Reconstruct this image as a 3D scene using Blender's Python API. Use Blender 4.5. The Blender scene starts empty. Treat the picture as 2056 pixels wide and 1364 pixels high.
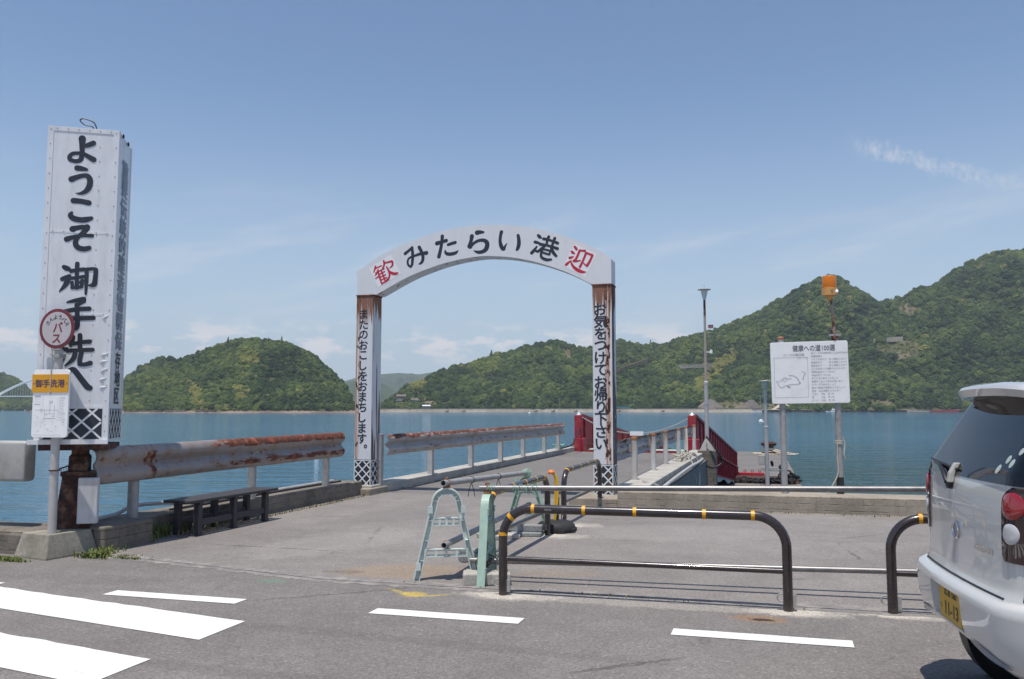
import bpy, bmesh, math, random
import numpy as np
from mathutils import Vector, Matrix, noise as mnoise

# ------------------------------------------------------------------ camera, sky, sun, exposure
scene = bpy.context.scene
COL = scene.collection
rad = math.radians
FPX, CAM_H = 1660.0, 1.55                       # focal length in photo pixels, eye height
PITCH = math.atan(138 / FPX)
cd = bpy.data.cameras.new('camera')
cd.sensor_width = 36.0
cd.lens = FPX / 2056 * 36.0
cd.clip_start, cd.clip_end = 0.05, 30000
cam = bpy.data.objects.new('camera', cd)
COL.objects.link(cam)
cam.location = (0, 0, CAM_H)
cam.rotation_euler = (math.pi / 2 + PITCH, 0, 0)
scene.camera = cam

SUN_EL, SUN_AZ = rad(75.5), rad(204)            # early summer noon: very high sun, behind the camera and to its left
sund = bpy.data.lights.new('sun', 'SUN')
sund.energy = 4.3
sund.angle = rad(0.5)
sund.color = (1.0, 0.945, 0.86)
sun = bpy.data.objects.new('sun', sund)
COL.objects.link(sun)
sdir = Vector((math.sin(SUN_AZ) * math.cos(SUN_EL), math.cos(SUN_AZ) * math.cos(SUN_EL), math.sin(SUN_EL)))
sun.rotation_euler = sdir.to_track_quat('Z', 'Y').to_euler()
sun.location = (0, -20, 40)

scene.view_settings.view_transform = 'Standard'
scene.view_settings.look = 'None'
scene.view_settings.gamma = 1
scene.view_settings.exposure = 0.0
scene.render.film_transparent = False
scene.cycles.use_denoising = True
scene.cycles.max_bounces = 6
scene.cycles.diffuse_bounces = 3
scene.cycles.glossy_bounces = 3
scene.cycles.transmission_bounces = 4
scene.cycles.volume_bounces = 0
scene.cycles.caustics_reflective = False
scene.cycles.caustics_refractive = False


class NT:
    """small helper for building node trees"""
    def __init__(self, tree):
        self.t = tree
        self.n = tree.nodes
        self.l = tree.links

    def put(self, inp, v):
        if isinstance(v, bpy.types.NodeSocket):
            self.l.new(v, inp)
        elif v is not None:
            if isinstance(v, (tuple, list)) and inp.type == 'RGBA' and len(v) == 3:
                v = (*v, 1)
            inp.default_value = v

    def node(self, kind, **kw):
        n = self.n.new(kind)
        for k, v in kw.items():
            setattr(n, k, v)
        return n

    def math(self, op, a, b=None, c=None, clamp=False):
        n = self.node('ShaderNodeMath', operation=op, use_clamp=clamp)
        self.put(n.inputs[0], a)
        self.put(n.inputs[1], b)
        self.put(n.inputs[2], c)
        return n.outputs[0]

    def smooth(self, v, lo, hi, a=0.0, b=1.0):
        n = self.node('ShaderNodeMapRange', interpolation_type='SMOOTHSTEP')
        self.put(n.inputs[0], v)
        for i, x in enumerate((lo, hi, a, b)):
            self.put(n.inputs[i + 1], x)
        return n.outputs[0]

    def lin(self, v, lo, hi, a=0.0, b=1.0):
        n = self.node('ShaderNodeMapRange')
        self.put(n.inputs[0], v)
        for i, x in enumerate((lo, hi, a, b)):
            self.put(n.inputs[i + 1], x)
        return n.outputs[0]

    def mix(self, f, a, b, blend='MIX'):
        n = self.node('ShaderNodeMix', data_type='RGBA', blend_type=blend)
        self.put(n.inputs[0], f)
        self.put(n.inputs[6], a)
        self.put(n.inputs[7], b)
        return n.outputs[2]

    def vec(self, v, s=(1, 1, 1), o=(0, 0, 0)):
        n = self.node('ShaderNodeMapping')
        self.put(n.inputs[0], v)
        n.inputs[1].default_value = o
        n.inputs[3].default_value = s
        return n.outputs[0]

    def noise(self, v, scale, detail=3, rough=0.55, out=0):
        n = self.node('ShaderNodeTexNoise')
        self.put(n.inputs['Vector'], v)
        n.inputs['Scale'].default_value = scale
        n.inputs['Detail'].default_value = detail
        n.inputs['Roughness'].default_value = rough
        return n.outputs[out]

    def voro(self, v, scale, feature='F1', out=0):
        n = self.node('ShaderNodeTexVoronoi', feature=feature)
        self.put(n.inputs['Vector'], v)
        n.inputs['Scale'].default_value = scale
        return n.outputs[out]

    def sep(self, v):
        n = self.node('ShaderNodeSeparateXYZ')
        self.put(n.inputs[0], v)
        return n.outputs

    def comb(self, x, y, z):
        n = self.node('ShaderNodeCombineXYZ')
        for i, q in enumerate((x, y, z)):
            self.put(n.inputs[i], q)
        return n.outputs[0]

    def bump(self, h, strength=0.3, dist=0.01, normal=None):
        n = self.node('ShaderNodeBump')
        n.inputs['Strength'].default_value = strength
        n.inputs['Distance'].default_value = dist
        self.put(n.inputs['Height'], h)
        if normal is not None:
            self.put(n.inputs['Normal'], normal)
        return n.outputs[0]


world = bpy.data.worlds.new('World')
scene.world = world
world.use_nodes = True
w = NT(world.node_tree)
w.n.clear()
sky = w.node('ShaderNodeTexSky', sky_type='NISHITA')
sky.sun_disc = False
sky.sun_elevation = SUN_EL
sky.sun_rotation = SUN_AZ
sky.altitude = 0
sky.air_density = 1.0
sky.dust_density = 0.6
sky.ozone_density = 2.5
tc = w.node('ShaderNodeTexCoord').outputs['Generated']
d = w.sep(tc)
az = w.math('ARCTAN2', d[0], d[1])               # compass angle, radians right of +Y
el = w.math('ARCSINE', d[2])
# small fair-weather cumulus low over the hills
cv = w.comb(w.math('MULTIPLY', az, 16.0), w.math('MULTIPLY', el, 42.0), 0.0)
puff = w.noise(cv, 1.15, 6, 0.55)
lowband = w.math('MULTIPLY', w.smooth(el, 0.045, 0.068), w.smooth(el, 0.112, 0.078))
puff = w.math('MULTIPLY', w.smooth(puff, 0.47, 0.60), lowband)
# thin high cirrus: long streaks
cv2 = w.comb(w.math('MULTIPLY_ADD', el, 1.4, w.math('MULTIPLY', az, 2.6)), w.math('MULTIPLY_ADD', az, -3.2, w.math('MULTIPLY', el, 17.0)), 3.7)
cir = w.noise(cv2, 1.3, 7, 0.6)
cirband = w.math('MULTIPLY', w.smooth(el, 0.06, 0.15), w.smooth(el, 0.30, 0.17))
cir = w.math('MULTIPLY', w.smooth(cir, 0.46, 0.74), cirband)
# one contrail-like streak high on the right
ln = w.math('MULTIPLY_ADD', w.math('SUBTRACT', az, 0.405), 0.40, w.math('SUBTRACT', el, 0.2905))
wob = w.noise(w.comb(w.math('MULTIPLY', az, 60.0), w.math('MULTIPLY', el, 60.0), 1.0), 1.0, 5, 0.6)
ln = w.math('ABSOLUTE', w.math('MULTIPLY_ADD', w.math('SUBTRACT', wob, 0.5), 0.030, ln))
wid = w.smooth(az, 0.39, 0.47, 0.017, 0.012)
st = w.math('MULTIPLY', w.smooth(w.math('DIVIDE', ln, wid), 1.0, 0.1), w.math('MULTIPLY', w.smooth(az, 0.385, 0.425), w.smooth(az, 0.60, 0.50)))
st = w.math('MULTIPLY', st, w.smooth(w.noise(w.comb(w.math('MULTIPLY', az, 150.0), w.math('MULTIPLY', el, 90.0), 0.0), 1.0, 5, 0.65), 0.3, 0.75))
cl = w.math('ADD', w.math('MULTIPLY', puff, 0.85), w.math('ADD', w.math('MULTIPLY', cir, 0.30), w.math('MULTIPLY', st, 0.50)), clamp=True)
bg1 = w.node('ShaderNodeBackground')
SKY_STRENGTH = 0.138
w.put(bg1.inputs[0], sky.outputs[0])
bg1.inputs[1].default_value = SKY_STRENGTH
bg2 = w.node('ShaderNodeBackground')
bg2.inputs[0].default_value = (0.95, 0.93, 0.95, 1)
bg2.inputs[1].default_value = 0.84
mx = w.node('ShaderNodeMixShader')
w.put(mx.inputs[0], cl)
w.put(mx.inputs[2], bg2.outputs[0])
bg3 = w.node('ShaderNodeBackground')                # pale summer haze low in the sky
bg3.inputs[0].default_value = (0.47, 0.585, 0.71, 1)
bg3.inputs[1].default_value = 1.0
mh = w.node('ShaderNodeMixShader')
w.put(mh.inputs[0], w.math('MULTIPLY', w.math('POWER', w.smooth(el, 0.42, -0.02), 1.3), 0.92))
w.put(mh.inputs[1], bg1.outputs[0])
w.put(mh.inputs[2], bg3.outputs[0])
w.put(mx.inputs[1], mh.outputs[0])
wo = w.node('ShaderNodeOutputWorld')
w.put(wo.inputs[0], mx.outputs[0])

# ------------------------------------------------------------------ the place's own axes
# a = along the quay front (left to right), b = out along the pier; the pier points 17.7 degrees right of the view
ROT = rad(-17.7)
CA, SA = math.cos(-ROT), math.sin(-ROT)


def P(a, b, z=0.0):
    return Vector((a * CA + b * SA, -a * SA + b * CA, z))


def far(px, py, Y):
    """a surveyed bearing (photo column, row) and distance -> world point"""
    xc, yc = (px - 1028) / FPX, (682 - py) / FPX
    dy, dz = math.cos(PITCH) - yc * math.sin(PITCH), math.sin(PITCH) + yc * math.cos(PITCH)
    return Vector((xc * Y / dy, Y, CAM_H + dz * Y / dy))


def faceuv(px, py, origin, xdir, nrm):
    """where a bearing meets a flat face: coordinates along the face's own x axis and z"""
    xc, yc = (px - 1028) / FPX, (682 - py) / FPX
    r = Vector((xc, math.cos(PITCH) - yc * math.sin(PITCH), math.sin(PITCH) + yc * math.cos(PITCH)))
    c = Vector((0, 0, CAM_H))
    t = (origin - c).dot(nrm) / r.dot(nrm)
    p = c + r * t - origin
    return p.dot(xdir), p.z


# ------------------------------------------------------------------ mesh helpers
class MB:
    def __init__(self):
        self.v, self.f, self.m = [], [], []

    def add(self, vs, fs, mi=0):
        o = len(self.v)
        self.v += [tuple(p) for p in vs]
        self.f += [tuple(i + o for i in f) for f in fs]
        self.m += [mi] * len(fs)
        return self

    def box(self, x0, x1, y0, y1, z0, z1, mi=0, M=None):
        vs = [Vector((x, y, z)) for z in (z0, z1) for y in (y0, y1) for x in (x0, x1)]
        if M is not None:
            vs = [M @ p for p in vs]
        return self.add(vs, [(0, 2, 3, 1), (4, 5, 7, 6), (0, 1, 5, 4), (2, 6, 7, 3), (0, 4, 6, 2), (1, 3, 7, 5)], mi)

    def prism(self, poly, axis, lo, hi, mi=0, M=None):
        """poly = 2D outline (counter-clockwise), extruded along an axis"""
        def mk(p, h):
            q = {'z': (p[0], p[1], h), 'y': (p[0], h, p[1]), 'x': (h, p[0], p[1])}[axis]
            return M @ Vector(q) if M is not None else Vector(q)
        n = len(poly)
        vs = [mk(p, lo) for p in poly] + [mk(p, hi) for p in poly]
        fs = [tuple(range(n - 1, -1, -1)), tuple(range(n, 2 * n))]
        fs += [(i, (i + 1) % n, n + (i + 1) % n, n + i) for i in range(n)]
        return self.add(vs, fs, mi)

    def loft(self, rings, closed=True, cap0=True, cap1=True, mi=0):
        n = len(rings[0])
        vs = [p for r in rings for p in r]
        fs = []
        for k in range(len(rings) - 1):
            for i in range(n if closed else n - 1):
                j = (i + 1) % n
                fs.append((k * n + i, k * n + j, (k + 1) * n + j, (k + 1) * n + i))
        if closed and cap0:
            fs.append(tuple(range(n - 1, -1, -1)))
        if closed and cap1:
            fs.append(tuple((len(rings) - 1) * n + i for i in range(n)))
        return self.add(vs, fs, mi)

    def tube(self, pts, r, n=12, caps=True, mi=0):
        pts = [Vector(p) for p in pts]
        rs = r if isinstance(r, (list, tuple)) else [r] * len(pts)
        rings = []
        t0 = (pts[1] - pts[0]).normalized()
        up = Vector((0, 0, 1)) if abs(t0.z) < 0.9 else Vector((1, 0, 0))
        x = t0.cross(up).normalized()
        for i, p in enumerate(pts):
            t = (pts[min(i + 1, len(pts) - 1)] - pts[max(i - 1, 0)])
            t = t.normalized() if t.length > 1e-9 else t0
            x = (x - t * x.dot(t)).normalized()
            y = t.cross(x)
            rings.append([p + (x * math.cos(2 * math.pi * k / n) + y * math.sin(2 * math.pi * k / n)) * rs[i] for k in range(n)])
        return self.loft(rings, True, caps, caps, mi)

    def lathe(self, prof, n=24, c=(0, 0, 0), mi=0, M=None):
        rings = []
        for r, z in prof:
            ring = [Vector((c[0] + r * math.cos(2 * math.pi * k / n), c[1] + r * math.sin(2 * math.pi * k / n), c[2] + z)) for k in range(n)]
            rings.append([M @ p for p in ring] if M is not None else ring)
        return self.loft(rings, True, True, True, mi)

    def torus(self, c, R, r, M=None, n=20, m=6, sx=1.0, mi=0):
        vs, fs = [], []
        for i in range(n):
            for j in range(m):
                A, B = 2 * math.pi * i / n, 2 * math.pi * j / m
                p = Vector(((R + r * math.cos(B)) * math.cos(A) * sx, (R + r * math.cos(B)) * math.sin(A), r * math.sin(B)))
                if M is not None:
                    p = M @ p
                vs.append(p + Vector(c))
                fs.append((i * m + j, ((i + 1) % n) * m + j, ((i + 1) % n) * m + (j + 1) % m, i * m + (j + 1) % m))
        return self.add(vs, fs, mi)

    def build(self, name, mat, parent=None, loc=(0, 0, 0), rotz=0.0, smooth=False, bevel=0.0, label=None):
        me = bpy.data.meshes.new(name)
        me.from_pydata(self.v, [], self.f)
        mats = mat if isinstance(mat, (list, tuple)) else [mat]
        for q in mats:
            me.materials.append(q)
        if len(mats) > 1:
            me.polygons.foreach_set('material_index', self.m)
        bm = bmesh.new()
        bm.from_mesh(me)
        bmesh.ops.recalc_face_normals(bm, faces=bm.faces)
        bm.to_mesh(me)
        bm.free()
        if smooth:
            me.polygons.foreach_set('use_smooth', [True] * len(me.polygons))
            try:
                me.set_sharp_from_angle(angle=rad(38))
            except Exception:
                pass
        me.update()
        o = bpy.data.objects.new(name, me)
        COL.objects.link(o)
        o.location = loc
        o.rotation_euler = (0, 0, rotz)
        if parent is not None:
            o.parent = parent
        if bevel:
            b = o.modifiers.new('bevel', 'BEVEL')
            b.width, b.segments, b.limit_method, b.angle_limit = bevel, 2, 'ANGLE', rad(40)
        if label:
            o['label'] = label
        return o


def tag(o, label, cat, group=None):
    o['label'], o['category'] = label, cat
    if group:
        o['group'] = group
    return o


def thing(name, label, cat, loc, rotz=0.0, group=None):
    o = bpy.data.objects.new(name, None)
    COL.objects.link(o)
    o.empty_display_size = 0.2
    o.location, o.rotation_euler = loc, (0, 0, rotz)
    return tag(o, label, cat, group)


def struct(o, kind='structure'):
    o['kind'] = kind
    return o


def dup(root, loc, rotz, label, group=None):
    r = root.copy()
    COL.objects.link(r)
    r.location, r.rotation_euler = loc, (0, 0, rotz)
    r['label'] = label
    if group:
        r['group'] = group
    for ch in list(root.children):
        c = ch.copy()
        COL.objects.link(c)
        c.parent = r
        for g in ch.children:
            q = g.copy()
            COL.objects.link(q)
            q.parent = c
    return r


def arc(cx, cy, r, a0, a1, n):
    return [(cx + r * math.cos(rad(a0 + (a1 - a0) * i / n)), cy + r * math.sin(rad(a0 + (a1 - a0) * i / n))) for i in range(n + 1)]


def rrect(x0, x1, y0, y1, r, n=5):
    return (arc(x1 - r, y0 + r, r, -90, 0, n) + arc(x1 - r, y1 - r, r, 0, 90, n)
            + arc(x0 + r, y1 - r, r, 90, 180, n) + arc(x0 + r, y0 + r, r, 180, 270, n))


def bez(p, n=16):
    """Catmull-Rom through points of any dimension"""
    p = [np.array(q, float) for q in p]
    out = []
    for i in range(len(p) - 1):
        a, b, c, e = p[max(i - 1, 0)], p[i], p[i + 1], p[min(i + 2, len(p) - 1)]
        for k in range(n):
            t = k / n
            out.append(0.5 * ((2 * b) + (c - a) * t + (2 * a - 5 * b + 4 * c - e) * t * t + (3 * b - a - 3 * c + e) * t ** 3))
    out.append(p[-1])
    return out


def brush(mb, strokes, tf, to3, depth, n=7, mi=0):
    """paint brush strokes: each a list of (x, y, width); tf maps drawing to face, to3 maps (u, z, out) to 3D"""
    k = 0
    for s in strokes:
        q = bez(s, n)
        pts = [np.array(tf(x, y)) for x, y, _ in q]
        ws = []
        for (x, y, wd) in q:
            ws.append(0.25 * (np.linalg.norm(np.array(tf(x + wd, y)) - np.array(tf(x, y))) + np.linalg.norm(np.array(tf(x, y + wd)) - np.array(tf(x, y)))))
        for i, (p, r) in enumerate(zip(pts, ws)):
            k += 1
            dd = depth + k * 9e-6
            mb.add([to3(p[0] + r * math.cos(t * math.pi / 7), p[1] + r * math.sin(t * math.pi / 7), dd) for t in range(14)], [tuple(range(14))], mi)
            if i:
                o, ro = pts[i - 1], ws[i - 1]
                t = p - o
                L = np.linalg.norm(t)
                if L > 1e-6:
                    nn = np.array((-t[1], t[0])) / L
                    k += 1
                    dd = depth + k * 9e-6
                    mb.add([to3(*(o + nn * ro), dd), to3(*(p + nn * r), dd), to3(*(p - nn * r), dd), to3(*(o - nn * ro), dd)], [(0, 1, 2, 3)], mi)


_glyphs = {}


def glyph(s, bold=0.0):
    key = (s, bold)
    if key not in _glyphs:
        c = bpy.data.curves.new('lettering', 'FONT')
        c.body = s
        c.resolution_u = 2
        c.offset = bold
        o = bpy.data.objects.new('lettering', c)
        COL.objects.link(o)
        dg = bpy.context.evaluated_depsgraph_get()
        dg.update()
        me = bpy.data.meshes.new_from_object(o.evaluated_get(dg))
        vs = [(q.co.x, q.co.y) for q in me.vertices]
        fs = [tuple(q.vertices) for q in me.polygons]
        bpy.data.objects.remove(o)
        bpy.data.meshes.remove(me)
        bpy.data.curves.remove(c)
        _glyphs[key] = (vs, fs)
    return _glyphs[key]


def write(mb, s, to3, u, z, size, depth, bold=0.0, sx=1.0, centre=True, rot=0.0, mi=0):
    """one line of writing, em height = size; (u, z) = its centre (or left end)"""
    if bold:                                      # thicken the strokes: the same writing laid down slightly shifted
        for k in range(6):
            th = k * math.pi / 3
            write(mb, s, to3, u + bold * size * math.cos(th) * sx, z + bold * size * math.sin(th), size, depth + k * 2e-5, 0.0, sx, centre, rot, mi)
        return
    vs, fs = glyph(s, 0.0)
    if not vs:
        return
    xs = [p[0] for p in vs]
    ys = [p[1] for p in vs]
    ox = (min(xs) + max(xs)) / 2 if centre else min(xs)
    oy = (min(ys) + max(ys)) / 2
    c, q = math.cos(rot), math.sin(rot)
    out = []
    for x, y in vs:
        x, y = (x - ox) * size * sx, (y - oy) * size
        out.append(to3(u + x * c - y * q, z + x * q + y * c, depth))
    mb.add(out, fs, mi)


# ------------------------------------------------------------------ materials
def newmat(name):
    m = bpy.data.materials.new(name)
    m.use_nodes = True
    t = NT(m.node_tree)
    b = t.n['Principled BSDF']
    return m, t, b


def obco(t):
    return t.node('ShaderNodeTexCoord').outputs['Object']


def plain(name, col, rough=0.5, metal=0.0, var=0.08, scale=6.0, bump=0.0, bscale=60.0, spec=0.5, coat=0.0, dirt=0.0, dirtcol=(0.12, 0.1, 0.08)):
    m, t, b = newmat(name)
    v = obco(t)
    n = t.noise(v, scale, 5, 0.6)
    f = t.lin(n, 0.3, 0.7, 1 - var, 1 + var)
    c = t.mix(1.0, col, t.comb(f, f, f), 'MULTIPLY')
    if dirt:
        dn = t.noise(v, scale * 0.7, 6, 0.7)
        c = t.mix(t.math('MULTIPLY', t.smooth(dn, 0.5, 0.72), dirt), c, dirtcol)
    t.put(b.inputs['Base Color'], c)
    t.put(b.inputs['Roughness'], t.lin(n, 0.3, 0.7, max(rough - 0.06, 0.02), rough + 0.06))
    b.inputs['Metallic'].default_value = metal
    b.inputs['Specular IOR Level'].default_value = spec
    b.inputs['Coat Weight'].default_value = coat
    b.inputs['Coat Roughness'].default_value = 0.08
    if bump:
        t.put(b.inputs['Normal'], t.bump(t.noise(v, bscale, 4), bump, 0.004))
    return m


def weathered(name, paint, rust=(0.16, 0.055, 0.025), amount=0.5, scale=5.0, stretch=(1, 1, 1), rough=0.5, metal=0.0, mask=None, dark=(0.05, 0.022, 0.015), soft=0.08, grime=0.15):
    """painted or galvanised metal with rust; mask(t, xyz) adds to the rust threshold where rust has formed"""
    m, t, b = newmat(name)
    v = obco(t)
    xyz = t.sep(v)
    n = t.noise(t.vec(v, stretch), scale, 7, 0.65)
    th = n
    if mask:
        th = t.math('ADD', n, mask(t, xyz, v))
    r = t.smooth(th, 1 - amount - soft, 1 - amount + soft)
    rc = t.mix(t.smooth(t.noise(v, 22, 5, 0.7), 0.35, 0.65), dark, rust)
    rc = t.mix(t.smooth(t.noise(v, 9, 4, 0.6), 0.5, 0.7), rc, tuple(min(1, q * 1.8) for q in rust))
    g = t.math('MULTIPLY', t.smooth(t.noise(t.vec(v, (3, 3, 0.6)), 3, 6, 0.7), 0.42, 0.75), grime)
    pc = t.mix(g, paint, (0.16, 0.13, 0.10))
    halo = t.math('MULTIPLY', t.smooth(th, 1 - amount - soft * 3.5, 1 - amount), 0.30)
    pc = t.mix(halo, pc, (0.42, 0.20, 0.09))
    t.put(b.inputs['Base Color'], t.mix(r, pc, rc))
    t.put(b.inputs['Roughness'], t.lin(r, 0, 1, rough, 0.9))
    if metal:
        t.put(b.inputs['Metallic'], t.lin(r, 0, 1, metal, 0.0))
    t.put(b.inputs['Normal'], t.bump(t.math('ADD', r, t.math('MULTIPLY', t.noise(v, 70, 3), 0.4)), 0.35, 0.003))
    return m


# real marks on the paving: (a, b, half length, half width, turn, colour, strength, noise scale) on the quay's axes
GROUT, DUSTC, SPRAY, RUSTC = (0.56, 0.51, 0.43), (0.44, 0.40, 0.35), (0.60, 0.43, 0.05), (0.27, 0.165, 0.09)
MARKS = [(a, b, 0.24, 0.13, 0.1, GROUT, 0.95, 9) for a, b in ((-2.19, 6.66), (0.07, 6.80), (0.83, 6.96), (-2.70, 9.93), (-2.70, 10.84))]
MARKS += [(a, b, 0.52, 0.24, 0.1, DUSTC, 0.55, 5) for a, b in ((-2.15, 6.68), (0.12, 6.84), (0.95, 7.0), (-2.62, 9.9), (-2.62, 10.9))]
MARKS += [(-2.93, 6.47, 0.13, 0.10, 0.0, SPRAY, 0.55, 14), (-2.80, 6.45, 0.24, 0.04, 0.5, SPRAY, 0.4, 18), (-3.08, 6.52, 0.22, 0.035, -0.5, SPRAY, 0.4, 18),
          (-3.45, 7.35, 0.75, 0.42, 0.3, (0.33, 0.225, 0.13), 0.42, 4), (-0.16, 6.50, 0.24, 0.13, 0.0, RUSTC, 0.7, 8), (-0.15, 6.47, 0.10, 0.045, 0.0, (0.03, 0.02, 0.018), 0.9, 14),
          (-4.36, 6.57, 0.16, 0.11, 0.0, (0.10, 0.25, 0.16), 0.35, 22), (-3.95, 7.15, 0.25, 0.10, 0.2, (0.13, 0.115, 0.10), 0.5, 7), (-2.0, 7.7, 0.5, 0.25, 0.4, (0.31, 0.22, 0.14), 0.25, 5),
          (-1.0, 6.72, 1.6, 0.16, 0.05, DUSTC, 0.40, 3), (1.8, 7.1, 1.3, 0.14, 0.06, DUSTC, 0.40, 3), (-4.9, 8.6, 1.4, 0.7, 1.2, (0.34, 0.31, 0.285), 0.35, 3), (-1.3, 10.6, 1.6, 0.8, 0.2, (0.33, 0.30, 0.28), 0.30, 3),
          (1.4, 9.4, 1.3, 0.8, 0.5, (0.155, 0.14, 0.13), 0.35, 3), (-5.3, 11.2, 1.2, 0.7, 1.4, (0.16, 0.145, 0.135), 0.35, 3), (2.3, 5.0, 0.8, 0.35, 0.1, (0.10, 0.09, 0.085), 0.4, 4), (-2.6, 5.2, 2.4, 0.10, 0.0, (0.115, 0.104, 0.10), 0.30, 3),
          (-1.8, 4.3, 3.4, 0.11, 0.02, (0.115, 0.104, 0.10), 0.32, 3), (1.0, 4.75, 0.9, 0.09, 0.3, (0.12, 0.108, 0.10), 0.4, 5), (-5.9, 6.15, 0.9, 0.25, 0.05, (0.13, 0.118, 0.11), 0.35, 3)]


def asphalt(name, base, seed, marks=True):
    m, t, b = newmat(name)
    v0 = obco(t)
    v = t.vec(v0, (1, 1, 1), (seed, seed * 2, 0))
    big = t.noise(v, 0.35, 6, 0.62)
    mid = t.noise(v, 2.2, 5, 0.65)
    grain = t.noise(v, 95, 2, 0.7)
    st = t.voro(v, 75, out=1)
    sg = t.sep(st)[0]
    f = t.math('MULTIPLY', t.lin(big, 0.3, 0.7, 0.84, 1.16), t.lin(mid, 0.3, 0.7, 0.9, 1.1))
    grit = t.math('MULTIPLY', t.lin(grain, 0.25, 0.75, 0.66, 1.34), t.lin(sg, 0.0, 1.0, 0.84, 1.18))
    c = t.mix(1.0, base, t.comb(f, f, f), 'MULTIPLY')
    stain = t.math('MULTIPLY', t.smooth(t.noise(v, 0.9, 7, 0.72), 0.56, 0.75), 0.30)
    c = t.mix(stain, c, (0.10, 0.09, 0.083))
    if marks:
        n5, n12 = t.noise(v0, 6, 6, 0.7), t.noise(v0, 16, 5, 0.7)
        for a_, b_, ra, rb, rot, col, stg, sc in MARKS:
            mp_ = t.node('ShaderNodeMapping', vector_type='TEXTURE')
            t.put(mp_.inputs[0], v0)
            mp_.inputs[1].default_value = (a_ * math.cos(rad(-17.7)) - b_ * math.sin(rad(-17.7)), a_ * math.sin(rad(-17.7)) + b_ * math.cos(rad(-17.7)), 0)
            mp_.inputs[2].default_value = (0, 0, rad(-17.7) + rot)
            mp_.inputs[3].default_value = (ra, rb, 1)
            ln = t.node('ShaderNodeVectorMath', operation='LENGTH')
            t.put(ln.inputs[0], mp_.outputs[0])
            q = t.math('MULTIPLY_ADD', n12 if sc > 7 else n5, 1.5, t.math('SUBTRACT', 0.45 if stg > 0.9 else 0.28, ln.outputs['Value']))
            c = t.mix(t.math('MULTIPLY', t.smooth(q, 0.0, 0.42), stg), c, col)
    # hairline cracks
    ck = t.voro(t.vec(v, (0.55, 0.8, 1)), 0.55, 'DISTANCE_TO_EDGE')
    ck = t.math('ADD', ck, t.math('MULTIPLY', t.math('SUBTRACT', t.noise(v, 5, 4, 0.7), 0.5), 0.06))
    k = t.math('MULTIPLY', t.smooth(t.math('ABSOLUTE', ck), 0.008, 0.002), t.smooth(t.noise(v, 0.5, 2), 0.52, 0.62))
    c = t.mix(t.math('MULTIPLY', k, 0.55), c, (0.05, 0.045, 0.042))
    c = t.mix(1.0, c, t.comb(grit, grit, grit), 'MULTIPLY')
    chips = t.smooth(t.sep(t.voro(v, 60, out=1))[1], 0.965, 0.99)
    c = t.mix(t.math('MULTIPLY', chips, 0.28), c, (0.42, 0.40, 0.37))
    t.put(b.inputs['Base Color'], c)
    b.inputs['Roughness'].default_value = 0.88
    b.inputs['Specular IOR Level'].default_value = 0.35
    hh = t.math('ADD', t.math('MULTIPLY', grain, 0.8), t.voro(v, 75))
    t.put(b.inputs['Normal'], t.bump(hh, 0.5, 0.006))
    return m


def concrete(name, base, lines=False, seed=0.0, moss=0.0, drip=0.3):
    m, t, b = newmat(name)
    v = t.vec(obco(t), (1, 1, 1), (seed, seed, 0))
    f = t.math('MULTIPLY', t.lin(t.noise(v, 1.6, 7, 0.68), 0.3, 0.7, 0.72, 1.25), t.lin(t.noise(v, 28, 4, 0.7), 0.25, 0.75, 0.78, 1.22))
    c = t.mix(1.0, base, t.comb(f, f, f), 'MULTIPLY')
    st = t.math('MULTIPLY', t.smooth(t.noise(t.vec(v, (5, 5, 0.5)), 2.0, 6, 0.7), 0.5, 0.75), drip)
    c = t.mix(st, c, (0.07, 0.06, 0.05))
    rs = t.math('MULTIPLY', t.smooth(t.noise(v, 2.7, 5, 0.7), 0.58, 0.8), 0.4)
    c = t.mix(rs, c, (0.26, 0.17, 0.09))
    h = t.noise(v, 45, 5, 0.7)
    if lines:
        z = t.sep(v)[2]
        wv = t.math('ABSOLUTE', t.math('SUBTRACT', t.math('FRACT', t.math('MULTIPLY_ADD', t.noise(v, 5, 2), 0.05, t.math('MULTIPLY', z, 11.0))), 0.5))
        k = t.math('MULTIPLY', t.smooth(wv, 0.1, 0.0), t.smooth(t.noise(v, 7, 3), 0.42, 0.6))
        c = t.mix(t.math('MULTIPLY', k, 0.75), c, (0.06, 0.05, 0.04))
        h = t.math('SUBTRACT', h, k)
    if moss:
        c = t.mix(t.math('MULTIPLY', t.smooth(t.noise(v, 3.3, 6, 0.7), 0.48, 0.65), moss), c, (0.05, 0.06, 0.03))
    t.put(b.inputs['Base Color'], c)
    b.inputs['Roughness'].default_value = 0.92
    b.inputs['Specular IOR Level'].default_value = 0.25
    t.put(b.inputs['Normal'], t.bump(h, 0.55, 0.008))
    return m


M = {}
M['apron'] = asphalt('apron_asphalt', (0.226, 0.204, 0.190), 3.0)
M['road'] = asphalt('road_asphalt', (0.188, 0.170, 0.160), 11.0)
M['deck'] = asphalt('pier_asphalt', (0.175, 0.162, 0.153), 23.0, False)
M['conc'] = concrete('concrete', (0.33, 0.285, 0.23), True, 1.0)
M['conc_old'] = concrete('old_concrete', (0.20, 0.172, 0.145), True, 5.0, 0.35, 0.5)
M['conc_pale'] = concrete('pale_concrete', (0.42, 0.40, 0.36), False, 9.0, 0, 0.15)
M['conc_grey'] = concrete('grey_concrete', (0.27, 0.28, 0.28), False, 14.0, 0.1, 0.4)
M['grout'] = concrete('pale_grout', (0.62, 0.58, 0.50), False, 19.0, 0, 0.1)
M['ink'] = plain('dark_lettering_paint', (0.022, 0.028, 0.042), 0.5, var=0.25, scale=12)
M['ink_grey'] = plain('faded_lettering_paint', (0.27, 0.31, 0.38), 0.6, var=0.4, scale=5)
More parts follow.
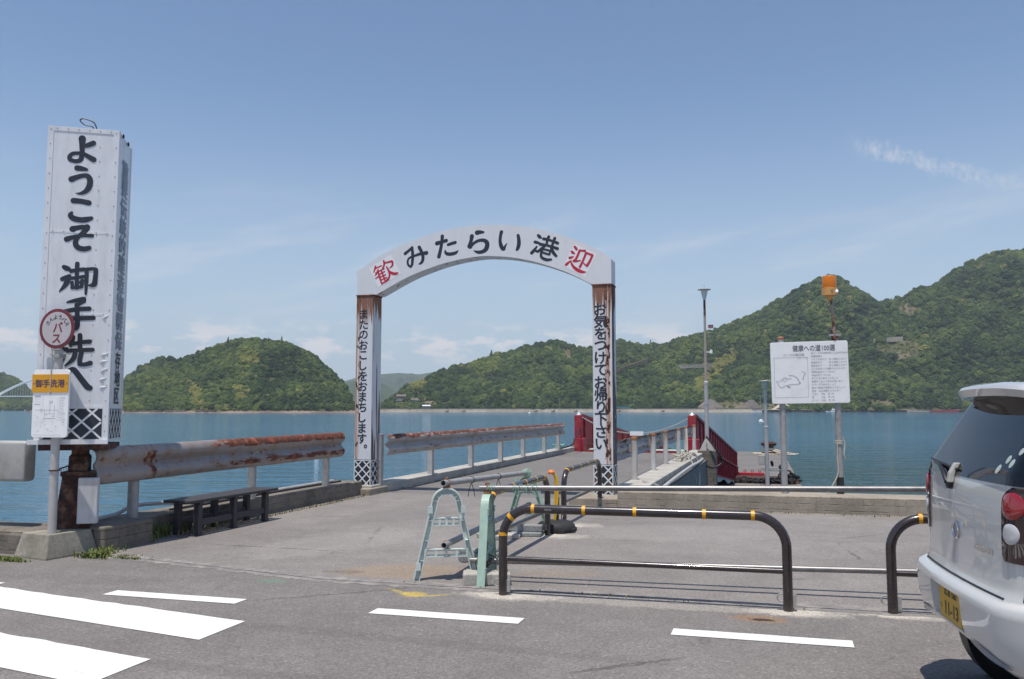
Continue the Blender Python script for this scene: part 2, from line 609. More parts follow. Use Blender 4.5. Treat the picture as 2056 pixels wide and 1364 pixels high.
M['ink_pale'] = plain('pale_printing', (0.42, 0.42, 0.46), 0.6)
M['ink_faint'] = plain('very_faint_printing', (0.60, 0.61, 0.63), 0.6)
M['red_ink'] = plain('red_lettering_paint', (0.52, 0.02, 0.045), 0.45, var=0.12)
M['magenta_ink'] = plain('faded_red_paint', (0.24, 0.035, 0.055), 0.5, var=0.15)
M['white'] = plain('white_paint', (0.76, 0.77, 0.79), 0.38, var=0.05, scale=3, dirt=0.25, dirtcol=(0.45, 0.42, 0.38))
M['patch_white'] = plain('white_vinyl', (0.84, 0.83, 0.84), 0.4, var=0.02)
M['board_white'] = plain('white_board_enamel', (0.86, 0.86, 0.86), 0.35, var=0.03, dirt=0.22, dirtcol=(0.5, 0.47, 0.46))
M['galv'] = plain('galvanised_steel', (0.27, 0.262, 0.258), 0.46, 0.8, 0.22, 9, 0.1, dirt=0.25, dirtcol=(0.2, 0.17, 0.14))
M['galv_dull'] = plain('dull_galvanised_steel', (0.37, 0.365, 0.36), 0.6, 0.3, 0.16, 9, 0.15, dirt=0.45)
M['post_grey'] = plain('grey_painted_post', (0.46, 0.44, 0.43), 0.55, 0.1, 0.1, 7, 0.1, dirt=0.25)
M['brown'] = plain('dark_brown_paint', (0.030, 0.021, 0.022), 0.26, 0.0, 0.15, 8, 0.05, 40, 0.6, 0.35, 0.12, (0.15, 0.12, 0.1))
M['band'] = plain('yellow_tape', (0.75, 0.36, 0.015), 0.4, var=0.1, scale=20)
M['bench'] = plain('dark_bench_wood', (0.050, 0.047, 0.050), 0.62, var=0.3, scale=18, bump=0.35, bscale=45)
M['rusty_iron'] = weathered('rusty_iron', (0.055, 0.032, 0.028), (0.075, 0.030, 0.022), 0.60, 5, dark=(0.022, 0.014, 0.012))
M['mint'] = plain('mint_plastic', (0.34, 0.47, 0.39), 0.5, var=0.14, scale=7, dirt=0.3, dirtcol=(0.5, 0.52, 0.48))
M['mint_pale'] = plain('pale_mint_plastic', (0.60, 0.67, 0.63), 0.5, var=0.08, scale=7, dirt=0.3, dirtcol=(0.4, 0.42, 0.4))
M['rubber'] = plain('black_rubber', (0.018, 0.018, 0.02), 0.7, var=0.2, bump=0.1, dirt=0.25, dirtcol=(0.14, 0.13, 0.12))
M['cable'] = plain('black_cable', (0.015, 0.015, 0.018), 0.5)
M['rope'] = plain('pale_rope', (0.48, 0.44, 0.36), 0.9, var=0.2, scale=60)
M['wire'] = plain('green_wire', (0.30, 0.52, 0.42), 0.5)
M['yellow'] = plain('yellow_plastic', (0.78, 0.45, 0.02), 0.5)
M['orange'] = plain('orange_plastic', (0.80, 0.20, 0.03), 0.5)
M['shipred'] = weathered('red_ship_paint', (0.33, 0.010, 0.032), (0.13, 0.03, 0.025), 0.27, 4, grime=0.05)
M['deckmint'] = plain('mint_deck_paint', (0.34, 0.55, 0.46), 0.6, var=0.15, dirt=0.3)
M['lamp_cap'] = plain('lamp_cap_paint', (0.42, 0.44, 0.40), 0.5, dirt=0.4, dirtcol=(0.2, 0.12, 0.07))
M['lamp_glass'] = plain('frosted_lamp_glass', (0.62, 0.66, 0.68), 0.2, spec=0.6)
M['rust_cap'] = plain('rusty_cap', (0.30, 0.13, 0.06), 0.8, var=0.3, scale=14)
M['mark'] = None


def line_paint():
    m, t, b = newmat('road_marking_paint')
    v = obco(t)
    wear = t.smooth(t.math('ADD', t.noise(v, 38, 6, 0.75), t.math('MULTIPLY', t.smooth(t.noise(v, 1.7, 5, 0.7), 0.5, 0.75), 0.14)), 0.68, 0.75)
    f = t.lin(t.noise(v, 3, 6, 0.65), 0.3, 0.7, 0.92, 1.05)
    c = t.mix(1.0, (0.76, 0.75, 0.72), t.comb(f, f, f), 'MULTIPLY')
    t.put(b.inputs['Base Color'], t.mix(wear, c, (0.25, 0.24, 0.23)))
    b.inputs['Roughness'].default_value = 0.75
    t.put(b.inputs['Normal'], t.bump(t.noise(v, 90, 3), 0.4, 0.004))
    return m


M['mark'] = line_paint()
HAZE = 0.00009
# ------------------------------------------------------------------ the setting: sea, quay, pier, pontoon
SEA = -4.0


def sea_mat():
    m, t, b = newmat('sea_water')
    v = obco(t)
    n1 = t.noise(t.vec(v, (0.55, 1.0, 1), ), 1.1, 4, 0.6)
    n2 = t.noise(t.vec(v, (0.7, 1.0, 1), (40, 3, 0)), 0.22, 4, 0.55)
    n3 = t.noise(t.vec(v, (0.5, 1.0, 1), (7, 9, 0)), 5.0, 3, 0.6)
    big = t.noise(t.vec(v, (0.22, 1.0, 1)), 0.016, 5, 0.6)
    n4 = t.noise(t.vec(v, (0.16, 0.85, 1), (3, 17, 0)), 0.5, 4, 0.62)
    h = t.math('ADD', t.math('MULTIPLY', n1, 0.22), t.math('MULTIPLY_ADD', n2, 0.75, t.math('MULTIPLY_ADD', n4, 1.1, t.math('MULTIPLY', n3, 0.04))))
    px_ = t.sep(v)
    # calmer water in the lee of the quay, dark green painting in the hill's reflection; open strait beyond
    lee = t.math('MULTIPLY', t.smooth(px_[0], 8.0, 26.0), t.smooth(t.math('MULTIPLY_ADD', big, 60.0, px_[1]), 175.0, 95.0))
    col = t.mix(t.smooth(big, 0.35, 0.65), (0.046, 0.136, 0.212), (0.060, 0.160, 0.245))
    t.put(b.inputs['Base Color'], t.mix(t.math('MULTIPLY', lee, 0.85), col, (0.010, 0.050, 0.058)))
    b.inputs['Roughness'].default_value = 0.06
    b.inputs['IOR'].default_value = 1.33
    bs = t.node('ShaderNodeBump')
    t.put(bs.inputs['Strength'], t.math('MULTIPLY', t.lin(big, 0.3, 0.7, 0.7, 1.0), t.lin(lee, 0.0, 1.0, 1.0, 0.5)))
    bs.inputs['Distance'].default_value = 1.15
    t.put(bs.inputs['Height'], h)
    t.put(b.inputs['Normal'], bs.outputs[0])
    return m


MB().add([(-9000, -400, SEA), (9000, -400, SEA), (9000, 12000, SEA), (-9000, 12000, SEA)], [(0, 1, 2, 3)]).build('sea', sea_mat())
struct(bpy.data.objects['sea'])


def sheet(name, poly, z, mat, thick=None, kind='structure'):
    """a slab whose outline is given on the quay's axes"""
    mb = MB()
    pts = [P(a, b) for a, b in poly]
    if thick:
        mb.prism([(p.x, p.y) for p in pts], 'z', z - thick, z)
    else:
        mb.add([(p.x, p.y, z) for p in pts], [tuple(range(len(pts)))])
    return struct(mb.build(name, mat), kind)


QB = 13.95                                       # far edge of the quay, right of the pier
sheet('ground', [(-600, -600), (600, -600), (600, QB), (-2.15, QB), (-2.15, QB + 0.02), (-7.62, QB + 0.02), (-7.62, 7.66), (-8.6, 7.66), (-600, 7.66)], 0.0, M['apron'], 6.0)
# road: its edge with the apron runs at a slight angle to the quay
sheet('road', [(-300, -40), (300, -40), (300, 20.0 - 1.4), (12, 7.54), (0.0, 6.94), (-3.9, 6.76), (-7.0, 7.18), (-7.6, 6.9), (-9.5, 6.92), (-300, 6.9)], 0.004, M['road'])
sheet('pier_deck', [(-7.45, QB + 0.02), (-2.05, QB + 0.02), (-2.05, 29.4), (-7.45, 29.4)], -0.004, M['deck'], 1.15)
sheet('pontoon', [(-16, 53.4), (1.35, 53.4), (0.5, 95), (-16, 95)], -3.2, M['deck'], 1.6)
# pier piles
pm = MB()
for a in (-7.0, -4.75, -2.5):
    for b in (17, 21, 25, 28.6):
        q = P(a, b)
        pm.tube([(q.x, q.y, -7), (q.x, q.y, -1.15)], 0.28, 12)
struct(pm.build('pier_piles', M['conc_grey'], smooth=True))

# kerbs of the quay and the pier
km = MB().box(-0.52, 0.0, 0, 5.45, -0.05, 0.25)
struct(km.build('quay_kerb', M['conc_old'], None, P(-7.22, 8.02), ROT - rad(1.1), bevel=0.02))
km = MB().box(-0.78, 0.12, 0, 0.74, -0.05, 0.27)
struct(km.build('quay_kerb', M['conc_old'], None, P(-7.06, 7.29), ROT, bevel=0.02))
km = MB().box(-60, 0.0, 0, 0.62, -0.05, 0.25)
struct(km.build('quay_kerb', M['conc_old'], None, P(-7.56, 6.92), rad(-14.5), bevel=0.05))
km = MB().box(-0.42, 0.0, 0, 15.85, -0.05, 0.16)
struct(km.build('pier_kerb', M['conc_pale'], None, P(-6.98, 13.56), ROT, bevel=0.015))
km = MB().box(0, 0.55, 0, 13.6, -1.25, 0.20)
struct(km.build('pier_kerb', M['conc_pale'], None, P(-2.72, 14.02), ROT, bevel=0.015))
km = MB().box(0, 46, 0, 0.62, -0.05, 0.25)
struct(km.build('quay_kerb', M['conc'], None, P(-2.42, 13.02), rad(-14.8), bevel=0.02))
km = MB().box(-0.45, 0.35, -0.5, 0.4, -0.05, 0.12)
struct(km.build('arch_footing', M['conc'], None, P(-2.78, 13.62), ROT, bevel=0.02))
km = MB().box(-0.5, 0.25, -0.22, 0.5, -0.05, 0.12)
struct(km.build('arch_footing', M['conc'], None, P(-7.18, 13.62), ROT, bevel=0.02))

# painted road markings (each about 4 mm above the road)
mb = MB()
k0 = []


def mark(a0, b0, a1, b1, wd, skew=0.0, z=0.008):
    p, q = P(a0, b0), P(a1, b1)
    u = P(0, wd) - P(0, 0) + (P(skew, 0) - P(0, 0))
    n = max(2, int((q - p).length / 0.12))
    top, bot = [], []
    for i in range(n + 1):
        c = p.lerp(q, i / n)
        bot.append((c.x, c.y, z))
        c = c + u * (1 + random.uniform(-0.02, 0.02))
        top.append((c.x, c.y, z))
    mk = MB()
    mk.add(bot + top, [(i, i + 1, n + 2 + i, n + 1 + i) for i in range(n)])
    return mk


random.seed(3)
for a0, a1 in ((-7.75, -6.56), (-5.38, -4.13), (-2.98, -1.81), (-0.73, 0.44), (1.62, 2.79), (3.97, 5.14), (-10.1, -8.9)):
    bb = lambda a: 5.76 + (a + 3) * 0.043
    struct(mark(a0, bb(a0), a1, bb(a1), 0.165).build('edge_line', M['mark']))
for i in range(5):
    b1 = 4.77 - 0.95 * i
    struct(mark(-7.6, b1 + 0.50, -3.72, b1, 0.50).build('crossing_stripe', M['mark']))


def blob(name, mat, a, b, ra, rb, z, n=26, seed=0, jag=0.3, rot=0.0):
    rng = random.Random(seed)
    ph = [rng.uniform(0, 6.28) for _ in range(5)]
    pts = []
    for i in range(n):
        t = 2 * math.pi * i / n
        k = 1 + jag * (0.5 * math.sin(2 * t + ph[0]) + 0.35 * math.sin(3 * t + ph[1]) + 0.3 * math.sin(5 * t + ph[2])) * 0.7 + rng.uniform(-0.12, 0.12) * jag * 2
        x, y = ra * k * math.cos(t), rb * k * math.sin(t)
        q = P(a + x * math.cos(rot) - y * math.sin(rot), b + x * math.sin(rot) + y * math.cos(rot))
        pts.append((q.x, q.y, z))
    return struct(MB().add(pts, [tuple(range(n))]).build(name, mat))


def streaky(name, col, edge=0.5, sc=18.0, base=(0.210, 0.192, 0.182), fade=True):
    """thin worn paint or stain: asphalt shows through"""
    m, t, b = newmat(name)
    v = obco(t)
    k = t.smooth(t.noise(v, sc, 6, 0.7), edge - 0.10, edge + 0.12)
    if fade:                                      # the stain thins out toward its own rim
        g = t.sep(t.node('ShaderNodeTexCoord').outputs['Generated'])
        gx, gy = t.math('SUBTRACT', g[0], 0.5), t.math('SUBTRACT', g[1], 0.5)
        rr = t.math('SQRT', t.math('ADD', t.math('MULTIPLY', gx, gx), t.math('MULTIPLY', gy, gy)))
        k = t.smooth(t.math('ADD', t.noise(v, sc, 6, 0.7), t.smooth(rr, 0.18, 0.48, 0.16, -0.35)), edge - 0.06, edge + 0.16)
    f = t.lin(t.noise(v, 95, 2, 0.7), 0.25, 0.75, 0.65, 1.3)
    c = t.mix(1.0, base, t.comb(f, f, f), 'MULTIPLY')
    t.put(b.inputs['Base Color'], t.mix(k, c, col))
    b.inputs['Roughness'].default_value = 0.9
    return m


M['crack'] = streaky('crack_fill', (0.045, 0.042, 0.040), 0.48, 9, fade=False)
# thin dark joint where the road meets the apron, and a pale dusty strip beside it
jm, ju = MB(), MB()
pa = [(-7.0, 7.19), (-6.2, 7.09), (-5.3, 6.97), (-4.5, 6.85), (-3.9, 6.77), (-3.2, 6.80), (-2.2, 6.85), (-1.2, 6.90), (0.0, 6.96), (2, 7.06), (5, 7.21)]
rng = random.Random(5)
prev = None
for a, b in bez(pa, 14):
    j, wd = rng.uniform(-0.012, 0.012), rng.uniform(0.004, 0.012)
    cur = (P(a, b + j - wd), P(a, b + j + wd), P(a, b - 0.10 + j * 3), P(a, b + 0.13 + j * 4))
    if prev:
        jm.add([(q.x, q.y, 0.0072) for q in (prev[0], cur[0], cur[1], prev[1])], [(0, 1, 2, 3)])
        ju.add([(q.x, q.y, 0.0056) for q in (prev[2], cur[2], cur[3], prev[3])], [(0, 1, 2, 3)])
    prev = cur
struct(jm.build('pavement_joint', M['crack']))
struct(ju.build('pavement_dust', streaky('road_dust', (0.31, 0.285, 0.26), 0.52, 5, fade=False)))

# ------------------------------------------------------------------ hills with their woods
FOREST_PTS = []


def interp(xs, ys, x):
    return float(np.interp(x, xs, ys))


def fbm(x, y, s, o=4):
    return mnoise.fractal(Vector((x / s, y / s, 7.7)), 1.0, 2.0, o)


def hill(sil, px0, px1, shore, depth, z0=-3.0, canopy=6.0, step=4.0, spur=0.16, seed=0.0, power=0.85, rows=34, mat=None):
    """terrain rising from a shore to a surveyed skyline; sil = skyline bearings (photo column, row)"""
    sx, sy = [p[0] for p in sil], [p[1] for p in sil]
    n = int((px1 - px0) / step) + 1
    grid = []
    for i in range(n):
        px = px0 + i * step
        Ys = shore(px) if callable(shore) else shore
        Yr = Ys + (depth(px) if callable(depth) else depth)
        py = interp(sx, sy, px)
        h = far(px, py, Yr).z - canopy
        h = max(h, z0 - 2)
        col = []
        for k in range(rows + 1):
            t = k / (rows - 8)                    # beyond t = 1 the far slope falls away
            Y = Ys + (Yr - Ys) * t
            X = (px - 1028) / FPX * math.cos(PITCH) * Y
            if t <= 1:
                s = t ** power
                z = z0 + (h - z0) * s
                bump = fbm(X + seed, Y, 95.0) * spur * (h - z0) * math.sin(math.pi * min(t, 1)) ** 1.0 * 1.3
                z += bump
            else:
                z = h - (t - 1) * (h - z0) * 1.6
            col.append((X, Y, z))
        grid.append(col)
    return grid


def topx(p):
    """bearing of a world point (photo column, row)"""
    x, y, z = p[0], p[1], p[2] - CAM_H
    f = y * math.cos(PITCH) + z * math.sin(PITCH)
    u = -y * math.sin(PITCH) + z * math.cos(PITCH)
    return 1028 + FPX * x / f, 682 - FPX * u / f


def inpoly(x, y, poly):
    c, n = False, len(poly)
    for i in range(n):
        (x0, y0), (x1, y1) = poly[i], poly[i - 1]
        if (y0 > y) != (y1 > y) and x < (x1 - x0) * (y - y0) / (y1 - y0) + x0:
            c = not c
    return c


def put_hill(grid, name, mat, bare=()):
    n, r = len(grid), len(grid[0])
    mb = MB()
    fs, ms = [], []
    for i in range(n - 1):
        for k in range(r - 1):
            fs.append((i * r + k, (i + 1) * r + k, (i + 1) * r + k + 1, i * r + k + 1))
            c = [(grid[i][k][q] + grid[i + 1][k + 1][q]) / 2 for q in range(3)]
            ms.append(1 if bare and any(inpoly(*topx(c), q) for q in bare) else 0)
    mb.add([p for c in grid for p in c], fs)
    mb.m = ms
    return struct(mb.build(name, [mat, M['bare']] if bare else mat, smooth=True))


def scatter(grid, spacing, size, rng, clear=(), tints=(), conif=0.012, tmin=0.02):
    """tree positions over a hill grid: (x, y, z, radius, tint, kind)"""
    out = []
    n, r = len(grid), len(grid[0])
    for i in range(n - 1):
        for k in range(r - 1):
            a, b, c, e = (np.array(grid[i][k]), np.array(grid[i + 1][k]), np.array(grid[i + 1][k + 1]), np.array(grid[i][k + 1]))
            if k > (r - 1) - 6:
                continue
            area = 0.5 * np.linalg.norm(np.cross(b - a, e - a)) + 0.5 * np.linalg.norm(np.cross(b - c, e - c))
            cnt = area / spacing ** 2
            cnt = int(cnt) + (1 if rng.random() < cnt - int(cnt) else 0)
            for _ in range(cnt):
                u, v = rng.random(), rng.random()
                p = (a * (1 - u) + b * u) * (1 - v) + (e * (1 - u) + c * u) * v
                if p[2] < SEA + 1.2:
                    continue
                px, py = topx(p)
                if any(inpoly(px, py, q) for q in clear):
                    continue
                big = mnoise.noise(Vector((p[0] / 55, p[1] / 55, 2.2)))
                tint = 0.38 + 0.38 * big + rng.gauss(0, 0.15)
                s = size * rng.choice((0.6, 0.75, 0.9, 1.0, 1.1, 1.35)) * rng.uniform(0.9, 1.1) * (1 + 0.3 * big)
                if rng.random() < 0.04:
                    tint += 0.28
                kind = 5 if rng.random() < conif else rng.randrange(5)
                for q, val in tints:
                    if inpoly(px, py, q) and rng.random() < 0.8:
                        tint = val + rng.gauss(0, 0.06)
                out.append((p[0], p[1], p[2], s, min(max(tint, 0), 1.4), kind))
    return out


def terrain_mat(name, g1, g2, rock=None):
    m, t, b = newmat(name)
    geo = t.node('ShaderNodeNewGeometry')
    v = geo.outputs['Position']
    c = t.mix(t.smooth(t.noise(v, 0.03, 5, 0.6), 0.4, 0.62), g1, g2)
    f = t.lin(t.noise(v, 0.35, 4, 0.7), 0.3, 0.7, 0.7, 1.3)
    t.put(b.inputs['Base Color'], t.mix(1.0, c, t.comb(f, f, f), 'MULTIPLY'))
    b.inputs['Roughness'].default_value = 0.95
    b.inputs['Specular IOR Level'].default_value = 0.1
    t.put(b.inputs['Normal'], t.bump(t.noise(v, 0.5, 4, 0.7), 0.8, 1.5))
    return m


M['hillside'] = terrain_mat('hillside_ground', (0.045, 0.062, 0.022), (0.075, 0.078, 0.032))
M['farhill'] = terrain_mat('far_hillside', (0.035, 0.060, 0.022), (0.060, 0.085, 0.030))
M['bare'] = terrain_mat('bare_slope', (0.19, 0.15, 0.105), (0.085, 0.092, 0.042))


def foliage_mat():
    m, t, b = newmat('woodland_foliage')
    geo = t.node('ShaderNodeNewGeometry')
    at_ = t.node('ShaderNodeAttribute', attribute_type='INSTANCER', attribute_name='tint')
    r = t.node('ShaderNodeValToRGB')
    cr = r.color_ramp
    cr.elements[0].position, cr.elements[0].color = 0.0, (0.012, 0.028, 0.011, 1)
    cr.elements[1].position, cr.elements[1].color = 1.0, (0.190, 0.185, 0.046, 1)
    for p, c in ((0.28, (0.033, 0.060, 0.017)), (0.5, (0.062, 0.096, 0.024)), (0.74, (0.112, 0.145, 0.032))):
        e = cr.elements.new(p)
        e.color = (*c, 1)
    t.put(r.inputs[0], at_.outputs['Fac'])
    n = t.noise(geo.outputs['Position'], 0.9, 4, 0.7)
    f = t.lin(n, 0.3, 0.7, 0.62, 1.4)
    t.put(b.inputs['Base Color'], t.mix(1.0, r.outputs[0], t.comb(f, f, f), 'MULTIPLY'))
    b.inputs['Roughness'].default_value = 0.75
    b.inputs['Specular IOR Level'].default_value = 0.2
    t.put(b.inputs['Normal'], t.bump(t.noise(geo.outputs['Position'], 1.6, 4, 0.75), 0.9, 0.9))
    return m


M['foliage'] = foliage_mat()


def forest(name, pts):
    """one mass of woodland: crown shapes set on every tree position by geometry nodes"""
    me = bpy.data.meshes.new(name)
    me.from_pydata([p[:3] for p in pts], [], [])
    for nm, typ in (('tsize', 'FLOAT_VECTOR'), ('tint', 'FLOAT'), ('kind', 'INT')):
        me.attributes.new(nm, typ, 'POINT')
    rng = random.Random(len(pts))
    sz = []
    for p in pts:
        k = p[3]
        hh = rng.uniform(0.8, 1.15)
        sz += ([k * 0.62, k * 0.62, k * 1.15 * hh] if p[5] == 5 else [k * rng.uniform(0.9, 1.12), k * rng.uniform(0.9, 1.12), k * hh])
    me.attributes['tsize'].data.foreach_set('vector', sz)
    me.attributes['tint'].data.foreach_set('value', [p[4] for p in pts])
    me.attributes['kind'].data.foreach_set('value', [p[5] for p in pts])
    o = bpy.data.objects.new(name, me)
    COL.objects.link(o)
    me.materials.append(M['foliage'])
    g = bpy.data.node_groups.get('crowns')
    if g is None:
        g = bpy.data.node_groups.new('crowns', 'GeometryNodeTree')
        g.interface.new_socket('Geometry', in_out='INPUT', socket_type='NodeSocketGeometry')
        g.interface.new_socket('Geometry', in_out='OUTPUT', socket_type='NodeSocketGeometry')
        t = NT(g)
        gi, go = t.node('NodeGroupInput'), t.node('NodeGroupOutput')
        join = t.node('GeometryNodeJoinGeometry')
        insts = []
        for k in range(6):
            if k < 5:
                ico = t.node('GeometryNodeMeshIcoSphere')
                ico.inputs['Radius'].default_value = 1.0
                ico.inputs['Subdivisions'].default_value = 4
                src = ico.outputs[0]
            else:
                co = t.node('GeometryNodeMeshCone')
                co.inputs['Vertices'].default_value = 18
                co.inputs['Side Segments'].default_value = 14
                co.inputs['Radius Top'].default_value = 0.06
                co.inputs['Radius Bottom'].default_value = 0.95
                co.inputs['Depth'].default_value = 2.0
                src = co.outputs[0]
            pos = t.node('GeometryNodeInputPosition').outputs[0]
            nor = t.node('GeometryNodeInputNormal').outputs[0]
            off = t.node('ShaderNodeVectorMath', operation='ADD')
            t.put(off.inputs[0], pos)
            off.inputs[1].default_value = (k * 3.1, k * 1.7, k * 2.3)
            acc = None
            for sc, amp in ((1.05, 1.05), (2.6, 0.85), (7.0, 0.5)):
                nn = t.node('ShaderNodeTexNoise')
                t.put(nn.inputs['Vector'], off.outputs[0])
                nn.inputs['Scale'].default_value = sc
                nn.inputs['Detail'].default_value = 2
                q = t.math('MULTIPLY', t.math('SUBTRACT', nn.outputs[0], 0.5), amp * (0.6 if k == 5 else 1.0))
                acc = q if acc is None else t.math('ADD', acc, q)
            sc_ = t.node('ShaderNodeVectorMath', operation='SCALE')
            t.put(sc_.inputs[0], nor)
            t.put(sc_.inputs['Scale'], acc)
            sp = t.node('GeometryNodeSetPosition')
            t.put(sp.inputs['Geometry'], src)
            t.put(sp.inputs['Offset'], sc_.outputs[0])
            sm = t.node('GeometryNodeSetMaterial')
            t.put(sm.inputs[0], sp.outputs[0])
            sm.inputs['Material'].default_value = M['foliage']
            ti = t.node('GeometryNodeGeometryToInstance')
            t.put(ti.inputs[0], sm.outputs[0])
            insts.append(ti)
        for q in reversed(insts):
            g.links.new(q.outputs[0], join.inputs[0])
        iop = t.node('GeometryNodeInstanceOnPoints')
        t.put(iop.inputs['Points'], gi.outputs[0])
        t.put(iop.inputs['Instance'], join.outputs[0])
        iop.inputs['Pick Instance'].default_value = True
        na = t.node('GeometryNodeInputNamedAttribute', data_type='INT')
        na.inputs[0].default_value = 'kind'
        t.put(iop.inputs['Instance Index'], na.outputs[0])
        nb = t.node('GeometryNodeInputNamedAttribute', data_type='FLOAT_VECTOR')
        nb.inputs[0].default_value = 'tsize'
        t.put(iop.inputs['Scale'], nb.outputs[0])
        rv = t.node('FunctionNodeRandomValue', data_type='FLOAT_VECTOR')
        rv.inputs[0].default_value = (-0.15, -0.15, 0)
        rv.inputs[1].default_value = (0.15, 0.15, 6.28)
        er = t.node('FunctionNodeEulerToRotation')
        t.put(er.inputs[0], rv.outputs[0])
        t.put(iop.inputs['Rotation'], er.outputs[0])
        t.put(go.inputs[0], iop.outputs[0])
    md = o.modifiers.new('crowns', 'NODES')
    md.node_group = g
    return struct(o, 'stuff')


rng = random.Random(11)
# main hill range across the strait (two ridges), the island on the left, a bump behind it, and the far blue hills
silM = [(640, 830), (735, 826), (765, 812), (790, 793), (820, 770), (850, 759), (880, 741), (910, 735), (940, 727), (970, 716), (1000, 707), (1030, 700), (1060, 692),
        (1090, 685), (1118, 678), (1135, 684), (1150, 692), (1175, 697), (1200, 695), (1225, 686), (1245, 678), (1270, 687), (1300, 691), (1330, 688), (1360, 680),
        (1400, 669), (1440, 659), (1480, 643), (1520, 626), (1560, 604), (1590, 588), (1620, 568), (1650, 557), (1675, 550), (1695, 556), (1715, 571), (1740, 583),
        (1755, 592), (1775, 606), (1800, 650), (1850, 715), (1950, 800), (2000, 826)]
silR = [(1560, 828), (1640, 800), (1700, 700), (1740, 634), (1780, 601), (1810, 598), (1832, 590), (1845, 577), (1880, 573), (1900, 560), (1930, 540), (1960, 521), (1990, 510),
        (2020, 505), (2056, 501), (2150, 488), (2300, 480), (2500, 520), (2700, 600)]
silI = [(80, 830), (140, 822), (190, 798), (245, 764), (300, 744), (350, 722), (400, 703), (440, 689), (480, 679), (505, 675), (540, 680), (575, 687), (600, 697), (630, 711), (655, 733),
        (672, 750), (690, 772), (702, 795), (712, 818), (722, 834)]
silB = [(180, 806), (245, 762), (262, 746), (290, 728), (318, 713), (345, 715), (356, 724), (400, 760), (470, 815)]
silL = [(-400, 690), (-200, 715), (-60, 733), (0, 747), (25, 755), (45, 768), (62, 786), (100, 804), (160, 824)]
silF = [(500, 800), (560, 775), (640, 790), (690, 766), (720, 757), (745, 758), (762, 752), (800, 749), (842, 752), (900, 742), (960, 760), (1050, 780)]
silF2 = [(640, 800), (690, 772), (716, 762), (735, 763), (770, 772), (800, 790), (850, 800)]
gM = hill(silM, 640, 2000, 1166, lambda px: interp([640, 800, 1100, 1700, 2000], [60, 150, 330, 430, 430], px), z0=-1.0, canopy=6.5)
gR = hill(silR, 1560, 2700, 1150, lambda px: interp([1560, 1800, 2056, 2700], [200, 440, 420, 420], px), z0=-1.0, canopy=6.5, seed=300)
gI = hill(silI, 84, 722, 985, lambda px: interp([84, 300, 500, 660, 722], [60, 190, 240, 150, 12], px), z0=-2.0, canopy=4.5, seed=90, power=0.8)
gB = hill(silB, 180, 470, 1330, 120, z0=-2, canopy=5, seed=40)
gL = hill(silL, -400, 160, 1900, 300, z0=-2, canopy=7, seed=70, step=5)
gF = hill(silF, 500, 1050, 5200, 700, z0=-3, canopy=0, seed=10, step=3, spur=0.35)
gF2 = hill(silF2, 640, 850, 3600, 400, z0=-3, canopy=0, seed=17, step=3, spur=0.3)
clearM = [[(1124, 702), (1146, 700), (1153, 724), (1130, 722)], [(795, 806), (905, 806), (900, 815), (795, 815)], [(1356, 728), (1430, 726), (1430, 737), (1356, 739)],
          [(1222, 745), (1245, 728), (1270, 722), (1250, 742)], [(1400, 806), (1560, 806), (1560, 826), (1400, 826)], [(770, 790), (800, 788), (812, 799), (800, 804)]]
clearR = [[(1752, 690), (1800, 684), (1850, 682), (1852, 720), (1812, 722), (1762, 708)], [(1806, 600), (1835, 608), (1846, 640), (1800, 626)], [(1985, 579), (2056, 574), (2056, 586), (1985, 590)],
          [(1880, 660), (1896, 656), (1900, 670), (1880, 672)], [(1745, 800), (1790, 806), (1790, 822), (1740, 822)]]
for g, nm, mt, br in ((gM, 'hills', M['hillside'], clearM), (gR, 'hills', M['hillside'], clearR), (gI, 'island', M['hillside'], ()), (gB, 'hills', M['hillside'], ()), (gL, 'hills', M['hillside'], ()),
                      (gF, 'far_hills', M['farhill'], ()), (gF2, 'far_hills', M['farhill'], ())):
    put_hill(g, nm, mt, br)
tM = [([(1388, 790), (1404, 760), (1430, 726), (1470, 706), (1490, 712), (1450, 744), (1418, 790)], 1.15), ([(812, 740), (850, 735), (858, 775), (835, 795), (815, 780)], 0.98),
      ([(1688, 640), (1738, 612), (1742, 640), (1700, 655)], 0.02), ([(940, 735), (1000, 715), (1010, 740), (960, 760)], 0.75), ([(1130, 745), (1200, 735), (1210, 755), (1140, 765)], 0.7)]
fr = scatter(gM, 6.1, 5.0, rng, clearM, tM)
fr += scatter(gR, 6.3, 5.2, rng, clearR, tM)
for g, polys in ((gM, clearM), (gR, clearR)):     # thin scrub and orchard bushes in the clearings
    for p in scatter(g, 5.5, 1.6, rng):
        px, py = topx(p)
        if any(inpoly(px, py, q) for q in polys) and rng.random() < 0.6:
            fr.append((*p[:4], min(p[4] + 0.25, 1.1), rng.randrange(5)))
forest('wooded_hillside', [p for p in fr if p[1] < 2500])
tI = [([(380, 770), (400, 775), (410, 825), (388, 825)], 1.0), ([(480, 720), (520, 715), (520, 735), (485, 740)], 0.85), ([(470, 780), (500, 775), (500, 800), (475, 805)], 1.0)]
fi = scatter(gI, 4.7, 3.7, rng, [], tI, conif=0.012)
for i, p in enumerate(fi):                       # the island's left half is grassier and brighter
    px = topx(p)[0]
    if px < 520:
        fi[i] = (*p[:4], min(p[4] + 0.14, 1.2), p[5])
    else:
        fi[i] = (*p[:4], p[4] + 0.02, p[5])
forest('island_woodland', fi)
forest('distant_woodland', scatter(gB, 6, 4.4, rng) + scatter(gL, 7.5, 5.5, rng))
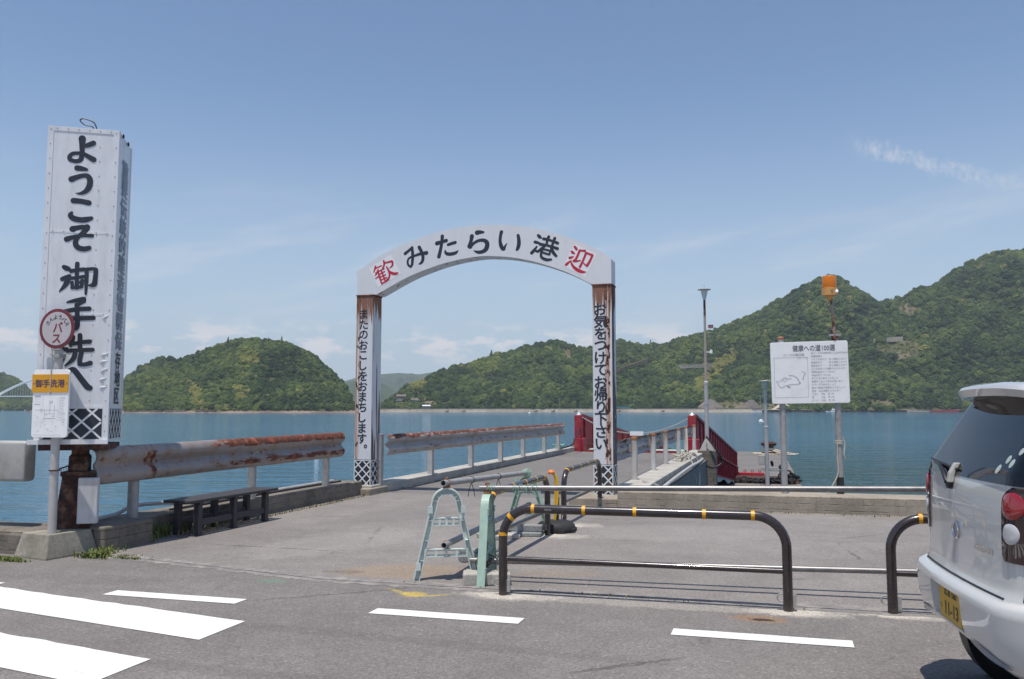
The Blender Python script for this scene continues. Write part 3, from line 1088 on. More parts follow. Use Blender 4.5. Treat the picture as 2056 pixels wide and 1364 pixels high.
# a few crowns that stand above the skyline
# ------------------------------------------------------------------ far shore: beach, sea wall, quay, small things
M['sand'] = terrain_mat('shore_sand', (0.33, 0.28, 0.22), (0.24, 0.20, 0.16))
M['rock'] = terrain_mat('shore_rock', (0.27, 0.21, 0.165), (0.15, 0.115, 0.09))
M['farwall'] = terrain_mat('sea_wall_concrete', (0.36, 0.33, 0.28), (0.26, 0.24, 0.20))
M['fardark'] = terrain_mat('dark_quay_wall', (0.075, 0.062, 0.052), (0.12, 0.10, 0.08))
M['gravel'] = terrain_mat('gravel_heap', (0.22, 0.19, 0.165), (0.16, 0.14, 0.125))
M['palesand'] = terrain_mat('pale_sand_heap', (0.52, 0.45, 0.34), (0.42, 0.36, 0.28))
M['fargrey'] = plain('far_grey_metal', (0.40, 0.42, 0.43), 0.6)
M['farwhite'] = plain('far_white_paint', (0.78, 0.78, 0.76), 0.5)
M['fardarkroof'] = plain('dark_roof_tiles', (0.07, 0.07, 0.075), 0.7)
M['farteal'] = plain('teal_sheeting', (0.05, 0.20, 0.21), 0.6)
M['hull_dark'] = plain('dark_hull', (0.03, 0.035, 0.04), 0.5)
M['hull_red'] = plain('red_hull', (0.30, 0.05, 0.05), 0.6, dirt=0.3)


def shore_strip(name, px0, px1, step, prof, mat, jag=0.0, seed=0):
    """a shore profile (distance, height) swept along the coast"""
    rng = random.Random(seed)
    mb, n = MB(), len(prof)
    rows = []
    for i in range(int((px1 - px0) / step) + 1):
        px = px0 + i * step
        r = []
        for Y, z in prof:
            j = rng.uniform(-jag, jag)
            r.append(((px - 1028) / FPX * math.cos(PITCH) * (Y + j * 2), Y + j * 2, z + (j if z > SEA else 0)))
        rows.append(r)
    mb.add([p for r in rows for p in r], [(i * n + k, (i + 1) * n + k, (i + 1) * n + k + 1, i * n + k + 1) for i in range(len(rows) - 1) for k in range(n - 1)])
    return struct(mb.build(name, mat, smooth=True))


shore_strip('beach', 640, 1534, 5, [(1146, -4.5), (1152, -3.7), (1157, -2.9)], M['sand'], 0.25, 1)
sw = shore_strip('sea_wall', 640, 1534, 30, [(1157, -3.1), (1159, -0.4), (1160.5, -0.35), (1160.6, 0.9), (1161.2, 0.9), (1161.3, -0.2), (1180, 0.2)], M['farwall'])
tag(sw, 'long pale concrete sea wall along the far shore below the wooded hills', 'sea wall')
sw['kind'] = 'thing'
qw = shore_strip('far_quay', 1530, 2400, 12, [(1147, -4.5), (1147.2, -0.6), (1185, 0.0)], M['fardark'])
mb = MB()
for i in range(56):
    px = 1532 + i * 8
    X = (px - 1028) / FPX * math.cos(PITCH) * 1146.4
    mb.box(X - 0.7, X + 0.7, 1146.2, 1147, -4.5, -0.9)
mb.build('quay_fenders', M['hull_dark'])
struct(bpy.data.objects['quay_fenders'])
shore_strip('far_quay_top', 1530, 2400, 12, [(1147.2, -0.55), (1152, -0.1), (1185, 0.35)], M['farwall'], 0.3, 3)
shore_strip('rocky_shore', 60, 740, 4, [(962, -4.6), (968, -3.5), (977, -2.2), (990, -0.9)], M['rock'], 0.85, 4)
# rail along the top of the sea wall
mb = MB()
x0, x1 = (640 - 1028) / FPX * math.cos(PITCH) * 1160.8, (1530 - 1028) / FPX * math.cos(PITCH) * 1160.8
mb.box(x0, x1, 1160.75, 1160.95, 1.35, 1.75)
mb.box(x0, x1, 1160.75, 1160.95, 0.95, 1.15)
x = x0
while x < x1:
    mb.box(x, x + 0.25, 1160.7, 1161.0, 0.9, 1.8)
    x += 6
o = mb.build('guard_rail', M['hull_dark'])
tag(o, 'dark road railing running along the top of the far sea wall', 'railing')
# stone facing on the island's shore
mb = MB()
for px0, px1, zz in ((330, 372, -0.4), (392, 432, -0.2), (250, 325, -1.3)):
    p, q = far(px0, 826, 972), far(px1, 826, 972)
    mb.box(p.x, q.x, 971, 977, -4.5, zz)
o = mb.build('sea_wall', M['rock'])
tag(o, 'low stone sea wall at the foot of the wooded island', 'sea wall')


def far_post(px, ptop, pbot, Y, arm, label, r=0.16, mat='fargrey'):
    p, q = far(px, ptop, Y), far(px, pbot, Y)
    t = thing('street_lamp' if arm else 'utility_pole', label, 'street lamp' if arm else 'utility pole', (q.x, Y, q.z), group='posts along the far shore')
    mb = MB().tube([(0, 0, -1), (0, 0, p.z - q.z)], r, 6)
    mb.build('pole', M[mat], t)
    if arm:
        h = p.z - q.z
        MB().tube([(0, 0, h), (arm * 0.5, 0, h + 0.5), (arm, 0, h + 0.5)], 0.13, 6).build('arm', M[mat], t)
        MB().box(arm - 0.8, arm + 0.4, -0.25, 0.25, h + 0.25, h + 0.55).build('lamp_head', M['farwhite'], t)
    return t


far_post(1475, 796, 818, 1162, -2.2, 'slim grey street lamp standing between two gravel heaps on the far shore')
far_post(1527, 795, 818, 1162, -1.6, 'slim grey street lamp right of the gravel heaps on the far shore')
far_post(1880, 808, 821, 1162, -2.0, 'short street lamp on the far quay left of the red barge')
far_post(1885 + 3, 806, 821, 1166, -2.0, 'short street lamp directly behind the red barge on the far quay')
far_post(1925, 799, 821, 1160, -2.4, 'tallest curved street lamp on the far quay, just left of the car')
far_post(1878, 786, 821, 1170, 0, 'thin tall pole on the far quay behind the red barge', 0.12)
far_post(1084, 802, 818, 1175, 0, 'pale pole at the foot of the hill below the lattice pylons', 0.2)
far_post(1086, 812, 818, 1190, 0, 'dark pole stub at the foot of the hill, seen through the arch', 0.2, 'hull_dark')
far_post(977, 806, 819, 1165, 0, 'thin pole on the far shore road at the middle of the arch', 0.14)
far_post(1124, 802, 819, 1165, -1.0, 'small white navigation lamp post on the far shore, right part of the arch')
far_post(796, 806, 820, 1165, -1.0, 'thin street lamp on the far shore just right of the arch\'s left post')
far_post(1273, 798, 819, 1165, -1.2, 'thin street lamp on the far shore just right of the arch\'s right post')
far_post(791, 786, 800, 1195, 0, 'grey pole among the houses at the left end of the far shore', 0.2)


def pylon(px, ptop, pbot, Y, wd, label):
    p, q = far(px, ptop, Y), far(px, pbot, Y)
    h = p.z - q.z
    t = thing('lattice_pylon', label, 'pylon', (q.x, Y, q.z), group='power pylons on the hill')
    mb = MB()
    lv = [0, .2, .38, .54, .68, .80, .9, 1]
    ws = [wd * (1 - 0.75 * k) for k in lv]
    for s in range(4):
        sx, sy = ((1, 1), (-1, 1), (-1, -1), (1, -1))[s]
        mb.tube([(sx * ws[i], sy * ws[i], h * lv[i]) for i in range(len(lv))], 0.22, 4)
        tx, ty = ((1, 1), (-1, 1), (-1, -1), (1, -1))[(s + 1) % 4]
        for i in range(len(lv) - 1):
            mb.tube([(sx * ws[i], sy * ws[i], h * lv[i]), (tx * ws[i + 1], ty * ws[i + 1], h * lv[i + 1])], 0.12, 4)
    mb.build('lattice_mast', M['fargrey'], t)
    ar = MB()
    for z, a in ((0.78, 3.4), (0.88, 3.0), (0.97, 2.4)):
        ar.tube([(-a, 0, h * z), (a, 0, h * z)], 0.2, 4)
    ar.build('cross_arm', M['fargrey'], t)


pylon(1063, 724, 768, 1400, 2.4, 'larger grey lattice pylon on the hillside, seen through the arch')
pylon(1079, 724, 744, 1470, 1.7, 'smaller lattice pylon just right of the larger one on the hillside')
pylon(1082, 796, 818, 1190, 1.6, 'lattice pylon at the foot of the hill, right of the arch\'s middle')
pylon(1884, 658, 676, 1420, 1.6, 'lattice pylon on the right hillside beyond the terraced clearing')
# a pale water tank on the hill
p = far(1072, 775, 1290)
t = thing('water_tank', 'small pale tank on a stalk among the trees below the pylons', 'tank', (p.x, 1290, p.z - 16))
MB().tube([(0, 0, 0), (0, 0, 13)], 0.9, 8).build('stalk', M['fargrey'], t)
MB().lathe([(0.1, 13), (3, 14), (3.2, 17), (0.1, 18.5)], 14).build('tank', M['palesand'], t, smooth=True)


def heap(name, px, wpx, ptop, Y, mat, label, seed):
    c, tp = far(px, 819.5, Y), far(px, ptop, Y)
    R = wpx / FPX * Y / 2
    h = tp.z + 1.0
    rng = random.Random(seed)
    mb, vs, fs, n = MB(), [], [], 26
    rings = []
    for k, (rr, zz) in enumerate(((1, 0), (0.74, 0.34), (0.5, 0.64), (0.3, 0.9), (0.12, 1.0))):
        rings.append([Vector(((rr * R * (1 + rng.uniform(-0.1, 0.1))) * math.cos(6.283 * i / n), rr * R * 0.6 * math.sin(6.283 * i / n), h * zz * (1 + rng.uniform(-0.05, 0.07)))) for i in range(n)])
    mb.loft(rings)
    o = mb.build(name, mat, None, (c.x, Y, -0.6))
    tag(o, label, 'heap', 'heaps of gravel and sand on the far quay')


heap('gravel_heap', 1425, 62, 803, 1172, M['gravel'], 'grey-brown gravel heap behind the lamp post with the square base', 1)
heap('gravel_heap', 1508, 48, 804, 1172, M['gravel'], 'steep grey gravel heap left of the thin lamp post on the pontoon', 2)
heap('sand_heap', 1572, 46, 811, 1166, M['palesand'], 'pale cream sand heap below the white map board', 3)
heap('gravel_heap', 1640, 60, 810, 1174, M['gravel'], 'low brown heap under the middle of the white map board', 4)
heap('gravel_heap', 1770, 60, 811, 1176, M['rock'], 'low bare brown mound on the shore between map board and car', 5)
p = far(1600, 818, 1163)
mb = MB().box(-14, 14, -4, 4, 0, 0.9)
o = mb.build('sand_bank', M['palesand'], None, (p.x, 1163, -0.4))
tag(o, 'long low pale bank of sand spread beside the cream heap', 'sand bank')


def house(px, pbot, wpx, hpx, Y, wall, roof, label, rh=0.45, rot=0.0, flat=False):
    p = far(px, pbot, Y)
    s = Y / FPX
    wd, h = wpx * s, hpx * s
    t = thing('house', label, 'house', (p.x, Y, p.z), rot, 'small buildings on the far shore')
    MB().box(-wd / 2, wd / 2, -wd * 0.35, wd * 0.35, -2, h).build('wall', wall, t)
    r = MB()
    if flat:
        r.box(-wd * 0.54, wd * 0.54, -wd * 0.4, wd * 0.4, h, h + 0.35)
    else:
        e, rz = wd * 0.55, h + wd * rh * 0.5
        r.prism([(-wd * 0.42, h), (wd * 0.42, h), (0, rz)], 'x', -e, e, M=None)
    r.build('roof', roof, t)
    for k in (-0.28, 0.02, 0.3):
        MB().box(wd * k - 0.5, wd * k + 0.5, -wd * 0.35 - 0.06, -wd * 0.35 + 0.01, h * 0.35, h * 0.75).build('window', M['hull_dark'], t)


house(856, 820.5, 15, 5, 1166, M['palesand'], M['farwhite'], 'white shed with a sloping white roof on the shore, left in the arch', 0.3, rad(10))
house(840, 812, 26, 8, 1215, M['farwall'], M['gravel'], 'grey-roofed house above the white shed at the foot of the hill', 0.4)
house(880, 812, 26, 7, 1225, M['farwall'], M['gravel'], 'second grey-roofed house right of its twin at the hill foot', 0.4)
house(806, 803, 18, 7, 1235, M['farwall'], M['gravel'], 'small house close to the left post, higher up the valley', 0.4)
house(818, 820.5, 7, 3, 1164, M['hull_red'], M['farwhite'], 'tiny hut with pale roof beside the far shore road', 0.3, 0, True)
house(1150, 752, 7, 3, 1380, M['farwhite'], M['farwhite'], 'tiny white hut below the bare scarp on the hill', 0.3, 0, True)
house(1172, 754, 14, 4, 1390, M['gravel'], M['fardarkroof'], 'dark-roofed shed on the hillside close left of the right post', 0.3, 0, True)
house(1884, 668, 13, 4, 1430, M['farwhite'], M['fargrey'], 'pale shed by the lattice pylon on the right hillside', 0.3, 0, True)
house(1841, 646, 11, 4, 1460, M['farwhite'], M['fargrey'], 'small white shed high in the valley between the two peaks', 0.3, 0, True)
house(1936, 816, 15, 11, 1180, M['gravel'], M['fargrey'], 'grey boathouse on the far quay beside the car roof', 0.4)
house(1427, 657, 9, 4, 1490, M['hull_red'], M['gravel'], 'brown hut on the skyline right of the lamp post', 0.3, 0, True)


def hill_wall(px0, py0, px1, py1, Y0, Y1, h, mat, label):
    p, q = far(px0, py0, Y0), far(px1, py1, Y1)
    dv = (q - p)
    L = dv.to_2d().length
    mb = MB()
    n = 12
    for i in range(n):
        a, b = i / n, (i + 1) / n
        z0, z1 = dv.z * a, dv.z * b
        mb.add([(L * a, -1, z0 - 5), (L * b, -1, z1 - 5), (L * b, -1, z1 + h), (L * a, -1, z0 + h), (L * a, 1.5, z0 - 5), (L * b, 1.5, z1 - 5), (L * b, 1.5, z1 + h), (L * a, 1.5, z0 + h)],
               [(0, 1, 2, 3), (3, 2, 6, 7), (4, 7, 6, 5), (0, 3, 7, 4), (1, 5, 6, 2)])
    o = mb.build('retaining_wall', mat, None, p, math.atan2(dv.y, dv.x))
    tag(o, label, 'retaining wall', 'pale road walls on the hillside')


hill_wall(1365, 734, 1430, 731, 1290, 1290, 0.3, M['farwall'], 'pale road wall crossing the hill behind the tall lamp post')
hill_wall(1754, 683, 1812, 679, 1330, 1335, 2.4, M['palesand'], 'pale wall above the terraced clearing right of the map board')
hill_wall(1800, 680, 1842, 676, 1350, 1370, 1.2, M['gravel'], 'brown bank continuing right from the pale wall above the clearing')
hill_wall(1990, 584, 2060, 577, 1470, 1490, 1.6, M['farwall'], 'pale road wall high on the rightmost hill above the car')
hill_wall(1222, 748, 1300, 720, 1260, 1330, 0.3, M['bare'], 'thin bare track on the hill just right of the arch')
hill_wall(910, 806, 960, 818, 1210, 1168, 1.2, M['farwall'], 'pale slip road wall descending to the shore, left in the arch')
p, q = far(1238, 819, 1164), far(1266, 819, 1164)
mb = MB()
for i in range(15):
    mb.box((q.x - p.x) * i / 15, (q.x - p.x) * (i + 0.94) / 15, -0.1, 0.1, 0, 4.2)
tag(mb.build('site_fence', M['farteal'], None, (p.x, 1164, -0.2)), 'teal sheet fence on the far shore just right of the arch', 'fence')
# concrete groynes on the beach
for px in (897, 930, 1075, 1110, 1155, 1220, 1242, 1330):
    p = far(px, 824, 1156)
    mb = MB().box(-2.2, 2.2, -2.5, 1, 0, 0.8).box(1.4, 2.8, -1.5, 1, 0.8, 1.7)
    o = mb.build('beach_steps', M['fardark'], None, (p.x, 1156, -3.0), rad(20))
    tag(o, 'dark concrete beach steps against the far sea wall', 'steps', 'beach steps along the far sea wall')


def boat(px, Y, L, hull, label, cabin=True, dark=False):
    p = far(px, 828, Y)
    t = thing('small_boat', label, 'boat', (p.x, Y, SEA))
    mb = MB()
    rings = []
    for s, wd, zt, zb in ((0, 0.85, 1.1, -0.3), (0.3, 1.0, 1.0, -0.5), (0.6, 0.95, 1.2, -0.5), (0.85, 0.55, 1.6, -0.3), (1.0, 0.06, 2.1, 0.4)):
        x = (0.5 - s) * L
        wd *= L * 0.13
        rings.append([Vector((x, -wd, zt)), Vector((x, -wd * 0.7, zb)), Vector((x, wd * 0.7, zb)), Vector((x, wd, zt))])
    mb.loft(rings)
    mb.build('hull', hull, t)
    if cabin:
        MB().box(-L * 0.12, L * 0.14, -1.1, 1.1, 1.0, 3.2).box(-L * 0.05, L * 0.14, -0.9, 0.9, 3.2, 5.0).build('cabin', M['farwhite'], t)
        MB().box(-L * 0.125, L * 0.1, -1.12, -1.08, 2.0, 2.8).build('window', M['hull_dark'], t)
        MB().tube([(0, 0, 5.0), (0, 0, 7.2)], 0.12, 6).build('mast', M['farwhite'], t)


boat(1672, 1140, 19, M['farwhite'], 'white fishing boat with a cabin moored below the map board')
boat(1618, 1141, 10, M['hull_dark'], 'low dark skiff moored left of the white fishing boat', False)
boat(1752, 1141, 9, M['hull_dark'], 'low dark skiff moored right of the white fishing boat', False)
p = far(1878, 826, 1138)
t = thing('barge', 'red barge with a raked ramp lying at the far quay beyond the car', 'barge', (p.x, 1138, SEA))
MB().prism([(-36, 0.2), (30, 0.2), (31, 3.6), (8, 2.9), (-14, 1.6), (-36, 1.3)], 'y', -4, 4).build('hull', M['hull_red'], t)
MB().prism([(-40, 0.3), (-12, 0.5), (-8, 2.2), (-30, 2.6), (-42, 3.0)], 'y', -4.3, -4.05).build('ramp', M['palesand'], t)
MB().tube([(-24, -2, 1.5), (-32, -2, 6)], 0.35, 6).tube([(-24, 2, 1.5), (-32, 2, 6)], 0.35, 6).build('ramp_arm', M['farwall'], t)
p = far(1868, 819, 1150)
o = MB().prism([(-4, 0), (4, 0), (3.2, 1.8), (-3.0, 1.8)], 'y', -1, 1).build('tarpaulin', M['farteal'], None, (p.x, 1151, 0))
tag(o, 'teal tarpaulin over a load on the far quay behind the barge', 'tarpaulin')

# the white arch bridge far off on the left
p0, p1 = far(-8, 796, 1700), far(300, 796, 1700)
L = p1.x - p0.x
t = thing('arch_bridge', 'distant white steel arch bridge behind the bus stop sign', 'bridge', (p0.x, 1700, p0.z))
for yy in (-4, 4):
    MB().tube([(L * s, yy, 46 * 4 * s * (1 - s) * 1.02) for s in [i / 30 for i in range(31)]], 1.25, 8).build('arch_rib', M['farwhite'], t)
MB().box(-160, L + 60, -5, 5, -1.0, 0.9).build('deck', M['farwhite'], t)
hg = MB()
for i in range(2, 29):
    s = i / 30
    for yy in (-4, 4):
        hg.tube([(L * s, yy, 0), (L * s, yy, 46 * 4 * s * (1 - s))], 0.16, 4)
hg.build('hanger', M['farwhite'], t)
MB().box(-3, 3, -5, 5, -30, -1).build('pier', M['farwall'], t)

# ------------------------------------------------------------------ welcome arch
AF = Vector(P(-5.0, 13.65))                        # a point on the arch's front face
XD, YD = P(1, 0) - P(0, 0), P(0, 1) - P(0, 0)
arch = thing('welcome_arch', 'white steel welcome arch with Japanese lettering and rusty posts across the pier entrance', 'arch', AF, ROT)


def arch_uv(px, py):
    return faceuv(px, py, AF, XD, YD)


mb = MB()
outer = [(103, 415), (250, 310), (400, 235), (550, 175), (700, 125), (850, 95), (1000, 80), (1150, 78), (1300, 92), (1450, 118), (1600, 160), (1750, 215), (1850, 265), (1948, 325)]
inner = [(1800, 512), (1700, 460), (1600, 415), (1500, 380), (1400, 350), (1300, 328), (1200, 312), (1100, 305), (1000, 305), (900, 318), (800, 338), (700, 365), (600, 400), (500, 440), (400, 490), (300, 548), (222, 592)]
zz = lambda p: arch_uv(p[0] / 3.607 + 690, p[1] / 3.607 + 430)
oc = [tuple(q) for q in bez([zz(p) for p in outer], 5)]
ic = [tuple(q) for q in bez([zz(p) for p in inner[::-1]], 4)][::-1]
XL0, XL1, XR0, XR1 = -2.385, -2.05, 2.07, 2.40
ZB = 3.645
oc = [(min(max(x, XL0), XR1), z) for x, z in oc]
oc[0], oc[-1] = (XL0, oc[0][1]), (XR1, oc[-1][1])
ic[0], ic[-1] = (XR0 - 0.005, ZB), (XL1 + 0.005, ZB)


def strip_solid(mb, top, bot, y0, y1):
    """solid between an upper and a lower curve sampled at matching stations"""
    n = len(top)
    rings = [[Vector((bot[i][0], y0, bot[i][1])), Vector((top[i][0], y0, top[i][1])), Vector((top[i][0], y1, top[i][1])), Vector((bot[i][0], y1, bot[i][1]))] for i in range(n)]
    mb.loft(rings)


ft = lambda cur, x: (x, float(np.interp(x, [p[0] for p in cur], [p[1] for p in cur])))
icr = ic[::-1]
xs = [XL1 + (XR0 - XL1) * i / 60 for i in range(61)]
strip_solid(mb, [ft(oc, x) for x in xs], [ft(icr, x) for x in xs], 0, 0.36)
mb.prism([(XL0, ZB), (XL1, ZB)] + [ft(oc, XL1 - (XL1 - XL0) * i / 6) for i in range(7)], 'y', 0, 0.36)
mb.prism([(XR0, ZB), (XR1, ZB)] + [ft(oc, XR1 - (XR1 - XR0) * i / 6) for i in range(7)], 'y', 0, 0.36)


def beam_mask(t, xyz, v):
    under = t.smooth(t.sep(t.node('ShaderNodeNewGeometry').outputs['Normal'])[2], -0.3, -0.8)
    return t.math('MULTIPLY', under, 0.16)


M['arch_white'] = weathered('arch_beam_paint', (0.72, 0.73, 0.75), (0.10, 0.05, 0.03), 0.22, 6, mask=beam_mask, grime=0.08, soft=0.03)
mb.build('beam', M['arch_white'], arch)
M['joint'] = weathered('rusted_joint', (0.3, 0.22, 0.18), amount=0.66, scale=9)
for x0, x1 in ((XL0, XL1), (XR0, XR1)):
    MB().box(x0 - 0.01, x1 + 0.01, -0.012, 0.372, ZB - 0.022, ZB - 0.002).build('joint_plate', M['joint'], arch)


def post_mat(name, x0, wd, band, flake, low, side):
    """white post paint with rust: a stained band down the front, scabs, streaks under the joint, rusted side"""
    m, t, b = newmat(name)
    v = obco(t)
    x, y, z = t.sep(v)
    u = t.math('DIVIDE', t.math('SUBTRACT', x, x0), wd)
    onside = t.smooth(y, 0.006, 0.012)
    front = t.math('SUBTRACT', 1.0, onside)
    wob = t.math('MULTIPLY', t.math('SUBTRACT', t.noise(t.vec(v, (3, 3, 1.2)), 2.0, 4, 0.6), 0.5), 0.30)
    uu = t.math('ADD', u, wob)
    streak = t.noise(t.vec(v, (34, 10, 0.6)), 1.0, 4, 0.6)
    inb = t.math('MULTIPLY', t.smooth(uu, band[0] - 0.05, band[0] + 0.05), t.smooth(uu, band[1] + 0.05, band[1] - 0.05))
    orange = t.math('MULTIPLY', t.math('MULTIPLY', inb, t.smooth(streak, 0.36, 0.56)), front)
    topz = t.smooth(z, 2.75, 3.62)
    topr = t.math('MULTIPLY', t.smooth(t.math('ADD', streak, t.math('MULTIPLY', topz, 0.36)), 0.66, 0.76), t.smooth(z, 2.7, 2.9))
    stain = t.math('MAXIMUM', orange, topr)
    inf = t.math('MULTIPLY', t.smooth(u, flake[0] - 0.03, flake[0] + 0.03), t.smooth(u, flake[1] + 0.03, flake[1] - 0.03))
    fl = t.math('MULTIPLY', t.math('MULTIPLY', inf, t.smooth(t.noise(t.vec(v, (1, 1, 0.55)), 10.0, 5, 0.6), flake[2] - 0.015, flake[2] + 0.015)), front)
    lowm = t.math('MULTIPLY', t.smooth(z, low + 0.5, low), t.smooth(t.noise(t.vec(v, (1, 1, 0.5)), 8.0, 4, 0.6), 0.60, 0.63))
    fl = t.math('MAXIMUM', fl, t.math('MULTIPLY', lowm, front))
    sn = t.noise(t.vec(v, (1, 1, 0.5)), 11.0, 5, 0.7)
    if side == 'corner':
        edge_ = t.math('SUBTRACT', t.math('ADD', y, t.math('MULTIPLY', t.math('SUBTRACT', sn, 0.5), 0.22)), t.smooth(z, 2.3, 1.3, 0.0, 0.22))
        sd = t.math('MULTIPLY', t.smooth(edge_, 0.22, 0.17), t.smooth(sn, 0.32, 0.40))
    else:
        sb = t.noise(t.vec(v, (1, 13, 0.45)), 1.0, 4, 0.6)
        sd = t.smooth(t.math('ADD', sb, t.smooth(z, 2.9, 1.0, 0.0, 0.13)), 0.60, 0.66)
    fl = t.math('MAXIMUM', fl, t.math('MULTIPLY', t.math('MULTIPLY', sd, onside), 0.9))
    g = t.math('MULTIPLY', t.smooth(t.noise(t.vec(v, (5, 5, 0.8)), 3, 6, 0.7), 0.45, 0.8), 0.22)
    c = t.mix(g, (0.69, 0.70, 0.73), (0.34, 0.28, 0.21))
    oc_ = t.mix(t.noise(t.vec(v, (30, 30, 2)), 1.0, 4), (0.090, 0.028, 0.014), (0.33, 0.125, 0.050))
    band_c = t.mix(t.noise(t.vec(v, (26, 26, 1.5)), 1.0, 4), (0.30, 0.11, 0.045), (0.55, 0.31, 0.17))
    c = t.mix(t.math('MULTIPLY', orange, 0.9), c, band_c)
    c = t.mix(t.math('MULTIPLY', topr, 0.92), c, oc_)
    dc = t.mix(t.noise(v, 26, 4, 0.7), (0.022, 0.010, 0.008), (0.11, 0.040, 0.022))
    c = t.mix(fl, c, dc)
    t.put(b.inputs['Base Color'], c)
    t.put(b.inputs['Roughness'], t.lin(t.math('MAXIMUM', fl, stain), 0, 1, 0.42, 0.9))
    t.put(b.inputs['Normal'], t.bump(t.math('ADD', fl, t.math('MULTIPLY', t.noise(v, 60, 3), 0.3)), 0.4, 0.004))
    return m


M['postL'] = post_mat('left_post_paint', XL0, XL1 - XL0, (-0.5, 0.24), (0.02, 0.24, 0.585), -1.0, 'streaks')
M['postR'] = post_mat('right_post_paint', XR0, XR1 - XR0, (0.64, 0.92), (0.62, 0.90, 0.515), 0.75, 'corner')
M['baseR'] = weathered('rusty_dark_base', (0.025, 0.03, 0.045), (0.12, 0.045, 0.025), 0.40, 7, (1, 1, 0.7), grime=0.05, soft=0.03)
for x0, x1, mt in ((XL0, XL1, M['postL']), (XR0, XR1, M['postR'])):
    po = MB().box(x0, x1, 0, 0.36, 0.615, ZB - 0.022).build('post', mt, arch, bevel=0.006)
    q = MB().box(x0, x1, 0.0, 0.36, 0.10, 0.612)
    lb_ = q.build('lattice_base', M['ink'] if mt is M['postL'] else M['baseR'], arch)
    lt = MB()

    def lat(fx, depth0, L, z0, z1, n, pitch=None):
        """white diagonal lattice painted strips on one face: fx maps (u, z, out) to 3D"""
        H = z1 - z0
        k = 0
        wq = 0.011
        for sgn in (1, -1):
            for i in range(-6, 8):
                # line u = u0 + sgn*(z - z0)*slope clipped to the face
                slope = L / n / (H / 3.0)
                u0 = i * L / n if sgn > 0 else L - i * L / n
                pts = []
                for m_ in range(41):
                    z = z0 + H * m_ / 40
                    u = u0 + sgn * (z - z0) * slope
                    if -1e-6 <= u <= L + 1e-6:
                        pts.append((u, z))
                if len(pts) > 2:
                    k += 1
                    (ua, za), (ub, zb) = pts[0], pts[-1]
                    dx, dz = ub - ua, zb - za
                    ln_ = math.hypot(dx, dz)
                    nx, nz = -dz / ln_ * wq, dx / ln_ * wq
                    d_ = depth0 + k * 6e-5
                    lt.add([fx(ua + nx, za + nz, d_), fx(ub + nx, zb + nz, d_), fx(ub - nx, zb - nz, d_), fx(ua - nx, za - nz, d_)], [(0, 1, 2, 3)])
        d_ = depth0 + 0.003
        for r in ((0, 0.014, z0, z1), (L - 0.014, L, z0, z1), (0.014, L - 0.014, z1 - 0.014, z1), (0.014, L - 0.014, z0, z0 + 0.02)):
            lt.add([fx(r[0], r[2], d_), fx(r[1], r[2], d_), fx(r[1], r[3], d_), fx(r[0], r[3], d_)], [(0, 1, 2, 3)])

    lat(lambda u, z, d_: (x0 + u, -d_, z), 0.002, x1 - x0, 0.11, 0.61, 2)
    lat(lambda u, z, d_: (x1 + d_, u, z), 0.002, 0.36, 0.11, 0.61, 2)
    lt.build('lattice', M['white'], lb_)
ff = lambda u, z, d_: (u, -d_, z)
# characters on the beam, drawn stroke by stroke
SC = 10.82
tfC = lambda x, y: arch_uv(x / SC + 735, y / SC + 480)
tfD = lambda x, y: arch_uv(x / SC + 870, y / SC + 450)
tfE = lambda x, y: arch_uv(x / SC + 1050, y / SC + 455)
MI = [[(850, 320, 72), (910, 272, 62), (990, 200, 60)], [(1000, 188, 62), (1012, 330, 66), (1010, 460, 64), (998, 560, 58), (972, 612, 44)],
      [(975, 606, 46), (922, 572, 48), (903, 500, 46), (925, 432, 44), (985, 390, 46), (1070, 362, 52), (1180, 325, 62), (1312, 304, 84)],
      [(1155, 182, 74), (1205, 280, 70), (1236, 380, 70), (1228, 470, 66), (1192, 525, 52), (1140, 548, 12)]]
TA = [[(195, 268, 80), (190, 350, 72), (165, 520, 72), (122, 712, 80)], [(80, 422, 92), (180, 392, 72), (280, 362, 80)], [(322, 452, 62), (406, 422, 66), (478, 402, 68)],
      [(262, 582, 34), (266, 620, 56), (312, 652, 72), (400, 650, 72), (488, 625, 64), (543, 575, 14)]]
RA = [[(950, 190, 100), (1010, 180, 84), (1090, 180, 48)], [(838, 268, 96), (824, 350, 80), (798, 430, 76), (772, 488, 70)],
      [(800, 496, 92), (862, 432, 66), (960, 372, 64), (1050, 352, 70), (1130, 368, 82), (1172, 432, 98), (1148, 540, 98), (1070, 600, 76), (970, 612, 66), (880, 580, 14)]]
II = [[(1480, 175, 78), (1460, 260, 70), (1452, 380, 72), (1475, 480, 86), (1510, 548, 74)], [(1535, 545, 72), (1562, 480, 46), (1604, 420, 14)],
      [(1842, 250, 68), (1858, 340, 78), (1858, 440, 86), (1835, 530, 74), (1812, 560, 52)]]
for s, tf, nm in ((MI, tfC, 'character'), (TA, tfD, 'character'), (RA, tfD, 'character'), (II, tfD, 'character')):
    mb = MB()
    brush(mb, s, tf, ff, 0.0008)
    mb.build(nm, M['ink'], arch)
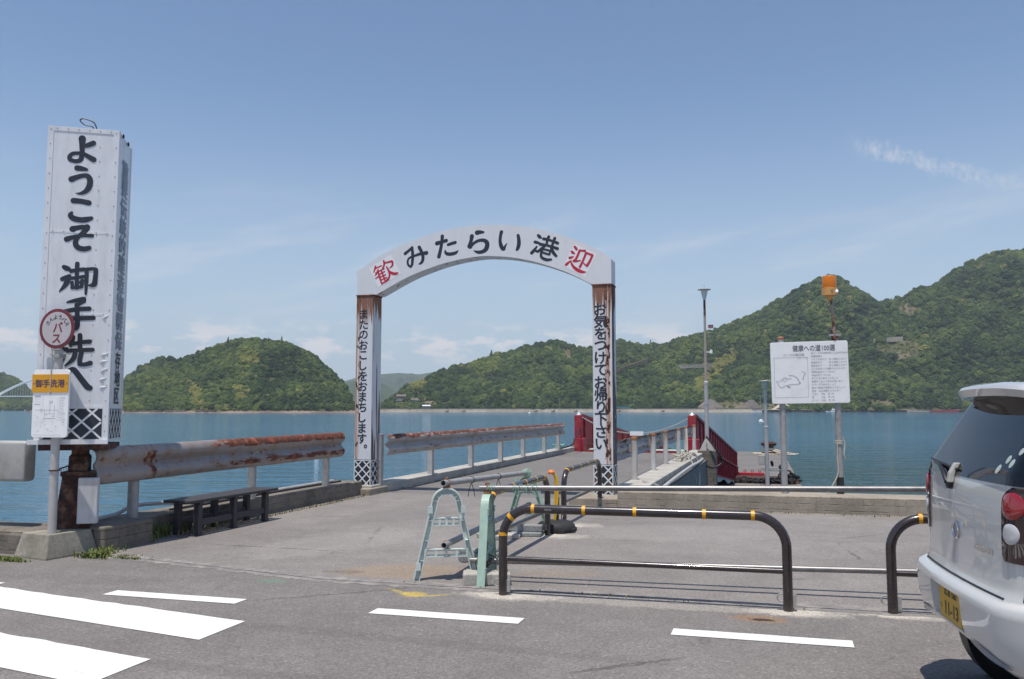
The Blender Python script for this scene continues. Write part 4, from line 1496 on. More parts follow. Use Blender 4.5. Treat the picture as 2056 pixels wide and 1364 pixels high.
MINATO = [[(328, 192, 56), (360, 226, 76), (398, 254, 32)], [(262, 338, 66), (310, 352, 64), (362, 360, 34)], [(190, 575, 74), (245, 515, 66), (300, 440, 40)], [(250, 520, 40), (330, 540, 62), (420, 470, 62), (500, 400, 56)],
          [(560, 225, 66), (532, 300, 58), (512, 400, 54)], [(692, 258, 66), (662, 335, 58), (632, 425, 56)], [(448, 268, 66), (590, 300, 52), (755, 362, 66)], [(372, 385, 66), (560, 420, 54), (750, 482, 66)],
          [(610, 440, 54), (655, 560, 70), (722, 640, 58)], [(440, 492, 44), (600, 530, 46)], [(598, 520, 46), (575, 610, 46)], [(410, 560, 44), (560, 608, 46)], [(420, 500, 54), (392, 620, 56), (420, 682, 60), (520, 722, 62), (615, 715, 44)]]
mb = MB()
brush(mb, MINATO, tfE, ff, 0.0008)
mb.build('character', M['ink'], arch)
KAN = [[(205, 600, 40), (185, 680, 36), (162, 730, 12)], [(200, 645, 32), (335, 585, 30)], [(262, 672, 34), (222, 770, 34), (188, 805, 12)], [(208, 742, 28), (390, 650, 30)], [(255, 690, 36), (302, 850, 40), (345, 985, 32)],
       [(325, 680, 30), (372, 790, 34), (420, 925, 34)], [(285, 775, 28), (402, 710, 28)], [(308, 835, 28), (425, 778, 28)], [(328, 895, 28), (448, 838, 30)], [(345, 968, 32), (430, 925, 32), (490, 880, 36)], [(212, 860, 28), (275, 815, 28)],
       [(385, 478, 40), (395, 560, 40), (362, 640, 30)], [(400, 522, 36), (480, 505, 36), (560, 485, 44)], [(572, 490, 44), (575, 570, 40), (520, 628, 20)], [(448, 605, 30), (490, 680, 42), (512, 740, 46)],
       [(508, 735, 40), (505, 830, 40), (440, 905, 30)], [(512, 715, 44), (585, 750, 56), (660, 752, 50), (708, 726, 8)]]
GEI = [[(1122, 438, 46), (1152, 478, 60), (1172, 505, 42)], [(1062, 545, 50), (1085, 572, 60), (1120, 590, 32)], [(1018, 682, 60), (1060, 672, 48), (1098, 656, 24)], [(940, 830, 64), (990, 785, 48), (1048, 745, 26)],
       [(1042, 760, 30), (1085, 860, 54), (1180, 942, 72), (1290, 988, 64), (1382, 990, 8)], [(1230, 520, 44), (1300, 528, 44), (1345, 530, 56)], [(1232, 530, 50), (1180, 650, 50), (1130, 745, 50)], [(1112, 745, 66), (1180, 752, 40), (1248, 738, 24)],
       [(1372, 575, 50), (1310, 730, 46), (1238, 880, 52)], [(1380, 576, 44), (1450, 600, 42), (1512, 628, 50)], [(1508, 632, 50), (1450, 760, 50), (1392, 850, 56)], [(1390, 862, 32), (1315, 795, 22)]]
for s, tf, sq in ((KAN, tfC, [(65, 640), (540, 340), (760, 750), (270, 1062)]), (GEI, tfE, [(1110, 370), (1610, 600), (1358, 1100), (876, 862)])):
    vp = MB().add([ff(*tf(*q), 0.0015) for q in sq], [(0, 1, 2, 3)]).build('vinyl_patch', M['patch_white'], arch)
    mb = MB()
    brush(mb, s, tf, ff, 0.0022)
    mb.build('character', M['red_ink'], vp)


def column(txt, x, z0, z1, size, bold, parent, mat, to3=ff, depth=0.002, sx=1.0, name='lettering', last=None):
    mb = MB()
    n = len(txt)
    for i, ch in enumerate(txt):
        z = z0 + (z1 - z0) * i / (n - 1)
        if ch == '。':
            write(mb, ch, to3, x + size * 0.35, z + size * 0.25, size, depth + 0.0001 * i, bold, sx)
        else:
            write(mb, ch, to3, x, z, size, depth + 0.0001 * i, bold, sx)
    return mb.build(name, mat, parent)


uL = arch_uv(730, 632)[0]
zt, zb = arch_uv(733, 631)[1], arch_uv(729, 902)[1]
column('またのおこしをおまちします。', (XL0 + XL1) / 2 - 0.015, zt, zb, 0.205, 0.022, arch, M['ink'])
zt, zb = arch_uv(1208, 621)[1], arch_uv(1207, 892)[1]
column('お気をつけてお帰り下さい', (XR0 + XR1) / 2 - 0.03, zt, zb, 0.235, 0.024, arch, M['ink'])
# ------------------------------------------------------------------ welcome pillar on the left
PR = rad(14)
PX, PY = Vector((math.cos(PR), math.sin(PR), 0)), Vector((-math.sin(PR), math.cos(PR), 0))
PW, PD, PZ0, PZ1 = 0.715, 0.68, 1.20, 4.635
PC = Vector((-4.378, 9.0, 0)) - PX * PW           # front left corner
pil = thing('welcome_pillar', 'tall white sign pillar with large dark brush lettering on a rusty iron stand', 'sign pillar', PC, PR)


def pil_mask(t, xyz, v):
    return t.math('MULTIPLY', t.smooth(xyz[2], 4.45, 4.75), 0.0)


M['pil'] = weathered('pillar_sheet_metal', (0.74, 0.755, 0.785), (0.14, 0.08, 0.05), 0.235, 3.2, grime=0.20, soft=0.03, rough=0.32)


def dented(m):
    t = NT(m.node_tree)
    b = t.n['Principled BSDF']
    v = obco(t)
    t.put(b.inputs['Normal'], t.bump(t.noise(t.vec(v, (1.3, 1.3, 0.9)), 1.6, 2), 0.30, 0.05))


dented(M['pil'])
MB().box(0, PW, 0, PD, PZ0, PZ1).build('panel', M['pil'], pil, bevel=0.008)
# edge trim strips, seams and rivets
tr = MB()
tr.box(-0.004, 0.055, -0.006, 0.0, PZ0, PZ1).box(PW - 0.055, PW + 0.004, -0.006, 0.0, PZ0, PZ1)
tr.box(0.055, PW - 0.055, -0.005, 0.0, PZ1 - 0.05, PZ1).box(0.055, PW - 0.055, -0.005, 0.0, 1.545, 1.575)
tr.box(PW, PW + 0.005, 0.003, 0.05, PZ0, PZ1).box(PW, PW + 0.005, PD - 0.05, PD, PZ0, PZ1)
tr.box(0.055, PW - 0.055, -0.0022, 0.0, 3.455, 3.48).box(0.055, PW - 0.055, -0.0022, 0.0, 2.555, 2.58)
tr.box(-0.06, PW + 0.01, -0.022, 0.0, PZ0 - 0.035, PZ0 + 0.015)
tr.build('trim', M['pil'], pil, bevel=0.0015)
rv = MB()
for i in range(21):
    z = PZ0 + 0.1 + i * 0.165
    for x in (0.028, PW - 0.028, PW - 0.19):
        rv.lathe([(0.006, 0), (0.004, 0.004)], 6, M=Matrix.Translation((x, -0.006 if x != PW - 0.19 else 0, z)) @ Matrix.Rotation(rad(90), 4, 'X'))
for i in range(6):
    for z in (PZ1 - 0.025, 3.468, 2.568):
        rv.lathe([(0.006, 0), (0.004, 0.004)], 6, M=Matrix.Translation((0.09 + i * 0.108, -0.005, z)) @ Matrix.Rotation(rad(90), 4, 'X'))
rv.build('rivets', M['rust_cap'], pil)
# buckled corner sheet near the right edge
bk = MB()
for i, z in enumerate((2.55, 2.14, 2.06, 1.97, 1.87, 1.78)):
    bk.lathe([(0.001, -0.045), (0.010, -0.015), (0.008, 0.012), (0.001, 0.05)], 8, M=Matrix.Translation((PW - 0.06 + 0.008 * (i % 2), -0.004, z)) @ Matrix.Rotation(rad(62 + 9 * (i % 3)), 4, 'Y'))
bk.build('buckled_edge', M['pil'], pil, smooth=True)
pf = lambda u, z, d_: (u, -d_, z)


def pil_uv(px, py):
    return faceuv(px, py, PC, PX, PY)


S1 = 5.25
tA = lambda x, y: pil_uv(x / S1 + 110, y / S1 + 260)
S2 = 4.873
tB = lambda x, y: pil_uv(x / S2 + 100, y / S2 + 520)
YO = [[(290, 98, 74), (289, 180, 56), (287, 270, 50), (268, 325, 50), (215, 338, 44)], [(228, 338, 44), (168, 322, 46), (156, 290, 44), (186, 258, 42), (240, 252, 40), (300, 258, 42), (350, 285, 50), (410, 320, 60)], [(312, 178, 40), (360, 165, 54), (408, 146, 56)]]
U = [[(238, 408, 62), (290, 416, 54), (335, 425, 34)], [(178, 526, 66), (225, 508, 56), (290, 490, 50), (345, 492, 52), (372, 535, 60), (364, 600, 60), (330, 650, 52), (275, 676, 32), (222, 674, 8)]]
KO = [[(200, 752, 64), (270, 758, 58), (358, 776, 60)], [(178, 880, 34), (165, 908, 52), (202, 940, 62), (270, 955, 62), (330, 952, 62), (385, 938, 44)]]
SO = [[(190, 1052, 70), (240, 1038, 54), (300, 1030, 52)], [(340, 1032, 66), (318, 1072, 58), (272, 1112, 44)], [(128, 1158, 62), (200, 1136, 48), (300, 1120, 40), (394, 1122, 42)], [(262, 1120, 40), (226, 1165, 50), (220, 1210, 56), (250, 1248, 58), (310, 1262, 58), (362, 1250, 50)]]
ON = [[(138, 78, 40), (168, 94, 54), (198, 106, 30)], [(125, 198, 48), (165, 178, 40), (196, 164, 28)], [(188, 172, 46), (158, 248, 50), (95, 320, 14)], [(270, 48, 44), (266, 120, 40), (264, 284, 40)], [(210, 120, 42), (270, 110, 38), (332, 104, 44)],
      [(212, 190, 38), (270, 184, 34), (332, 174, 38)], [(218, 232, 36), (222, 280, 34)], [(218, 282, 34), (270, 280, 36), (312, 274, 34)], [(318, 214, 38), (312, 270, 30)], [(276, 236, 26), (318, 224, 24)],
      [(362, 108, 38), (358, 220, 38), (352, 345, 22)], [(360, 104, 38), (420, 98, 34), (448, 104, 42)], [(452, 110, 44), (444, 200, 46), (432, 252, 52), (385, 262, 20)]]
TE = [[(172, 425, 20), (240, 410, 40), (330, 396, 54)], [(330, 412, 50), (292, 438, 38), (262, 462, 34)], [(148, 516, 46), (260, 494, 46), (385, 488, 48)], [(125, 584, 46), (270, 582, 44), (426, 578, 46)], [(264, 450, 44), (270, 560, 46), (268, 650, 50), (246, 682, 44), (200, 676, 20)]]
SEN = [[(118, 786, 42), (150, 800, 48), (178, 812, 34)], [(95, 884, 46), (165, 884, 42)], [(85, 1036, 42), (118, 1000, 40), (148, 942, 22)], [(228, 765, 42), (218, 812, 40), (205, 846, 34)], [(205, 836, 36), (300, 818, 42), (390, 810, 46)],
       [(175, 900, 42), (300, 893, 42), (418, 890, 44)], [(296, 748, 46), (296, 892, 44)], [(252, 908, 44), (228, 980, 48), (150, 1046, 16)], [(312, 908, 46), (294, 985, 46), (292, 1032, 40)], [(292, 1030, 42), (340, 1035, 44), (396, 1020, 50)]]
HE = [[(192, 1092, 46), (236, 1086, 54), (300, 1165, 56), (365, 1248, 60), (392, 1264, 56)]]
for s, tf in ((YO, tA), (U, tA), (KO, tA), (SO, tA), (ON, tB), (TE, tB), (SEN, tB), (HE, tB)):
    mb = MB()
    brush(mb, s, tf, pf, 0.0026)
    mb.build('character', M['ink'], pil)
sf = lambda u, z, d_: (PW + d_, u, z)
column('重要伝統的建造物群保', PD * 0.52, 4.28, 2.31, 0.225, 0.028, pil, M['ink_grey'], sf, 0.006, 1.55)
column('存地区', PD * 0.52, 2.09, 1.69, 0.205, 0.028, pil, M['ink'], sf, 0.006, 1.3)
# dark lattice field round the foot of the panel
lp = MB()
lp.box(0.06, PW - 0.06, -0.004, 0.0, PZ0 + 0.02, 1.545)
lp.box(PW, PW + 0.004, 0.052, PD - 0.052, PZ0 + 0.02, 1.545)
lo = lp.build('lattice_field', M['ink'], pil)
lt = MB()
wq = 0.0105


def diag(fx, u0, u1, z0, z1, n, dep):
    W_, H_ = u1 - u0, z1 - z0
    k = 0
    for sgn in (1, -1):
        for i in range(-4, 6):
            a0 = u0 + (i + 0.0) * W_ / n if sgn > 0 else u1 - i * W_ / n
            pts = [(a0 + sgn * W_ / n * m_ / 20 * 1.75, z0 + H_ * m_ / 20) for m_ in range(21)]
            pts = [p for p in pts if u0 - 1e-6 <= p[0] <= u1 + 1e-6]
            if len(pts) > 2:
                k += 1
                (ua, za), (ub, zb) = pts[0], pts[-1]
                ln_ = math.hypot(ub - ua, zb - za)
                nx, nz = -(zb - za) / ln_ * wq, (ub - ua) / ln_ * wq
                d_ = dep + k * 8e-5
                lt.add([fx(ua + nx, za + nz, d_), fx(ub + nx, zb + nz, d_), fx(ub - nx, zb - nz, d_), fx(ua - nx, za - nz, d_)], [(0, 1, 2, 3)])


diag(pf, 0.06, PW - 0.06, PZ0 + 0.02, 1.545, 3, 0.006)
diag(sf, 0.052, PD - 0.052, PZ0 + 0.02, 1.545, 4, 0.006)
lt.build('lattice', M['white'], lo)
# stand
cx, cy = PW / 2 + 0.02, PD / 2
MB().box(cx - 0.34, cx + 0.33, cy - 0.33, cy + 0.33, PZ0 - 0.10, PZ0 - 0.036).build('base_plate', M['rusty_iron'], pil, bevel=0.006)
MB().loft([[Vector((cx + sx * q, cy + sy * q, z)) for sx, sy in ((-1, -1), (1, -1), (1, 1), (-1, 1))] for q, z in ((0.095, 0.86), (0.095, 1.02), (0.075, 1.05), (0.075, PZ0 - 0.10))]).build('stem', M['rusty_iron'], pil, bevel=0.006)
ped = MB().loft([[Vector((cx + sx * q + o_, cy + sy * q, z)) for sx, sy in ((-1, -1), (1, -1), (1, 1), (-1, 1))] for q, z, o_ in ((0.185, 0.20, -0.02), (0.15, 0.80, 0.01), (0.165, 0.82, 0.01), (0.165, 0.86, 0.01))])
ped.build('pedestal', M['rusty_iron'], pil, bevel=0.006)
MB().box(cx + 0.05, cx + 0.25, cy - 0.27, cy - 0.17, 0.31, 0.80).build('control_box', weathered('old_box_paint', (0.56, 0.55, 0.56), amount=0.2, scale=5, grime=0.4), pil, bevel=0.012)
hk = MB()
hk.tube(bez([(x_ - 0.03, 0.12, PZ1 + z_) for x_, z_ in ((0.48, 0), (0.48, 0.05), (0.45, 0.11), (0.38, 0.14), (0.335, 0.145), (0.31, 0.12), (0.36, 0.075), (0.43, 0.065), (0.45, 0.04), (0.455, 0))], 5), 0.007, 6)
hk.build('wire_loop', M['cable'], pil, smooth=True)
lg = MB()
for y in (0.15, 0.42):
    lg.torus((PW + 0.012, y, PZ1 - 0.012 - 0.02 * y), 0.02, 0.007, Matrix.Rotation(rad(90), 4, 'Y'), 10, 5)
lg.build('lifting_lug', M['rusty_iron'], pil)

# ------------------------------------------------------------------ bus stop
BR = rad(-12)
M['conc_base'] = concrete('block_concrete', (0.31, 0.285, 0.235), False, 31.0, 0.25, 0.2)
bus = thing('bus_stop', 'bus stop sign with round red-rimmed plate over an orange and white timetable board', 'bus stop', (-4.752, 8.76, 0.0), BR)
MB().loft([[Vector((x, y, z)) for x, y in rrect(-a, a, -b, b, 0.012, 1)] for a, b, z in ((0.262, 0.30, -0.01), (0.262, 0.30, 0.02), (0.212, 0.25, 0.25))]).build('concrete_base', M['conc_base'], bus, (-0.125, 0.16, 0), rad(-14.5), bevel=0.006)
bp = MB().tube([(-0.055, 0, 0.24), (-0.068, 0, 2.17)], 0.043, 16)
bp.build('pole', M['post_grey'], bus, smooth=True)
DC = Vector((-0.055, -0.055, 2.39))
MB().lathe([(0.001, -0.006), (0.212, -0.006), (0.212, 0.006), (0.001, 0.006)], 48, M=Matrix.Translation(DC) @ Matrix.Rotation(rad(90), 4, 'X')).build('disc', plain('faded_maroon_rim', (0.17, 0.03, 0.04), 0.5, var=0.2), bus)
MB().lathe([(0.001, 0), (0.178, 0.0), (0.178, 0.001), (0.001, 0.001)], 48, M=Matrix.Translation(DC + Vector((0, -0.0075, 0))) @ Matrix.Rotation(rad(90), 4, 'X')).build('disc_face', plain('weathered_disc_face', (0.50, 0.465, 0.48), 0.5, var=0.06), bus)
bf = lambda u, z, d_: (DC.x + u, DC.y - 0.0086 - d_, DC.z + z)
mb = MB()
for i, ch in enumerate('さんようバス'):
    th = rad(150 - i * 25)
    write(mb, ch, bf, 0.130 * math.cos(th) + 0.005, 0.130 * math.sin(th) - 0.005, 0.056, 0.001 + i * 1e-4, 0.015, rot=th - rad(90))
mb.build('lettering', M['ink'], bus)
mb = MB()
write(mb, 'バ', bf, 0.015, 0.015, 0.125, 0.001, 0.03)
write(mb, 'ス', bf, 0.003, -0.108, 0.118, 0.0012, 0.03)
mb.build('lettering', M['magenta_ink'], bus)
MB().box(-0.12, -0.01, -0.06, -0.02, 2.16, 2.225).box(-0.115, -0.02, -0.055, 0.05, 2.08, 2.12).box(-0.135, -0.115, -0.05, -0.03, 2.11, 2.13).build('clamp', M['galv_dull'], bus, bevel=0.004)
BZ0, BZ1 = 1.245, 1.955
BX0, BX1 = -0.29, 0.145
mb = MB()
mb.prism(rrect(BX0, BX1, BZ0, BZ1, 0.035, 5), 'y', -0.085, -0.063)
mb.build('timetable_board', M['board_white'], bus, bevel=0.003)
MB().box(BX0 - 0.008, BX1 - 0.004, -0.093, -0.0855, 1.715, 1.905).build('name_plate', plain('orange_name_plate', (0.70, 0.33, 0.015), 0.4), bus)
tf3 = lambda u, z, d_: (u, -0.0935 - d_, z)
mb = MB()
write(mb, '御手洗港', tf3, -0.078, 1.81, 0.088, 0.001, 0.022, 1.02)
write(mb, '‹', tf3, -0.275, 1.81, 0.05, 0.001, 0.03)
write(mb, '›', tf3, 0.125, 1.81, 0.05, 0.001, 0.03)
mb.build('lettering', plain('purple_lettering', (0.07, 0.045, 0.10), 0.5), bus)
MB().box(-0.076, -0.069, -0.0965, -0.0855, 1.70, 2.16).build('cable_strip', M['post_grey'], bus)
tf4 = lambda u, z, d_: (u, -0.0855 - d_, z)
mb, mf = MB(), MB()
rng = random.Random(21)
# faded timetable grids and a route diagram
k = 0
for r in range(5):
    k += 1
    mf.box(-0.262, -0.192, -0.0860 - k * 1e-5, -0.0850, 1.685 - r * 0.022, 1.6865 - r * 0.022)
mb.box(-0.262, -0.192, -0.0866, -0.0850, 1.672, 1.682)
mb.box(-0.262, -0.192, -0.0866, -0.0850, 1.588, 1.592)
for r in range(15):
    z = 1.645 - r * 0.016
    mf.box(0.035, 0.115 - rng.random() * 0.035, -0.0862, -0.0850, z, z + 0.004)
    if r % 2 == 0:
        mf.box(0.012, 0.022, -0.0862, -0.0850, z, z + 0.007)
mb.box(0.04, 0.105, -0.0864, -0.0850, 1.66, 1.6635)
for r in range(9):
    mf.box(-0.165, -0.155, -0.0862, -0.0850, 1.68 - r * 0.02, 1.688 - r * 0.02)
mf.box(-0.085, -0.04, -0.0862, -0.0850, 1.60, 1.63)
for (x0, x1, z0, z1) in ((-0.14, -0.02, 1.44, 1.446), (-0.14, -0.136, 1.44, 1.54), (-0.02, -0.016, 1.44, 1.58), (-0.255, 0.03, 1.53, 1.533), (-0.14, -0.02, 1.49, 1.493), (-0.075, -0.07, 1.49, 1.60)):
    mb.box(x0, x1, -0.0863, -0.0850, z0, z1)
for i in range(46):
    x, z = rng.uniform(-0.265, 0.10), rng.uniform(1.29, 1.56)
    (mb if i % 3 == 0 else mf).box(x, x + rng.uniform(0.004, 0.022), -0.0861, -0.0850, z, z + rng.uniform(0.003, 0.008))
for i in range(30):
    x = -0.26 + i * 0.011
    mf.box(x, x + 0.007, -0.0861, -0.0850, 1.268, 1.275)
mf.build('printing', M['ink_faint'], bus)
mb.build('printing', M['ink_pale'], bus)
# a length of frayed cord tied from the bus stop pole to the pillar
mb = MB()
pts = bez([(-4.81, 8.80, 0.90), (-4.79, 8.92, 0.92), (-4.76, 9.05, 0.95), (-4.72, 9.20, 1.0)], 8)
mb.tube(pts, 0.008, 6)
mb.torus((-4.81, 8.772, 0.90), 0.047, 0.008, None, 16, 6)
rng = random.Random(2)
for i in range(9):
    p = pts[4 + i * 2]
    mb.tube([p, p + np.array((rng.uniform(-.02, .02), rng.uniform(-.02, .02), -rng.uniform(0.03, 0.09)))], 0.003, 4)
tag(mb.build('cord', M['rusty_iron']), 'frayed brown cord tied between the bus stop pole and the rusty pillar stand', 'cord')

# ------------------------------------------------------------------ guard rails
WB = [(0.0, 0.0), (0.012, 0.03), (0.055, 0.055), (0.20, 0.085), (0.32, 0.075), (0.43, 0.022), (0.5, 0.010), (0.57, 0.022), (0.68, 0.075), (0.80, 0.085), (0.945, 0.055), (0.988, 0.03), (1.0, 0.0)]


def wbeam(mb, x0, x1, h, z0, side=-1, n=28, wob=0.004, seed=0, slope=0.0):
    """corrugated beam along local x; side = -1 bulges toward -y"""
    rng = random.Random(seed)
    rings = []
    for i in range(n + 1):
        x = x0 + (x1 - x0) * i / n
        j = rng.uniform(-wob, wob)
        out = [Vector((x, side * (o_ + j), z0 + s * h + slope * (x - x0) + j)) for s, o_ in WB]
        inn = [Vector((x, side * (o_ + j - 0.007), z0 + s * h + slope * (x - x0) + j)) for s, o_ in reversed(WB)]
        rings.append(out + inn)
    mb.loft(rings)
    return mb


def rail_mask(z0, h, x_from, x_to, top, low, mid=0.0):
    def f(t, xyz, v):
        x, y, z = xyz
        s = t.math('DIVIDE', t.math('SUBTRACT', z, z0), h)
        m1 = t.math('MULTIPLY', t.smooth(s, 0.72, 0.86), top)
        m2 = t.math('MULTIPLY', t.math('MULTIPLY', t.smooth(s, 0.10, 0.2), t.smooth(s, 0.40, 0.30)), low)
        run = t.smooth(x, x_from, x_to)
        return t.math('ADD', t.math('MULTIPLY', t.math('ADD', m1, m2), run), mid)
    return f


BEAM0, BH = 0.70, 0.42
gr = thing('guard_rail', 'rusty grey corrugated guard rail with a blunt rounded end beside the dark bench', 'guard rail', P(-7.22, 7.55), ROT + rad(90), 'corrugated guard rails of the quay')
mt = weathered('guard_rail_metal', (0.29, 0.285, 0.288), (0.20, 0.058, 0.034), 0.35, 4.5, (0.8, 3, 3), mask=rail_mask(BEAM0, BH, 1.5, 2.4, 0.34, 0.20), grime=0.65, metal=0.2, rough=0.45)
wbeam(MB(), 0.45, 5.3, BH, BEAM0, -1, 40, 0.003, 3, 0.003).build('beam', mt, gr, smooth=True)
# blunt rounded end sleeve
mb = MB()
rings = []
for x, k in ((-0.16, 0.80), (-0.12, 0.93), (-0.04, 1.0), (0.2, 1.0), (0.5, 1.0), (0.72, 1.0)):
    hh = BH * k
    rings.append([Vector((x, -o_ * (0.55 + 0.5 * min(1, (x + 0.16) / 0.6)) - 0.012, BEAM0 + (BH - hh) / 2 + s * hh)) for s, o_ in WB] + [Vector((x, -o_ * 0.6 + 0.02, BEAM0 + (BH - hh) / 2 + s * hh)) for s, o_ in reversed(WB)])
mb.loft(rings)
mb.build('end_cap', weathered('end_cap_metal', (0.29, 0.285, 0.288), (0.17, 0.055, 0.034), 0.37, 6.0, (1.2, 1, 1), mask=lambda t, xyz, v: t.math('MULTIPLY', t.smooth(xyz[0], 0.3, 0.7), 0.13), grime=0.5), gr, smooth=True)
for x in (0.52, 2.85, 4.92):
    po = MB().tube([(x, 0.06, 0.0), (x, 0.06, 1.04)], 0.062, 16).build('post', M['galv_dull'], gr, smooth=True)
    MB().box(x - 0.05, x + 0.05, -0.015, 0.02, 0.80, 1.02).build('bracket', M['galv_dull'], po)
bl = MB()
for x in (0.62, 0.80, 2.72, 2.95, 4.72, 4.9, 5.05):
    bl.lathe([(0.014, 0), (0.012, 0.012)], 8, M=Matrix.Translation((x, -0.018, BEAM0 + BH * 0.5)) @ Matrix.Rotation(rad(90), 4, 'X'))
bl.build('bolts', M['rust_cap'], gr)
g2 = thing('guard_rail', 'long grey corrugated guard rail with rusty top edge on square posts along the pier', 'guard rail', P(-6.98, 13.95), ROT + rad(90), 'corrugated guard rails of the quay')
mt = weathered('guard_rail_metal', (0.42, 0.42, 0.43), (0.17, 0.055, 0.033), 0.33, 3.5, (0.8, 3, 3), mask=rail_mask(0.67, 0.39, -2, -1, 0.26, 0.08), grime=0.5, metal=0.15, rough=0.45)
wbeam(MB(), 0.10, 13.6, 0.39, 0.67, -1, 60, 0.004, 5, -0.0012).build('beam', mt, g2, smooth=True)
MB().prism([(0.055, 0), (-0.055, 0), (-0.055, 0.98), (0.055, 0.98)], 'x', -0.055, 0.055, M=Matrix.Translation((0.02, 0.05, 0.1))).build('post', M['galv_dull'], g2, bevel=0.01)
for x in (2.42, 4.85, 7.1, 9.15, 11.45, 13.2):
    MB().box(x - 0.06, x + 0.06, 0.0, 0.11, 0.1, 1.0).build('post', M['post_grey'], g2, bevel=0.008)
sp = MB()
for x in (4.7, 9.3):
    sp.box(x - 0.02, x + 0.16, -0.014, -0.006, 0.85, 0.89)
sp.build('splice_bolts', M['rust_cap'], g2)
M['whitepost'] = weathered('white_rail_post', (0.62, 0.61, 0.60), (0.20, 0.08, 0.04), 0.30, 4, (2, 2, 0.6), mask=lambda t, xyz, v: t.math('MULTIPLY', t.smooth(xyz[2], 0.55, 0.98), 0.2), grime=0.3)
g3 = thing('guard_rail', 'guard rail on round rust-topped posts on the pier kerb beside the tall lamp post', 'guard rail', P(-2.60, 14.3), ROT + rad(90), 'corrugated guard rails of the quay')
mt = weathered('guard_rail_metal', (0.44, 0.45, 0.46), (0.20, 0.08, 0.04), 0.36, 3.5, (0.8, 3, 3), mask=rail_mask(0.62, 0.36, -2, -1, 0.16, 0.1), grime=0.4, metal=0.15)
wbeam(MB(), 0.0, 14.1, 0.36, 0.62, 1, 60, 0.004, 6).build('beam', mt, g3, smooth=True)
for o_ in g3.children:
    o_.location = (0, 0.10, 0)
for k, x in enumerate((1.5, 4.0, 6.15, 8.9, 10.9, 13.45)):
    po = MB().tube([(x, 0, 0.19), (x, 0, 0.985)], 0.060, 16).build('post', M['whitepost'], g3, smooth=True)
    MB().lathe([(0.064, 0.955), (0.064, 0.99), (0.05, 1.012), (0.005, 1.018)], 16, (x, 0, 0)).build('cap', M['rust_cap'], po, smooth=True)
    MB().box(x - 0.05, x + 0.05, 0.06, 0.12, 0.72, 0.86).build('bracket', M['galv_dull'], po)
    MB().lathe([(0.02, 0), (0.02, 0.03), (0.005, 0.035)], 8, M=Matrix.Translation((x + 0.1, 0.04, 0.80)) @ Matrix.Rotation(rad(90), 4, 'X')).build('bolt', M['rust_cap'], po)
# the rounded end of another rail at the far left
g4 = thing('guard_rail', 'smooth rounded grey end of a guard rail beyond the bus stop pole', 'guard rail', P(-7.86, 7.18), rad(-14), 'corrugated guard rails of the quay')
mb = MB()
rings = []
for x, k in ((0.012, 0.90), (0.006, 0.96), (-0.01, 1.0), (-0.3, 1.0), (-0.6, 1.0)):
    hh = 0.44 * k
    pr = rrect(-0.11 * k, 0.05 * k, 0.97 - hh / 2, 0.97 + hh / 2, 0.035, 5)
    rings.append([Vector((x, y - 0.02, z)) for y, z in pr])
mb.loft(rings)
mb.build('end_cap', plain('end_cap_metal', (0.38, 0.375, 0.36), 0.5, 0.1, 0.12, 5, dirt=0.5, dirtcol=(0.22, 0.2, 0.16)), g4, smooth=True)
wbeam(MB(), -4.6, -0.5, 0.40, 0.77, -1, 20, 0.003, 9).build('beam', M['galv_dull'], g4, smooth=True)
for x in (-1.0, -3.2):
    MB().tube([(x, 0.06, 0.1), (x, 0.06, 1.05)], 0.062, 16).build('post', M['galv_dull'], g4, smooth=True)
# hose and cable lying behind the kerb
mb = MB()
mb.tube([P(a, b, z) for a, b, z in bez([(-7.50, 7.6, 0.27), (-7.42, 7.95, 0.31), (-7.45, 8.25, 0.37), (-7.45, 8.7, 0.36), (-7.46, 9.2, 0.31), (-7.48, 10, 0.28), (-7.50, 11.5, 0.275), (-7.50, 13.1, 0.275)], 6)], 0.024, 8)
tag(mb.build('hose', M['post_grey'], smooth=True), 'grey hose lying along the kerb behind the bench', 'hose')
mb = MB()
mb.tube([P(a, b, z) for a, b, z in bez([(-7.36, 8.8, 0.27), (-7.38, 9.6, 0.265), (-7.40, 11, 0.265), (-7.40, 13.2, 0.265)], 6)], 0.014, 8)
tag(mb.build('cable', M['cable'], smooth=True), 'black cable lying along the kerb under the guard rail', 'cable')

# ------------------------------------------------------------------ bench
be = thing('bench', 'dark slatted wooden bench on six square legs in front of the guard rail', 'bench', P(-7.15, 8.40), ROT + rad(89))
for i in range(4):
    y = -0.02 - i * 0.104
    MB().box(0, 1.80, y - 0.092, y, 0.405, 0.44).build('slat', M['bench'], be, bevel=0.006)
for x in (0.18, 0.86, 1.54):
    for y in (-0.40, -0.10):
        MB().box(x, x + 0.075, y, y + 0.075, 0.0, 0.375).build('leg', M['bench'], be, bevel=0.005)
    MB().box(x, x + 0.075, -0.415, -0.025, 0.3755, 0.4045).build('cross_bar', M['bench'], be)
for y in (-0.385, -0.085):
    MB().box(0.257, 0.858, y, y + 0.045, 0.12, 0.19).build('stretcher', M['bench'], be)
    MB().box(0.937, 1.538, y, y + 0.045, 0.12, 0.19).build('stretcher', M['bench'], be)

# ------------------------------------------------------------------ pipe barriers
BREC = {}


